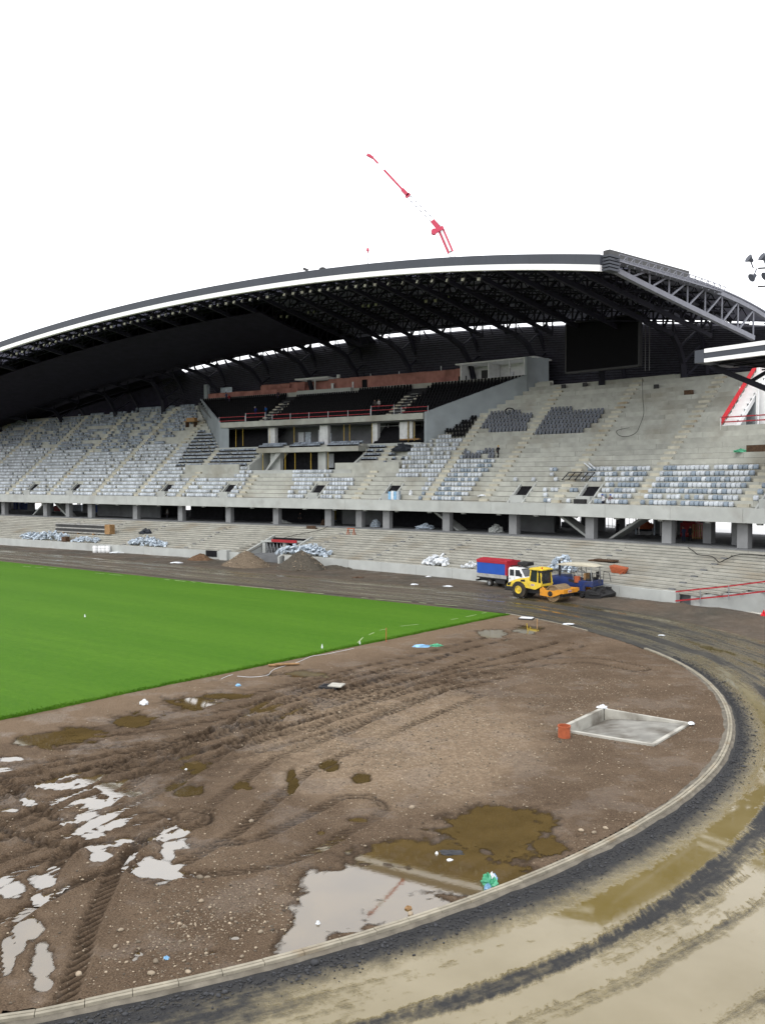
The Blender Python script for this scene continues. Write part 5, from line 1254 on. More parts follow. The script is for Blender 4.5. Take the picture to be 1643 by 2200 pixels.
# blocks of seats, outlined on the photograph: (outline, kind, share filled, label)
BL = [
 ([(1345, 1003), (1520, 1003), (1495, 1045), (1440, 1088), (1300, 1086)], 'w', .97, 'in the full block left of the bottom right aisle'),
 ([(1535, 998), (1660, 990), (1660, 1050), (1628, 1072), (1600, 1092), (1450, 1090)], 'w', .97, 'in the full block at the right edge'),
 ([(1265, 1000), (1342, 1000), (1330, 1036), (1265, 1030)], 'w', .92, 'beside the leaning dark frame'),
 ([(1285, 1036), (1320, 1036), (1312, 1062), (1290, 1086), (1255, 1086), (1262, 1062)], 'w', .95, 'around the two workers at the parapet'),
 ([(1178, 1003), (1262, 1003), (1262, 1045), (1222, 1085), (1165, 1080)], 'w', .42, 'left standing loosely between two stair openings'),
 ([(1100, 1028), (1152, 1028), (1150, 1058), (1100, 1080)], 'w', .35, 'left standing beside the stair opening right of the aisle'),
 ([(940, 990), (1062, 990), (1045, 1012), (990, 1078), (896, 1076)], 'w', .97, 'in the tall block below the walking worker'),
 ([(988, 968), (1068, 965), (1060, 990), (968, 990)], 'g', .72, 'half unpacked in the rows just below the walking worker'),
 ([(905, 938), (1000, 938), (960, 1000), (930, 1022), (775, 1022), (780, 1002), (860, 1002)], 'w', .85, 'in the slanting rows right of the hospitality seats'),
 ([(1048, 888), (1145, 888), (1128, 926), (1032, 926)], 'd', 1., 'in the smaller slate block high in the right stand'),
 ([(1160, 884), (1302, 878), (1278, 912), (1238, 932), (1130, 934)], 'd', 1., 'in the larger slate block high in the right stand'),
 ([(925, 920), (1012, 915), (1012, 940), (925, 942)], 'a', 1., 'in the row at the foot of the grey side wall'),
 ([(988, 902), (1024, 900), (1024, 918), (988, 920)], 'a', 1., 'in the short upper row by the grey side wall'),
 ([(420, 1003), (545, 1003), (525, 1040), (500, 1072), (400, 1070)], 'w', .92, 'in the block left of the empty middle rows'),
 ([(635, 1000), (775, 1000), (760, 1035), (728, 1076), (618, 1074)], 'w', .94, 'in the middle block below the entrance canopy'),
 ([(430, 925), (500, 935), (455, 1000), (380, 1000)], 'k', .9, 'left of the entrance canopy'),
 ([(470, 922), (630, 928), (560, 970), (530, 1000), (440, 1000)], 'k', .97, 'left of the entrance canopy'),
 ([(630, 928), (740, 928), (740, 962), (560, 962)], 'k', .97, 'above the entrance canopy'),
 ([(735, 922), (862, 922), (830, 962), (815, 992), (735, 992)], 'k', .97, 'right of the entrance canopy'),
 ([(835, 940), (905, 935), (880, 990), (825, 995)], 'k', .5, 'right of the entrance canopy'),
 ([(-200, 958), (30, 958), (100, 962), (240, 975), (330, 955), (400, 950), (440, 985), (430, 1003), (420, 1030), (395, 1072), (-200, 1072)], 'w', .93, ''),
 ([(-200, 905), (40, 905), (150, 895), (300, 878), (420, 866), (425, 900), (350, 955), (240, 975), (100, 962), (30, 958), (-200, 958)], 'h', .62, ''),
]
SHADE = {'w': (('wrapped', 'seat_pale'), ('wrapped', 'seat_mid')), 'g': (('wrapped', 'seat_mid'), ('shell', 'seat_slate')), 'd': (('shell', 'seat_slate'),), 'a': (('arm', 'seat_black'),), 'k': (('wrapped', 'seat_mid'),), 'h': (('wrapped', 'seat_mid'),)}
WORD = {'seat_pale': 'pale plastic-wrapped seat ', 'seat_mid': 'mid grey plastic-wrapped seat ', 'seat_slate': 'dark slate blue seat ', 'seat_black': 'black armrest seat '}
cand = []
for k in range(NROW + 1):
    r = T0 + TT * k + .46; z = TZ + TQ * k; s = SL
    while s < 68:
        s += .52
        if any(abs(s - a) < .78 for a in AISLES): continue
        if 0 <= k <= 4 and any(abs(s - v) < 1.4 for v in VOMS): continue
        if r > 22.6:
            e = vip_edges(max(r, 23.2))
            if e[0] - .6 < s < e[1] + .8: continue
        if 8 <= k <= 14 and ENTR[0] - .5 < s < ENTR[1] + .5: continue
        if k in (6, 7, 8) and (-32.5 < s < -19.3 or .3 < s < 11.6): continue
        x, y = P2(s, r); px, py = proj(x, y, z + .25)
        for poly, kd, fill, lab in BL:
            if pin(px, py, poly):
                cl = noise.noise(Vector((s * .35, k * .8, 3.)))
                ok = random.random() < fill if kd not in 'hg' else (cl + random.uniform(-.25, .25)) > (.5 - fill) * .9
                if kd == 'w' and fill < .5: ok = noise.noise(Vector((s * .9, k * .9, 9.))) > .12
                if ok: cand.append((math.hypot(x, y), s, r, z, kd, lab))
                break
cand.sort(key=lambda q: q[0])
def seat_angle(s): return heading(s)
cnt = {}; stuff = {'seat_stuff_pale': ([], []), 'seat_stuff_grey': ([], []), 'seat_slate': ([], []), 'seat_black': ([], [])}
base_np = {}
for kn in ('wrapped', 'shell'):
    b = seat_mesh(kn, ''); base_np[kn] = (np.array(b.v), b.f)
def addstuff(key, kn, s, r, z, sc=1.):
    vs, fs = stuff[key]; a = seat_angle(s) + random.uniform(-.06, .06); ca, sa = math.cos(a), math.sin(a); B, Fb = base_np[kn]; B = B * sc; x, y = P2(s, r); o = len(vs)
    for p in B: vs.append((p[0] * ca - p[1] * sa + x, p[0] * sa + p[1] * ca + y, p[2] + z + .005))
    fs.extend(tuple(i + o for i in f) for f in Fb)
def addshade(s, r, z):  # black strip below each grey seat top, shading put in as colour
    vs, fs = stuff['seat_black']; o = len(vs); a = .225
    for dr, z0 in ((-.44, 0), (-.26, 0), (-.26, .26), (-.42, .20)): vs.extend([S3(s - a, r + dr, z + z0 + .004), S3(s + a, r + dr, z + z0 + .004)])
    fs.extend(tuple(i + o for i in f) for f in ((0, 1, 7, 6), (6, 7, 5, 4), (4, 5, 3, 2), (0, 6, 4, 2), (1, 3, 5, 7)))
for rr_, zz_ in ((20.75, 16.955), (21.75, 17.305)):
    q = ENTR[0] + .4
    while q < ENTR[1] - .3:
        if not any(abs(q - w) < .7 for w in (-11.2, -3.5)): addstuff('seat_stuff_grey', 'wrapped', q, rr_, zz_); addshade(q, rr_, zz_)
        q += .52
for d, s, r, z, kd, lab in cand:
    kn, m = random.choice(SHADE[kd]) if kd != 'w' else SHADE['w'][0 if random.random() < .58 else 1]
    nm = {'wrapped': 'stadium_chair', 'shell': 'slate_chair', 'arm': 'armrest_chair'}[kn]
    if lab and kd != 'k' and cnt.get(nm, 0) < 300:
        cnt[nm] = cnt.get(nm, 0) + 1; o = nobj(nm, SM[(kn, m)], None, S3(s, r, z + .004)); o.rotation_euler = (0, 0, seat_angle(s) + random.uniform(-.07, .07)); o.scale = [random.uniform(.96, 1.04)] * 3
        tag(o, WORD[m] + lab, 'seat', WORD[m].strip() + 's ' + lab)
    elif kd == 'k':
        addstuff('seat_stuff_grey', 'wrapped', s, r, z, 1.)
        addshade(s, r, z)
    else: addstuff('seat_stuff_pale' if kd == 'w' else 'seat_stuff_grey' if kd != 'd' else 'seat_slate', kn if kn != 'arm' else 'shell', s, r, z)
for key, (vs, fs) in stuff.items():
    if vs:
        lab = {'seat_stuff_pale': 'countless pale wrapped seats filling the far left rows', 'seat_stuff_grey': 'countless grey seats shaded under the roof at the upper left', 'seat_slate': 'dark slate seats beyond the counted ones', 'seat_black': 'black strips painted as shading under the grey seats around the entrance canopy'}[key]
        o = MB().add(vs, fs).build('far_seats', key, world=True); kind(tag(o, lab, 'seats'), 'stuff')
# black seats of the balcony
bc = []
for k in range(VN):
    r = VR0 + VT * k + .5; z = VZ0 + VQ * k; e = vip_edges(r); s = e[0] + .5
    while s < e[1] - .3:
        if all(not (-1.25 < s - q < 1.65) for q in VSTAIR) and not (k == VN - 1 and -20 < s < -5): bc.append((camd(s, r), s, r, z))
        s += .52
ORD = ['front', 'second', 'third', 'fourth', 'fifth', 'sixth', 'seventh', 'eighth', 'ninth', 'tenth', 'last']
bc.sort(); bv, bf = [], []
for i, (d, s, r, z) in enumerate(bc):
    if i < 230:
        row = round((r - .5 - VR0) / VT); o = nobj('balcony_chair', SM[('shell', 'seat_black')], None, S3(s, r, z + .003)); o.rotation_euler = (0, 0, seat_angle(s)); lb = 'black seat in the %s row of the balcony %s' % (ORD[row], 'right of the right stair' if s > VSTAIR[1] else 'left of the right stair'); tag(o, lb, 'seat', lb.replace('seat', 'seats'))
    else:
        a = seat_angle(s); ca, sa = math.cos(a), math.sin(a); B, Fb = base_np['shell']; x, y = P2(s, r); o = len(bv)
        for p in B: bv.append((p[0] * ca - p[1] * sa + x, p[0] * sa + p[1] * ca + y, p[2] + z + .003))
        bf.extend(tuple(i_ + o for i_ in f) for f in Fb)
kind(tag(MB().add(bv, bf).build('balcony_seats', 'seat_black', world=True), 'rows of black seats filling the left and middle of the balcony', 'seats'), 'stuff')
# ================================================================== WATER JUMP PIT
a_, b_, c_, d_ = [Vector((q[0], q[1], 0)) for q in PITC]       # left, back, right, front corners
PIT = thing('jump_pit', 'pale concrete wedge-shaped pit sunk in the gravelly mud', 'pit', (float(pc[0]), float(pc[1]), 0))
pl = Vector((float(pc[0]), float(pc[1]), 0)); pm_ = lambda p, z: (p.x - pl.x, p.y - pl.y, z)
def rim(p, q, w, z0, z1, name):
    cen = (a_ + b_ + c_ + d_) / 4; d = (q - p).normalized(); nn = Vector((-d.y, d.x, 0)); nn = nn if nn.dot(cen - p) > 0 else -nn
    m = MB().hexa([pm_(p, z0), pm_(q, z0), pm_(q + nn * w, z0), pm_(p + nn * w, z0), pm_(p, z1), pm_(q, z1), pm_(q + nn * w, z1), pm_(p + nn * w, z1)])
    return m.build(name, 'pit_concrete', PIT, bevel=.012)
cen = (a_ + b_ + c_ + d_) / 4
rim(a_, b_, .20, -.85, .16, 'deep_wall'); rim(a_ + (d_ - a_) * .052, d_, .17, -.85, .150, 'side_wall'); rim(b_ + (c_ - b_) * .052, c_ - (c_ - b_) * .0, .15, -.85, .146, 'side_wall'); rim(d_ + (c_ - d_) * .05, c_ - (c_ - d_) * .05, .18, -.4, .143, 'shallow_wall')
i_ = lambda p, k: cen + (p - cen) * k
fl = MB(); n = 8; aa, bb, cc, dd_ = i_(a_, .97), i_(b_, .97), i_(c_, .96), i_(d_, .96); vs = []
for i in range(n + 1):
    f = i / n; zf = -.48 + .56 * (f ** .55); p, q = aa.lerp(dd_, f), bb.lerp(cc, f); vs += [pm_(p, zf), pm_(q, zf)]
fl.add(vs, [(2 * i, 2 * i + 1, 2 * i + 3, 2 * i + 2) for i in range(n)]); fl.build('ramp_floor', 'pit_floor', PIT, smooth=60)
# ================================================================== LOOSE THINGS ON THE GROUND
def onmud(x, y): p = gnd(x, y); return (p.x, p.y, hgt(p.x, p.y))
p = onmud(1211, 1586)
pipe = MB(); pipe.lathe(p, (0, 0, 1), [(-.1, .27), (.44, .27), (.45, .29), (.52, .29), (.52, .255), (.1, .25), (.1, .02)], 24)
tag(pipe.build('drain_pipe', 'rust_orange', smooth=40, world=True), 'short orange-brown drain pipe standing up beside the concrete pit', 'pipe')
def crumple(name, loc, size, m, label, cat, seed, n=26, flat=.5, parent=None, parts=None):
    """a crumpled sheet or bag: jittered dome of facets"""
    rnd = random.Random(seed); V = []; Fc = []; nu, nv_ = 14, 7
    for j in range(nv_ + 1):
        t = j / nv_ * PI / 2
        for i in range(nu):
            a = 2 * PI * i / nu; k = 1 + rnd.uniform(-.32, .32); V.append((loc[0] + size[0] * math.cos(t) * math.cos(a) * k, loc[1] + size[1] * math.cos(t) * math.sin(a) * k, loc[2] + size[2] * (math.sin(t) * (1 + rnd.uniform(-.35, .3)) if j else 0) - (.01 if not j else 0)))
    for j in range(nv_):
        for i in range(nu): Fc.append((j * nu + i, j * nu + (i + 1) % nu, (j + 1) * nu + (i + 1) % nu, (j + 1) * nu + i))
    Fc.append(tuple(nv_ * nu + i for i in range(nu)))
    o = MB().add(V, Fc).build(name, m, parent, world=True)
    if label: tag(o, label, cat)
    return o
bg_ = thing('plastic_bag', 'crumpled green and white plastic bag in the puddle by the kerb', 'bag', tuple(gnd(1052, 1905)))
o3 = Vector(gnd(1052, 1905))
for i, (x, y, s, m) in enumerate(((1046, 1898, .16, 'plastic_green'), (1056, 1894, .14, 'plastic_white'), (1060, 1902, .12, 'plastic_green'), (1048, 1912, .10, 'plastic_blue'), (1062, 1890, .09, 'plastic_blue'))):
    q = gnd(x, y); crumple('fold', (q.x, q.y, 0), (s, s, s * 1.7), m, None, '', i, parent=bg_)
for x, y, sz, m, nm, lab, cat in ((310, 1516, (.22, .16, .22), 'plastic_white', 'plastic_bag', 'crumpled white plastic bag in the mud near the turf', 'bag'), (1293, 1527, (.26, .2, .16), 'plastic_white', 'plastic_sheet', 'white plastic sheet caught on the back corner of the pit', 'plastic'),
    (905, 1391, (.55, .30, .14), 'plastic_blue', 'plastic_wrap', 'pale blue plastic wrapping trodden into the mud', 'plastic'), (936, 1390, (.45, .25, .16), 'plastic_green', 'plastic_wrap', 'greenish plastic wrapping beside the pale blue one', 'plastic'),
    (970, 1832, (.36, .22, .05), 'asphalt_clod', 'gravel_patch', 'dark clod of gravel rising out of the big puddle', 'clod'), (966, 1848, (.10, .07, .05), 'plastic_white', 'paper_scrap', 'white scrap floating below the clod in the puddle', 'litter'), (938, 1834, (.05, .05, .07), 'plastic_white', 'plastic_cup', 'tiny white cup floating left of the clod', 'litter'),
    (877, 1952, (.10, .08, .08), 'timber', 'cloth_scrap', 'tan scrap lying where the puddle meets the kerb', 'litter'), (512, 1476, (.14, .10, .12), 'plastic_blue', 'plastic_bottle', 'small blue bottle lying beside the white rope', 'litter'), (1484, 1561, (.16, .12, .10), 'plastic_white', 'plastic_sheet', 'scrap of white plastic on the right corner of the pit', 'plastic'),
    (358, 2065, (.07, .06, .07), 'plastic_blue', 'bottle_cap', 'bright blue scrap among the pebbles near the kerb', 'litter'), (1220, 1343, (.5, .2, .08), 'plastic_white', 'plastic_sheet', 'white plastic sheet lying on the far kerb', 'plastic'), (1420, 1366, (.25, .12, .04), 'plastic_white', 'paper_sheet', 'pale sheet lying on the wet track bend', 'litter'),
    (400, 1653, (.05, .05, .05), 'plastic_white', 'paper_scrap', 'tiny white scrap at the edge of a brown rut puddle', 'litter'), (683, 1985, (.06, .04, .09), 'plastic_white', 'paper_scrap', 'white scrap sticking out of the bright part of the puddle', 'litter'), (183, 1328, (.06, .05, .22), 'plastic_white', 'marker_flag', 'tiny white marker standing on the left of the pitch', 'marker'),
    (692, 1396, (.05, .05, .28), 'plastic_white', 'marker_flag', 'tiny white marker near the edge of the turf', 'marker'), (773, 1388, (.05, .05, .24), 'plastic_white', 'marker_flag', 'tiny white marker where the curved line starts', 'marker')):
    q = onmud(x, y) if y > 1330 else tuple(gnd(x, y))
    if 'turf' in lab or 'pitch' in lab or 'line starts' in lab: q = (q[0], q[1], .09)
    if 'corner of the pit' in lab: q = (q[0], q[1], .14)
    crumple(nm, (q[0], q[1], q[2] - .01), sz, m, lab, cat, x)
# big single stones near the kerb and puddles
for i, (x, y, s) in enumerate(((433, 1942, .10), (248, 2040, .09), (170, 2095, .12), (325, 2098, .12), (560, 2008, .09), (335, 2073, .11), (430, 1893, .13), (445, 1890, .12), (540, 1767, .13), (1248, 1790, .12), (1275, 1795, .11), (882, 1965, .13), (1300, 1785, .12), (1055, 1925, .09), (520, 2060, .08), (405, 2095, .10), (260, 2005, .09), (640, 1935, .08))):
    q = onmud(x, y); V = ico * (1 + RNG.uniform(-.15, .15, (12, 1))) * np.array([s, s * .75, s * .55]); o = MB().add([tuple(v) for v in V], [tuple(f) for f in icf])
    me = o.mesh('stone', 'stone', .02, 60); ob = nobj('cobble', me, None, (q[0], q[1], q[2] + s * .25)); ob.rotation_euler = (0, 0, i); tag(ob, 'fist-sized pale cobble lying loose in the mud', 'stone', 'larger cobbles in the mud')
# manhole with its lid lifted
q = onmud(710, 1481); MH = thing('manhole', 'open square manhole with its pale lid shifted to one side', 'manhole', (q[0], q[1], q[2] - .06), -.3)
MB().box(-.55, .45, -.4, .4, .0, .14).build('frame', 'machine_black', MH, bevel=.02); MB().box(-.05, .72, -.36, .42, .145, .22).build('lid', 'pit_concrete', MH, bevel=.02); MB().box(-.45, .3, -.3, .3, .141, .143).build('shaft', 'dark_void', MH)
q = onmud(1130, 1332); MH = thing('manhole', 'white manhole lid on a dark frame by the far corner of the pitch', 'manhole', (q[0], q[1], q[2] - .05), -.4)
MB().box(-.6, .6, -.45, .45, 0, .14).build('frame', 'machine_black', MH, bevel=.02); MB().box(-.5, .55, -.4, .4, .142, .2).build('lid', 'white_dirty', MH, bevel=.02)
q = onmud(608, 1432); tag(MB().box(-.9, .7, -.16, .16, .0, .09).box(-.5, 1.0, -.28, .0, .09, .15).build('timber_board', 'timber', bevel=.01), 'pair of weathered boards lying along the turf edge', 'board').location = q
bpy.data.objects['timber_board'].rotation_euler = (0, .04, .35)
q = onmud(1134, 1356); tag(MB().bar((0, 0, -.1), (-.12, 0, .6), .06).build('marker_stake', 'yellow_paint'), 'short yellow stake leaning at a puddle near the far corner', 'stake').location = q
q = onmud(1153, 1350); tag(MB().bar((0, 0, -.1), (.02, 0, .75), .05).build('marker_stake', 'timber'), 'thin timber stake right of the yellow stake', 'stake').location = q
q = onmud(829, 1381); tag(MB().bar((0, 0, -.1), (.02, 0, 1.0), .05).build('marker_stake', 'rust_orange'), 'thin orange stake at the edge of the turf', 'stake').location = q
def rope(name, pts, r, m, label, cat, z=.02, n=4):
    P = smooth([np.array(onmud(*p)) for p in pts], n); o = MB().tube([Vector(p) + Vector((0, 0, z)) for p in P], r, 5).build(name, m, world=True); return tag(o, label, cat)
rope('white_rope', [(510, 1455), (540, 1458), (575, 1452), (590, 1440), (640, 1425), (668, 1413), (700, 1408), (760, 1396)], .013, 'plastic_white', 'white rope winding along the mud beside the turf', 'rope')
rope('white_rope', [(475, 1462), (490, 1455), (500, 1452)], .012, 'plastic_white', 'short end of white rope left of the long one', 'rope')
# hurdle-like pale bars lying in the water of the track
for i, (x0, y0, x1, y1) in enumerate(()):
    pass
# ================================================================== HEAPS
def heap(x, y, wpx, hpx, m, name, label, seed, tail=0):
    c = gnd(x, y); sc = math.hypot(c.x, c.y) / F; R_ = wpx / 2 * sc * 1.05; h = hpx * sc * 1.05; n, k = 40, 18; V = [(0, 0, h)]; Fc = []; rnd = random.Random(seed)
    for j in range(1, k + 1):
        f = j / k
        for i in range(n):
            a = 2 * PI * i / n; wob = 1 + .16 * noise.noise(Vector((math.cos(a) * 1.3, math.sin(a) * 1.3, seed))); rr_ = R_ * f * wob; pz = h * (1 - f ** 1.15) + (.30 * noise.noise(Vector((rr_ * math.cos(a) * .7, rr_ * math.sin(a) * .7, seed))) + .14 * noise.noise(Vector((rr_ * math.cos(a) * 2.1, rr_ * math.sin(a) * 2.1, seed)))) * min(1, f * 3) * (1 - f * .6) + rnd.uniform(-.05, .05)
            V.append((rr_ * math.cos(a), rr_ * math.sin(a) * .75, pz if j < k else -.1))
    for i in range(n): Fc.append((0, 1 + i, 1 + (i + 1) % n))
    for j in range(k - 1):
        for i in range(n): a = 1 + j * n + i; b = 1 + j * n + (i + 1) % n; Fc.append((a, a + n, b + n, b))
    o = MB().add(V, Fc).build(name, m); o.location = c; o.rotation_euler = (0, 0, -AL); tag(o, label, 'heap'); return o
heap(430, 1203, 62, 13, 'soil_heap', 'soil_heap', 'small reddish-brown soil heap beside the service hatch', 3)
heap(530, 1216, 115, 31, 'gravel_heap', 'gravel_heap', 'brown gravel heap in front of the tunnel gate', 5)
heap(648, 1222, 122, 38, 'gravel_dark', 'gravel_heap', 'larger dark gravel heap right of the tunnel gate', 8)
heap(718, 1222, 80, 7, 'gravel_dark', 'gravel_spill', 'low dark gravel spill trailing right from the large heap', 11)
# stones on the heaps
pts = []
for (x, y, w, h) in ((530, 1216, 115, 31), (648, 1222, 122, 38)):
    c = gnd(x, y); sc = math.hypot(c.x, c.y) / F; R_ = w / 2 * sc; hh = h * sc
    for i in range(700):
        f = math.sqrt(random.random()) ; a = random.uniform(0, 2 * PI); ca, sa = math.cos(-AL), math.sin(-AL); lx, ly = R_ * f * math.cos(a), R_ * f * math.sin(a) * .75
        pts.append((c.x + lx * ca - ly * sa, c.y + lx * sa + ly * ca, hh * 1.04 * (1 - f ** 1.15)))
pebbles('heap_stones', pts, 'stone', 'loose stones covering the two gravel heaps', .07)
# ---- plastic-wrapped bundles piled on the lower rows
def bundle(x0, x1, y0, y1, label, m, seed, n=90, sz=.34):
    rnd = random.Random(seed); mb = MB()
    s0, r0, z0 = at_low(x0, y1); s1, r1, z1 = at_low(x1, y1); rm_ = max(.3, min(r0, r1)); top = (y1 - y0) * .065
    for i in range(n):
        f = rnd.random(); hgt_ = top * (1 - (2 * f - 1) ** 2 * .8) * rnd.random(); s = s0 + (s1 - s0) * f; r = rm_ + rnd.uniform(.1, 1.3); z = LZ + LQ / LT * (r - L0) + hgt_ + .05
        c = Vector(S3(s, r, z)); q = [Vector((rnd.uniform(-1, 1), rnd.uniform(-1, 1), rnd.uniform(-.8, .8))) * sz for _ in range(4)]
        R_ = Matrix.Rotation(rnd.uniform(0, 6), 3, Vector((rnd.random(), rnd.random(), rnd.random())).normalized()); w = [(R_ @ Vector(v)) for v in ((-1, -.6, -.3), (1, -.6, -.3), (1, .6, -.3), (-1, .6, -.3), (-.9, -.5, .35), (.8, -.6, .3), (.9, .6, .4), (-.9, .5, .3))]
        mb.hexa([c + v * sz * rnd.uniform(.6, 1.05) for v in w])
    tag(mb.build('plastic_pile', m, world=True), label, 'plastic pile')
bundle(18, 62, 1153, 1166, 'pale plastic heap at the far left on the first rows', 'plastic_bluish', 1, 60)
bundle(55, 134, 1147, 1166, 'tall bluish plastic heap left of the timber box', 'plastic_bluish', 2, 120)
bundle(148, 205, 1156, 1166, 'glittering grey plastic heap right of the timber box', 'plastic_bluish', 3, 90, .26)
bundle(265, 352, 1158, 1174, 'bluish plastic heap behind the white barrels', 'plastic_bluish', 4, 120)
bundle(582, 702, 1177, 1196, 'long bluish plastic heap behind the dark gravel heap', 'plastic_bluish', 5, 150)
bundle(902, 955, 1202, 1216, 'white plastic heap on the rows left of the truck', 'plastic_white', 6, 70)
bundle(1176, 1232, 1205, 1228, 'pale plastic heap behind the yellow roller', 'plastic_bluish', 9, 70)
bundle(985, 1012, 1216, 1222, 'flat white plastic scraps just left of the truck', 'plastic_white', 7, 18, .25)
def onlow(x, y): s, r, z = at_low(x, y); k = max(0, int((r - L0) / LT)); return s, r, LZ + LQ * k
s, r, z = onlow(140, 1163); tag(MB().sbox(s - .5, s + .6, r - .3, r + .5, z, z + .8, 1).build('timber_box', 'timber_dark', world=True), 'dark brown timber box between two plastic heaps', 'box')
# long bundle of dark steel sections with an orange end
s0, r0, z0 = onlow(110, 1147); s1, r1, z1 = onlow(240, 1148); r0 = 4.2; z0 = LZ + LQ * 5
SB = thing('steel_bundle', 'long stack of dark steel sections with orange end lying on the lower rows', 'steel stack', S3((s0 + s1) / 2, r0, z0))
for k in range(7):
    for j in range(2): MB().sbox(s0 + random.uniform(0, .2), s1 - 1.3, r0 + j * .5, r0 + j * .5 + .46, z0 + k * .23, z0 + k * .23 + .19).build('section', 'steel_dark' if k % 3 else 'alu', SB, world=True)
MB().sbox(s1 - 1.25, s1, r0 - .05, r0 + 1.05, z0, z0 + 1.6, 1).build('end_crate', 'timber', SB, bevel=.03, world=True)
for q in (s0 + 2, s0 + 6, s0 + 10): MB().sbox(q, q + .25, r0 - .08, r0 + 1.0, z0 - .25, z0, 1).build('bearer', 'timber', SB, world=True)
s, r, z = onlow(314, 1145); crumple('black_sack', S3(s, r, z), (1.0, .5, .75), 'fabric_dark', 'dark tarpaulin bundle on the lower rows', 'tarpaulin', 31)
# barrels
for i, x in enumerate((205, 216, 224, 233)):
    p = gnd(x, 1187); b = thing('white_barrel', ('leftmost' if i == 0 else 'second' if i == 1 else 'third' if i == 2 else 'rightmost') + ' of four white plastic barrels against the front wall', 'barrel', (p.x, p.y, .0), 0, 'white barrels by the wall')
    MB().lathe((0, 0, 0), (0, 0, 1), [(0, .34), (.05, .37), (.32, .38), (.36, .40), (.40, .38), (.68, .38), (.72, .40), (.76, .38), (1.02, .36), (1.06, .31)], 18).build('body', 'white_paint', b, smooth=45); MB().cyl((0, 0, 1.06), (0, 0, 1.1), .30, .29, 18).build('lid', 'white_dirty', b)
for i, (x, y, w) in enumerate(((248, 1188, 1.3), (272, 1188, 1.6), (316, 1191, 1.1), (380, 1210, 1.2), (345, 1177, .9), (231, 1177, .6))):
    p = gnd(x, y); crumple('plastic_sheet', (p.x, p.y, .03), (w * .7, w * .35, .15), 'plastic_white', 'flat white plastic sheet lying by the wall near the barrels', 'plastic', 40 + i, )['group'] = 'white sheets near the barrels'
for i, (x, y, w) in enumerate(((962, 1261, 1.2), (770, 1242, 1.3), (1355, 1289, .9), (920, 1240, .7), (890, 1257, .8))):
    p = gnd(x, y); o = crumple('litter', (p.x, p.y, .03), (w * .5, w * .25, .12), 'plastic_white' if i != 1 else 'timber_dark', ('white scrap of plastic lying on the dirt by the track', 'dark timber baulk lying on the dirt by the track')[i == 1], 'litter', 60 + i)
    if i != 1: o['group'] = 'white scraps by the track'
# red and rust things on the right rows
s, r, z = onlow(1330, 1229); CRT = thing('steel_skip', 'small rusty red tipped skip on the lower rows right of the paver', 'skip', S3(s, r, z), heading(s) + .2)
MB().hexa([(-.7, -.4, .05), (.7, -.4, .0), (.6, .4, .05), (-.6, .4, .1), (-.9, -.55, .75), (.8, -.6, .55), (.8, .5, .6), (-.8, .5, .85)]).build('tub', 'rust_orange', CRT, bevel=.03); MB().bar((.3, -.7, 0), (1.0, -.3, .7), .12).build('handle', 'rust_orange', CRT)
s, r, z = onlow(1290, 1207); tag(MB().sbox(s - 1.6, s + .8, r, r + .9, z, z + .16, 1).sbox(s - .8, s + 1.7, r - .2, r + .7, z + .162, z + .30, 1).build('timber_planks', 'timber_dark', world=True), 'dark planks stacked behind the cream canopy', 'planks')
s, r, z = onlow(754, 1147); TR = thing('trestle', 'orange timber trestle standing on the lower rows', 'trestle', S3(s, r, z), heading(s))
for sx in (-.5, .5):
    for sy in (-.25, .25): MB().bar((sx * 1.15, sy, 0), (sx, 0, .85), .08).build('leg', 'rust_orange', TR)
MB().box(-.65, .65, -.1, .1, .85, .97).build('beam', 'rust_orange', TR)
s, r, z = onlow(668, 1135); tag(MB().sbox(s - .8, s + .8, r, r + .7, z, z + .14, 1).sbox(s - .8, s + .8, r, r + .12, z + .14, z + .5, 1).build('pallet', 'timber_dark', world=True), 'dark pallet leaning at the edge of the concourse', 'pallet')
def tiercable(pts, surf, label, r=.03):
    P = []
    for x, y in pts: s_, r_, z_ = surf(x, y); P.append(np.array(S3(s_, r_ - .12, z_ + .12)))
    return tag(MB().tube([Vector(q) for q in smooth(P, 4)], r, 5).build('cable', 'cable_black', world=True), label, 'cable')
tiercable([(1478, 1178), (1492, 1188), (1500, 1194), (1530, 1198), (1545, 1210), (1560, 1204), (1590, 1194), (1660, 1198)], at_low, 'black cable looping over the lower rows at the right', .045)
tiercable([(1380, 815), (1381, 860), (1383, 890), (1375, 915), (1368, 930), (1355, 938), (1340, 940), (1328, 936), (1326, 927), (1352, 921)], at_tier, 'long thin black cable hanging down the empty right rows', .03)
tiercable([(600, 1160), (640, 1150), (690, 1140), (705, 1132)], at_low, 'brown hose lying across the middle lower rows', .04)
# things on the upper tier
def ontier(x, y): s_, r_, z_ = at_tier(x, y); k = max(0, int((r_ - T0) / TT)); return s_, T0 + TT * k + .05, TZ + TQ * k
s, r, z = ontier(1095, 888); CC = thing('cable_coil', 'black coil of cable lying on the rows beside the grey side wall', 'coil', S3(s, r + .3, z), 0)
for k in range(5): MB().tube([(.62 * math.cos(a) * (1 + .04 * k), .2 * math.sin(a), .55 + .5 * math.sin(a) + .03 * k) for a in np.linspace(0, 2 * PI, 22)], .035, 5).build('loop', 'cable_black', CC)
s, r, z = ontier(1240, 1028); FRM = thing('barred_grating', 'dark barred steel frame leaning over loose seats', 'frame', S3(s, r - .2, z + .2), heading(s))
for i in range(5): MB().bar((-1.9 + i * .95, 0, 0), (-1.5 + i * .95, .9, .95), .1).build('bar', 'machine_black', FRM)
for f in (0, .5, 1): MB().bar((-1.9 + .4 * f, .9 * f, .95 * f), (1.9 + .4 * f, .9 * f, .95 * f), .1).build('bar', 'machine_black', FRM)
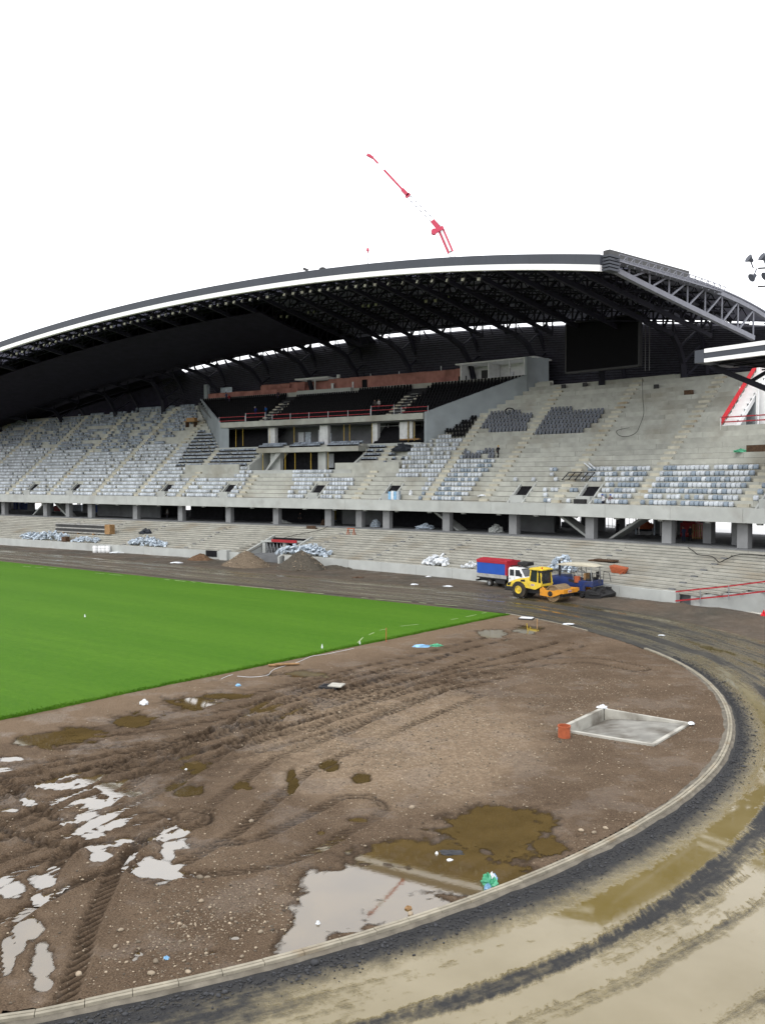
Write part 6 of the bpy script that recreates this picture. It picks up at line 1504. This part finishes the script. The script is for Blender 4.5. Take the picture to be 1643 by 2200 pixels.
for i, (x0, y0, x1, y1) in enumerate(((1258, 995, 1275, 1008), (1266, 997, 1283, 1008))):
    A1, B1 = ontier(x0, y0), ontier(x1, y1); tag(MB().bar(S3(A1[0], A1[1], A1[2] + .4), S3(B1[0], B1[1] - .3, B1[2] + .3), .12).build('white_strip', 'plastic_white', world=True), ('upper' if i else 'lower') + ' white strip leaning beside the dark steel frame', 'strip')
s, r, z = ontier(412, 914); TB = thing('timber_table', 'rough orange timber stack on a trestle near the grey side wall', 'timber stack', S3(s, r + .3, z), heading(s))
for sx in (-1.1, 1.1): MB().box(sx - .1, sx + .1, -.4, .4, 0, 1.0).build('leg', 'timber_dark', TB)
MB().box(-1.5, 1.5, -.5, .5, 1.0, 1.2).build('top', 'timber', TB); MB().box(-.9, 1.2, -.4, .4, 1.2, 1.8).build('boards', 'timber', TB)
s, r, z = ontier(868, 966); crumple('black_tarp', S3(s, r + .2, z), (1.9, .9, 1.1), 'fabric_dark', 'black tarpaulin heap beside the hospitality seats', 'tarpaulin', 77)
s, r, z = ontier(880, 950); tag(MB().sbox(s - 1.5, s + 1.6, r - .1, r + .5, z + .55, z + .75, 1).build('timber_board', 'timber', world=True), 'orange-brown board lying across the black tarpaulin', 'board')
s, r, z = ontier(846, 1072); PKG = thing('wrapped_pallet', 'blue and white wrapped boxes stacked at the parapet', 'boxes', S3(s, r + .2, z), heading(s))
for i, m in enumerate(('plastic_blue', 'plastic_white', 'plastic_blue', 'plastic_bluish')): MB().box(-.95 + i * .48, -.5 + i * .48, -.25, .25, 0, 1.15 + .1 * (i % 2)).build('box', m, PKG, bevel=.03)
s, r, z = ontier(881, 1062); crumple('seat_shell', S3(s, r + .2, z), (.25, .25, .7), 'plastic_white', 'single white seat shell standing alone on the empty rows', 'seat', 81)
s, r, z = ontier(1035, 1064); crumple('white_sack', S3(s, r + .2, z), (.6, .3, .2), 'plastic_white', 'flat white sack on the rows above the parapet', 'sack', 83)
s, r, z = ontier(1248, 1075); tag(MB().sbox(s - .8, s + .7, r, r + .5, z, z + .5, 1).build('cable_box', 'machine_black', world=True), 'low black box on the first row left of the two workers', 'box')
s, r, z = ontier(1632, 965); tag(MB().sbox(s - 1.3, s + 5, r, r + .7, z, z + .75, 1).build('brown_crate', 'timber_dark', world=True, bevel=.02), 'long reddish-brown crate on the rows at the right edge', 'crate')
s, r, z = ontier(1593, 966); crumple('weed_clump', S3(s, r + .1, z), (.8, .3, .35), 'plastic_green', 'dark green netting bundle left of the brown crate', 'netting', 85)
s, r, z = ontier(1480, 842); tag(MB().sbox(s - .45, s + .45, r, r + .5, z, z + .6, 1).build('brown_box', 'timber_dark', world=True), 'small brown box alone on the top right rows', 'box')
for i, (x0, x1, y) in enumerate(((1312, 1345, 1083), (1340, 1385, 1085), (1458, 1512, 1086), (1512, 1575, 1088))):
    A1, B1 = at_r(x0, y, 12.5)[0], at_r(x1, y, 12.5)[0]; o = MB().cyl(S3(A1, 12.45, 8.35), S3(B1, 12.45, 8.35), .24, .24, 10).build('wrap_roll', 'plastic_white', world=True, smooth=40); tag(o, 'white rolled sheet lying behind the parapet ' + ('left of the bottom right aisle', 'left of the bottom right aisle', 'right of the bottom right aisle', 'right of the bottom right aisle')[i], 'roll', 'white rolls behind the parapet')
# dark frames standing at the top right rows
for i, x in enumerate((1212, 1255, 1411)):
    s, r, z = ontier(x, 828); o = MB().sbox(s - .3, s + .3, r + .2, r + .3, z, z + .6, 1).build('floor_hatch', 'machine_black', world=True); tag(o, 'small dark hatch plate on the top right rows', 'hatch', 'hatch plates on the top rows')
# ================================================================== CONCOURSE CLUTTER
def onco(x, r): return at_r(x, 1130, r)[0]
for i, (x0, x1, r, h, m, lab) in enumerate(((24, 42, 33, 2.3, 'white_paint', 'white site cabin behind the far left pillars'), (30, 38, 32.8, 2.0, 'blue_box', 'blue door panel of the white cabin at the far left'), (44, 60, 33, 2.3, 'blue_box', 'blue site cabin behind the far left pillars'), (196, 212, 31, 2.2, 'blue_box', 'bright blue container seen through the left gap'), (114, 128, 31, 1.2, 'red_paint', 'red crate seen through a left gap'), (152, 176, 32, 1.5, 'plastic_bluish', 'stacked pale goods seen through a left gap'), (397, 411, 31, 1.0, 'white_dirty', 'white car bonnet seen through the gap between pillars'), (712, 722, 30, 1.9, 'yellow_paint', 'yellow machine seen through the middle gap'), (1460, 1496, 24, 2.0, 'red_paint', 'red machine parked on the concourse at the right'), (1205, 1246, 32, .9, 'steel', 'low steel barrier beyond the right gap'), (1344, 1400, 32, .9, 'steel_dark', 'dark barrier beyond the right gap'))):
    a, b = onco(x0, r), onco(x1, r); m_ = MB(); m_.sbox(a, b, r, r + 1.5, 4.62, 4.62 + h * .85, 1); m_.sbox(a + (b - a) * .1, b - (b - a) * .15, r + .2, r + 1.3, 4.62 + h * .85, 4.62 + h, 1)
    tag(m_.build(('site_cabin', 'cabin_door', 'site_cabin', 'container', 'crate', 'goods_stack', 'parked_car', 'yellow_machine', 'red_machine', 'barrier', 'barrier')[i], m, world=True, bevel=.05), lab, ('cabin', 'door', 'cabin', 'container', 'crate', 'goods', 'car', 'machine', 'machine', 'barrier', 'barrier')[i])
FN = thing('site_fence', 'white barred fence standing beyond the right gaps of the concourse', 'fence', S3(onco(1300, 34), 34, 4.6))
a, b = onco(1195, 34), onco(1480, 34)
for q in np.arange(a, b, .55): MB().bar(S3(q, 34, 4.6), S3(q, 34, 6.2), .06).build('bar', 'white_dirty', FN, world=True)
for z in (4.9, 6.1): MB().sbox(a, b, 33.95, 34.05, z, z + .08).build('rail', 'white_dirty', FN, world=True)
s = onco(1503, 22); CT = thing('timber_crate', 'slatted orange timber crate on the concourse at the right', 'crate', S3(s, 22, 4.61), heading(s))
for i in range(5): MB().box(-.7 + i * .32, -.55 + i * .32, -.5, -.44, 0, 1.7).build('slat', 'timber', CT)
for z in (.1, .9, 1.6): MB().box(-.75, .8, -.44, -.4, z, z + .1).build('slat', 'timber', CT)
MB().box(-.7, .75, -.4, .5, 0, .2).build('floor', 'timber_dark', CT)
for i, (x0, x1, h, m, lab) in enumerate(((896, 930, .7, 'plastic_bluish', 'pale covered heap on the dark concourse between middle pillars'), (1052, 1080, .9, 'concrete_smooth', 'stacked concrete blocks on the dark concourse'), (798, 816, 1.0, 'plastic_bluish', 'bundle of pale tools beside a middle pillar'), (588, 618, .5, 'concrete_smooth', 'low rubble beside a middle pillar'), (690, 700, .8, 'timber_dark', 'dark tool chest on the concourse'))):
    a, b = onco(x0, 15.), onco(x1, 15.); crumple('covered_heap', S3((a + b) / 2, 15., 4.6), ((b - a) / 2, .6, h), m, lab, 'heap', 90 + i)
for i, x in enumerate((1365, 1372, 1405, 1418)):
    s = onco(x, 24); tag(MB().bar(S3(s, 24, 4.6), S3(s, 24, 7.3), .13).build('steel_post', 'white_dirty' if i % 2 else 'plastic_bluish', world=True), 'thin pale steel post on the right concourse', 'post', 'thin posts on the right concourse')
s = onco(1385, 26); crumple('orange_netting', S3(s, 26, 5.2), (.9, .2, 1.1), 'rust_orange', 'orange netting hanging at the back of the right concourse', 'netting', 99)
# red tools at the right edge of the mud bank
p = gnd(1640, 1336); crumple('red_sack', (p.x, p.y, .1), (.3, .3, .7), 'red_mesh', 'crumpled red netting sack on the mud at the right edge', 'sack', 101)
p = gnd(1615, 1326); crumple('rubble_pile', (p.x, p.y, .05), (1.5, .6, .35), 'pit_concrete', 'pale broken concrete lumps on the mud bank at the right', 'rubble', 103)
# ================================================================== VEHICLES (x forward, y left, z up)
def place(local, px, ang):
    p = gnd(*px); c, s = math.cos(ang), math.sin(ang); return (p.x - (local[0] * c - local[1] * s), p.y - (local[0] * s + local[1] * c), 0.03)
def wheel(par, x, y, r, w, rimm, name='wheel', lugs=0, rimr=.55):
    W_ = bpy.data.objects.new(name, None); COL.objects.link(W_); W_.parent = par; W_.location = (x, y, r); W_.empty_display_size = .2
    sd_ = -1 if y < 0 else 1
    MB().lathe((0, -w / 2, 0), (0, 1, 0), [(.0, r * rimr), (.0, r * .86), (w * .12, r * .985), (w * .5, r), (w * .88, r * .985), (w, r * .86), (w, r * rimr)], 36, caps=False).build('tyre', 'rubber', W_, smooth=40)
    m = MB(); m.lathe((0, sd_ * (w / 2 - .02), 0), (0, sd_, 0), [(-.05, r * rimr), (.02, r * rimr), (.025, r * rimr * .88), (-.06, r * rimr * .78), (-.07, r * .2), (.02, r * .17), (.03, r * .08)], 28); m.build('rim', rimm, W_, smooth=35)
    if lugs:
        g = MB()
        for i in range(lugs):
            a = 2 * PI * i / lugs
            for sg in (-1, 1): g.bar((r * 1.0 * math.cos(a), 0, r * 1.0 * math.sin(a)), (r * .985 * math.cos(a + .22), sg * w * .48, r * .985 * math.sin(a + .22)), .07, .06)
        g.build('tread', 'rubber', W_)
    return W_
# ---- truck with a red and blue tarpaulin body
ang = -math.radians(48); TK = thing('tarpaulin_truck', 'white crew-cab truck with blue sided red topped tarpaulin body', 'truck', place((.0, -.85, 0), (1052, 1260), ang), ang)
bx = MB(); bx.box(-1.7, 2.5, -1.08, 1.08, 1.36, 2.78); bx.build('tarp_body', 'tarp_blue', TK, bevel=.05)
tp = MB(); tp.prism([(-1.12, 2.55), (1.12, 2.55), (1.12, 2.86), (.0, 3.04), (-1.12, 2.86)], 'x', -1.74, 2.54); tp.build('tarp_top', 'tarp_red', TK, bevel=.03)
MB().box(2.505, 2.56, -1.11, 1.11, 1.33, 2.9).box(2.30, 2.505, -1.105, -1.085, 1.33, 2.56).box(2.3, 2.505, 1.085, 1.105, 1.33, 2.56).build('tarp_front', 'tarp_red', TK)
for i in range(5):
    MB().box(-1.72 + i * .85, -1.70 + i * .85 + .82, -1.12, -1.085, .98, 1.37).build('side_board', 'alu', TK, bevel=.01)
    MB().box(-1.72 + i * .85, -1.70 + i * .85 + .82, 1.085, 1.12, .98, 1.37).build('side_board', 'alu', TK, bevel=.01)
MB().box(-1.74, -1.70, -1.1, 1.1, .98, 1.37).build('tailboard', 'alu', TK)
MB().box(-1.72, 2.5, -1.05, 1.05, .86, .975).box(-1.9, 4.6, -.42, .42, .5, .86).box(-1.95, -1.75, -.95, .95, .45, .62).build('chassis', 'machine_black', TK)
MB().box(.9, 2.2, -1.0, -.6, .42, .84).build('tool_box', 'machine_black', TK, bevel=.02)
cb = MB(); cb.prism([(2.66, .62), (4.62, .5), (5.1, .6), (5.12, 1.25), (4.75, 1.42), (4.2, 2.22), (3.9, 2.30), (2.78, 2.30), (2.66, 2.15)], 'y', -.98, .98); cb.build('cab', 'white_paint', TK, bevel=.06, smooth=40)
for sy in (-1, 1):
    y0 = sy * .985
    for (x0, x1, xa, xb) in ((2.86, 3.42, 2.86, 3.42), (3.62, 4.52, 3.62, 4.15)):
        MB().hexa([(x0, y0 - .012, 1.42), (x1, y0 - .012, 1.42), (x1, y0 + .012, 1.42), (x0, y0 + .012, 1.42), (xa, y0 - .012, 2.08), (xb, y0 - .012, 2.08), (xb, y0 + .012, 2.08), (xa, y0 + .012, 2.08)]).build('side_window', 'glass_dark', TK, bevel=.0)
    MB().box(3.50, 3.515, y0 - .006, y0 + .006, .7, 2.15).box(2.82, 2.9, y0 - .02, y0 + .02, 1.05, 1.2).build('door_seam', 'machine_black', TK)
    MB().box(4.35, 4.5, sy * 1.05, sy * 1.2, 1.4, 1.75).build('mirror', 'machine_black', TK)
MB().hexa([(4.74, -.85, 1.47), (4.80, -.85, 1.45), (4.80, .85, 1.45), (4.74, .85, 1.47), (4.24, -.78, 2.17), (4.30, -.78, 2.2), (4.30, .78, 2.2), (4.24, .78, 2.17)]).build('windscreen', 'glass_dark', TK)
for sy in (-.72, .72): MB().box(5.08, 5.14, sy - .18, sy + .18, .85, 1.08).build('headlight', 'lamp_glass', TK)
MB().box(5.05, 5.2, -.95, .95, .5, .75).build('bumper', 'machine_black', TK)
rk = MB()
for x in (2.9, 3.6, 4.1): rk.bar((x, -.9, 2.42), (x, .9, 2.42), .06)
for y in (-.85, .85): rk.bar((2.8, y, 2.42), (4.2, y, 2.42), .05)
rk.build('roof_rack', 'machine_black', TK); MB().box(3.2, 4.6, -.2, .9, 2.47, 2.85).build('roof_bundle', 'machine_black', TK, bevel=.1)
for x, y in ((0, -.78), (0, .78), (4.15, -.85), (4.15, .85)): wheel(TK, x, y, .37, .42 if x == 0 else .24, 'steel')
# ---- yellow road roller
ang = -math.radians(44); RL_ = thing('road_roller', 'yellow single-drum road roller with orange drum frame parked on the track edge', 'road roller', place((-1.55, -1.05, 0), (1113, 1285), ang), ang)
hood = MB(); hood.prism([(-3.05, 1.02), (-.45, 1.02), (-.35, 1.35), (-.35, 2.02), (-.9, 2.0), (-1.7, 1.86), (-2.4, 1.62), (-2.95, 1.35)], 'y', -.98, .98); hood.build('engine_hood', 'machine_yellow', RL_, bevel=.06, smooth=35)
MB().box(-3.25, -2.35, -1.0, 1.0, .62, 1.06).build('counterweight', 'machine_black', RL_, bevel=.06)
MB().box(-2.7, .55, -.62, .62, .55, 1.04).build('chassis', 'machine_black', RL_)
for sy in (-1, 1):
    m = MB(); m.prism([(-2.92, 1.12), (-2.62, 1.12), (-2.45, 1.5), (-2.9, 1.36)], 'y', sy * .985 - .01, sy * .985 + .01); m.build('grille', 'machine_black', RL_)
    m = MB(); m.prism([(-1.35, 1.62), (-.85, 1.62), (-.85, 1.86), (-1.35, 1.78)], 'y', sy * .985 - .012, sy * .985 + .012); m.build('grille', 'machine_black', RL_)
    m = MB(); m.prism([(-.6, 1.05), (.35, .95), (.95, 1.25), (1.1, 1.52), (.9, 1.62), (-.55, 1.75)], 'y', sy * .97 - .03, sy * .97 + .03); m.build('side_panel', 'machine_yellow', RL_, bevel=.01)
    MB().box(-.15, .25, sy * 1.006 - .004, sy * 1.006 + .004, 1.30, 1.48).build('maker_plate', 'white_dirty', RL_); MB().box(-.11, .21, sy * 1.012 - .003, sy * 1.012 + .003, 1.345, 1.43).build('plate_lettering', 'red_paint', RL_)
# cab: posts, roof, glass
cabp = MB()
for (x, z0, xt) in ((-.45, 1.35, -.25), (.55, 1.45, .55), (1.02, 1.5, .85)):
    for sy in (-.88, .88): cabp.bar((x, sy, z0), (xt, sy * .93, 2.86), .11)
cabp.box(-.5, 1.05, -.92, .92, 1.30, 1.52); cabp.build('cab_frame', 'machine_yellow', RL_, bevel=.015)
MB().prism([(-.42, 2.84), (1.08, 2.80), (1.08, 2.92), (.4, 3.04), (-.3, 3.02), (-.42, 2.95)], 'y', -.95, .95).build('cab_roof', 'machine_yellow', RL_, bevel=.04, smooth=35)
MB().box(.55, 1.12, -.9, .9, 2.60, 2.79).build('light_bar', 'machine_black', RL_, bevel=.02)
for sy in (-.80, .80): MB().hexa([(-.38, sy - .008, 1.54), (.95, sy - .008, 1.54), (.95, sy + .008, 1.54), (-.38, sy + .008, 1.54), (-.2, sy - .008, 2.8), (.82, sy - .008, 2.8), (.82, sy + .008, 2.8), (-.2, sy + .008, 2.8)]).build('side_glass', 'glass_dark', RL_)
MB().hexa([(.96, -.78, 1.54), (.99, -.78, 1.54), (.99, .78, 1.54), (.96, .78, 1.54), (.84, -.78, 2.6), (.87, -.78, 2.6), (.87, .78, 2.6), (.84, .78, 2.6)]).build('front_glass', 'glass_dark', RL_)
MB().box(-.1, .45, -.3, .3, 1.55, 1.7).box(-.2, -.05, -.3, .3, 1.7, 2.3).build('seat', 'machine_black', RL_, bevel=.03)
MB().cyl((.85, -.6, 2.92), (.85, -.6, 3.12), .07, .06, 10).build('beacon', 'lamp_red', RL_)
MB().bar((1.1, -.95, 2.5), (1.3, -1.1, 2.2), .05).box(1.22, 1.36, -1.22, -1.0, 1.85, 2.25).build('mirror', 'machine_black', RL_)
for sy in (-.78, .78): wheel(RL_, -1.55, sy, .80, .62, 'machine_yellow', lugs=26, rimr=.48)
# drum and its frame
MB().box(.45, 1.25, -.4, .4, .55, 1.25).build('articulation', 'machine_black', RL_, bevel=.03)
dr = MB(); dr.lathe((2.35, -1.05, .78), (0, 1, 0), [(.12, .3), (.10, .66), (0, .70), (0, .78), (2.1, .78), (2.1, .70), (2.0, .66), (1.98, .3)], 44); dr.build('drum', 'drum_steel', RL_, smooth=40)
for sy in (-1, 1):
    m = MB(); m.prism([(1.05, .52), (2.35, .42), (3.15, .72), (3.45, .86), (3.45, 1.22), (3.0, 1.2), (2.55, 1.05), (1.65, 1.05), (1.35, 1.35), (1.05, 1.12)], 'y', sy * 1.18 - .07, sy * 1.18 + .07); m.build('drum_frame', 'machine_orange', RL_, bevel=.02)
    MB().cyl((2.2, sy * 1.25, .75), (2.2, sy * 1.29, .75), .26, .24, 18).cyl((2.2, sy * 1.29, .75), (2.2, sy * 1.33, .75), .14, .12, 14).build('drum_motor', 'machine_black', RL_)
MB().box(3.42, 3.66, -1.22, 1.22, .84, 1.24).build('front_beam', 'machine_orange', RL_, bevel=.03); MB().box(1.0, 1.22, -1.2, 1.2, .75, 1.15).build('rear_beam', 'machine_orange', RL_, bevel=.03)
MB().box(3.665, 3.675, -.45, .15, .93, 1.13).build('maker_plate', 'white_dirty', RL_); MB().box(3.68, 3.69, -.4, .1, .98, 1.08).build('plate_lettering', 'red_paint', RL_)
MB().box(3.1, 3.4, -1.0, 1.0, .5, .72).build('scraper', 'machine_black', RL_)
# ---- blue asphalt paver with a cream canopy
ang = -math.radians(38); PV = thing('asphalt_paver', 'blue and orange asphalt paver with cream canopy and black screed', 'paver', place((0, -1.3, 0), (1225, 1284), ang), ang)
MB().prism([(-2.5, 1.02), (.9, 1.02), (.95, 1.5), (.2, 1.75), (-1.0, 2.0), (-2.2, 2.0), (-2.6, 1.55)], 'y', -1.15, 1.15).build('engine_cover', 'machine_blue', PV, bevel=.05, smooth=35)
MB().box(-2.6, 1.0, -1.22, 1.22, .55, 1.02).build('side_skirt', 'machine_orange', PV, bevel=.04); MB().box(-1.95, -1.2, -1.232, -1.222, .68, .92).build('vent', 'machine_black', PV)
MB().prism([(-.3, 1.55), (.9, 1.35), (.9, 1.55), (-.3, 1.85)], 'y', -1.175, -1.155).build('nameplate', 'machine_black', PV)
for sy in (-.95, .95):
    m = MB(); m.prism([(-2.3, .12), (-2.0, .0), (.5, .0), (.85, .15), (.9, .42), (.6, .56), (-2.1, .56), (-2.35, .4)], 'y', sy - .2, sy + .2); m.build('track', 'rubber', PV, bevel=.03)
MB().prism([(-4.2, .5), (-2.6, .4), (-2.6, 1.3), (-4.3, 1.15)], 'y', -1.25, 1.25).build('hopper', 'machine_orange', PV, bevel=.03)
# operator platform
MB().box(.6, 2.3, -1.2, 1.2, 1.15, 1.7).build('platform', 'machine_blue', PV, bevel=.05)
for sy in (-.75, .75): MB().box(1.4, 1.9, sy - .25, sy + .25, 1.7, 1.9).box(1.8, 1.95, sy - .25, sy + .25, 1.9, 2.5).build('seat', 'machine_black', PV, bevel=.04)
MB().box(.95, 1.2, -.5, .5, 1.7, 2.35).build('console', 'timber', PV, bevel=.03)
MB().cyl((.55, -1.0, 1.5), (.55, -1.0, 2.1), .3, .3, 14).build('filter_drum', 'rust_orange', PV)
MB().cyl((-1.55, -.6, 1.95), (-1.55, -.6, 3.5), .11, .11, 12).build('exhaust', 'machine_black', PV)
cp = MB()
for x in (.15, .65, 2.1):
    for sy in (-1.0, 1.0): cp.bar((x, sy, 1.6), (x - .15, sy, 3.05), .07)
cp.build('canopy_post', 'steel', PV)
MB().prism([(-1.8, 3.10), (-1.2, 3.06), (2.3, 3.06), (2.5, 3.12), (1.0, 3.30), (-.6, 3.28), (-1.5, 3.20)], 'y', -1.0, 1.0).build('canopy', 'canvas_cream', PV, bevel=.04, smooth=35)
for sy in (-1.15, 1.15):
    for pp in ([(-2.3, sy, 1.95), (-2.2, sy, 2.55), (-.3, sy, 2.6), (.3, sy, 2.4), (.5, sy, 1.8)], [(-1.2, sy, 1.9), (-1.1, sy, 2.57)], [(2.3, sy, 1.7), (2.35, sy, 2.5), (2.9, sy, 2.4), (3.1, sy, 1.5)]):
        MB().tube(pp, .033, 6).build('handrail', 'steel_dark', PV, smooth=40)
sc_ = MB(); sc_.prism([(1.7, .1), (3.4, .06), (3.5, .45), (3.0, .75), (1.9, .95)], 'y', -1.9, 1.9); sc_.box(2.2, 3.2, -2.0, 2.0, .5, .62); sc_.build('screed', 'machine_black', PV, bevel=.03)
ag = MB(); ag.cyl((1.45, -2.0, .38), (1.45, 2.0, .38), .2, .2, 14)
for i in range(24): a = i * .9; y = -1.9 + i * .165; ag.bar((1.45, y, .38), (1.45 + .28 * math.cos(a), y + .05, .38 + .28 * math.sin(a)), .09, .04)
ag.build('auger', 'machine_black', PV)
for sy in (-1.35, 1.35): MB().bar((-1.0, sy, .6), (2.6, sy, .62), .16, .24).build('tow_arm', 'machine_black', PV)
for (x, y, z) in ((2.2, -1.5, .95), (2.7, .9, .9), (2.9, -1.0, .8), (2.4, 1.5, .85)): MB().box(x, x + .4, y, y + .4, z - .25, z + .12).build('control_box', 'machine_black', PV, bevel=.02)
MB().bar((3.3, -1.9, .4), (3.45, -1.95, 1.05), .06).cyl((3.45, -2.05, 1.1), (3.45, -1.85, 1.1), .16, .16, 12).build('hand_crank', 'machine_black', PV)
MB().box(.9, 1.5, -1.3, -1.16, .7, 1.25).build('step_plate', 'machine_blue', PV)

# ================================================================== PEOPLE
def cloth_mat(name, shirt, pants):
    k = NT(name); o = k.objco(); x, y, z = k.sep(o); n = k.math('ADD', z, k.math('MULTIPLY', k.math('SUBTRACT', k.noise(o, 9., 3), .5), .05))
    up = k.math('GREATER_THAN', n, .95); hd = k.math('GREATER_THAN', n, 1.50); ft = k.math('LESS_THAN', n, .09)
    rx = k.math('ABSOLUTE', x); hand = k.math('MULTIPLY', k.math('GREATER_THAN', rx, .235), k.math('LESS_THAN', z, .93))
    c = k.mix(up, pants, shirt); c = k.mix(hd, c, (.34, .20, .14)); c = k.mix(ft, c, (.012, .011, .01)); c = k.mix(hand, c, (.34, .20, .14)); k.out(c, .8, None, .2); return name
def person(loc, rz, label, shirt, pants, helmet, pose='stand', group=None):
    mname = cloth_mat('clothes', shirt, pants); m = MATS[mname]
    P = {'pel': (0, 0, .95), 'spi': (0, 0, 1.15), 'che': (0, .01, 1.36), 'nec': (0, .0, 1.50), 'hea': (0, -.02, 1.62), 'top': (0, -.01, 1.72),
         'hl': (-.1, 0, .90), 'kl': (-.11, -.02, .5), 'al': (-.11, .02, .09), 'tl': (-.12, -.13, .04), 'hr': (.1, 0, .90), 'kr': (.11, -.02, .5), 'ar': (.11, .02, .09), 'tr': (.12, -.13, .04),
         'sl': (-.19, .01, 1.40), 'el': (-.25, .03, 1.12), 'wl': (-.27, -.08, .88), 'fl': (-.27, -.12, .78), 'sr': (.19, .01, 1.40), 'er': (.25, .03, 1.12), 'wr': (.27, -.08, .88), 'fr': (.27, -.12, .78)}
    if pose == 'walk': P.update(kl=(-.11, -.22, .52), al=(-.11, -.2, .1), tl=(-.11, -.36, .07), kr=(.11, .10, .5), ar=(.11, .32, .12), tr=(.11, .2, .04), wr=(.14, -.22, 1.30), er=(.25, -.08, 1.15), fr=(.09, -.22, 1.46), che=(0, -.05, 1.34), nec=(0, -.08, 1.48), hea=(0, -.11, 1.6), top=(0, -.1, 1.71))
    if pose == 'work': P.update(wl=(-.18, -.30, 1.02), fl=(-.14, -.38, 1.05), wr=(.18, -.30, 1.02), fr=(.14, -.38, 1.05), che=(0, -.06, 1.34), nec=(0, -.10, 1.47), hea=(0, -.15, 1.58), top=(0, -.15, 1.69))
    if pose == 'lean': P.update(wl=(-.22, -.30, 1.0), fl=(-.2, -.4, .98), el=(-.27, -.08, 1.1))
    RD = {'pel': .15, 'spi': .135, 'che': .155, 'nec': .062, 'hea': .10, 'top': .075, 'h': .10, 'k': .068, 'a': .05, 't': .042, 's': .075, 'e': .05, 'w': .036, 'f': .034}
    E_ = [('pel', 'spi'), ('spi', 'che'), ('che', 'nec'), ('nec', 'hea'), ('hea', 'top')]
    for q in 'lr': E_ += [('pel', 'h' + q), ('h' + q, 'k' + q), ('k' + q, 'a' + q), ('a' + q, 't' + q), ('che', 's' + q), ('s' + q, 'e' + q), ('e' + q, 'w' + q), ('w' + q, 'f' + q)]
    nm = list(P); ix = {q: i for i, q in enumerate(nm)}
    me = bpy.data.meshes.new('person'); me.from_pydata([P[q] for q in nm], [(ix[a], ix[b]) for a, b in E_], []); me.materials.append(m)
    o = bpy.data.objects.new('person', me); COL.objects.link(o); o.location = loc; o.rotation_euler = (0, 0, rz)
    md = o.modifiers.new('skin', 'SKIN'); md.use_smooth_shade = True
    if not me.skin_vertices: 
        with bpy.context.temp_override(object=o, active_object=o): bpy.ops.mesh.customdata_skin_add()
    for q in nm:
        r = RD.get(q) or RD[q[0]]; me.skin_vertices[0].data[ix[q]].radius = (r, r * (.8 if q in ('pel', 'spi', 'che') else 1.)); me.skin_vertices[0].data[ix[q]].use_root = q == 'pel'
    sb = o.modifiers.new('sub', 'SUBSURF'); sb.levels = 1; sb.render_levels = 1
    tag(o, label, 'person', group)
    hx, hy, hz_ = P['top']
    if helmet:
        hm = MB(); hm.lathe((hx, hy, hz_ - .05), (0, 0, 1), [(0, .15), (.01, .135), (.05, .128), (.10, .10), (.135, .04)], 14); hm.build('helmet', helmet, o, smooth=60)
    else:
        hm = MB(); hm.lathe((hx, hy + .02, hz_ - .07), (0, 0, 1), [(0, .09), (.05, .105), (.10, .085), (.13, .03)], 12); hm.build('hair', 'machine_black', o, smooth=60)
    fc = MB(); fc.hexa([(hx - .018, hy - .115, hz_ - .13), (hx + .018, hy - .115, hz_ - .13), (hx + .014, hy - .08, hz_ - .13), (hx - .014, hy - .08, hz_ - .13), (hx - .01, hy - .10, hz_ - .07), (hx + .01, hy - .10, hz_ - .07), (hx + .01, hy - .08, hz_ - .07), (hx - .01, hy - .08, hz_ - .07)]); fc.build('nose', 'skin', o)
    return o
def ptier(x, y): s, r, z = ontier(x, y); return s, (*P2(s, r + .35), z)
s, q = ptier(1067, 982); person(q, heading(s) + 1.2, 'worker in dark overalls and yellow helmet walking up the right rows', (.012, .012, .016), (.01, .01, .013), 'yellow_paint', 'walk')
s, q = ptier(1291, 1082); person((q[0], q[1], 8.12), heading(s) - .4, 'worker in white shirt and blue cap at the parapet', (.5, .5, .52), (.012, .014, .03), 'blue_box', 'work')
s, q = ptier(1307, 1082); person((q[0], q[1], 8.12), heading(s) + .5, 'worker in striped shirt and blue cap right of the white-shirted one', (.16, .12, .12), (.06, .06, .055), 'blue_box', 'work')
for x, r, lab, sh, pa, hl, po in ((1326, 20., 'silhouetted man standing on the right concourse', (.02, .02, .022), (.015, .015, .018), None, 'work'), (645, 17., 'dark figure in the shade of the middle concourse', (.012, .012, .014), (.01, .01, .012), None, 'stand'), (1468, 16., 'worker in blue overalls beside the red machine', (.02, .03, .07), (.015, .02, .045), 'machine_black', 'work'), (1482, 17.5, 'dark clothed worker left of the timber crate', (.015, .013, .015), (.012, .012, .014), None, 'stand'), (360, 18., 'pale clothed figure behind a left pillar', (.2, .2, .2), (.05, .05, .06), None, 'stand')):
    s = onco(x, r); person(S3(s, r, 4.60), heading(s), lab, sh, pa, hl, po)
for x, y, lab, sh, pa, hl, po in ((488, 860, 'worker in blue at the back of the balcony left end', (.03, .05, .12), (.02, .025, .05), 'machine_black', 'work'), (497, 862, 'worker in red jacket at the back of the balcony left end', (.22, .02, .03), (.03, .03, .05), None, 'work'), (598, 858, 'dark clothed man at the head of the left balcony stair', (.03, .02, .03), (.02, .02, .04), None, 'stand'), (551, 892, 'worker in blue overalls and white helmet by the left stair', (.01, .02, .12), (.01, .015, .06), 'white_paint', 'work'), (574, 890, 'worker in bright blue by the red railing', (.01, .06, .22), (.01, .02, .06), None, 'work'), (807, 878, 'dark clothed worker sitting behind the raised railing', (.06, .05, .05), (.02, .02, .02), None, 'lean'), (817, 876, 'man in pale shirt behind the raised red railing', (.36, .34, .33), (.03, .03, .04), None, 'lean')):
    s, r, z = at_tier(x, y, VR0, VZ0, VQ / VT); k = min(VN - 1, max(0, int((r - VR0) / VT))); person(S3(s, VR0 + VT * k + .2, VZ0 + VQ * k), heading(s), lab, sh, pa, hl, po)
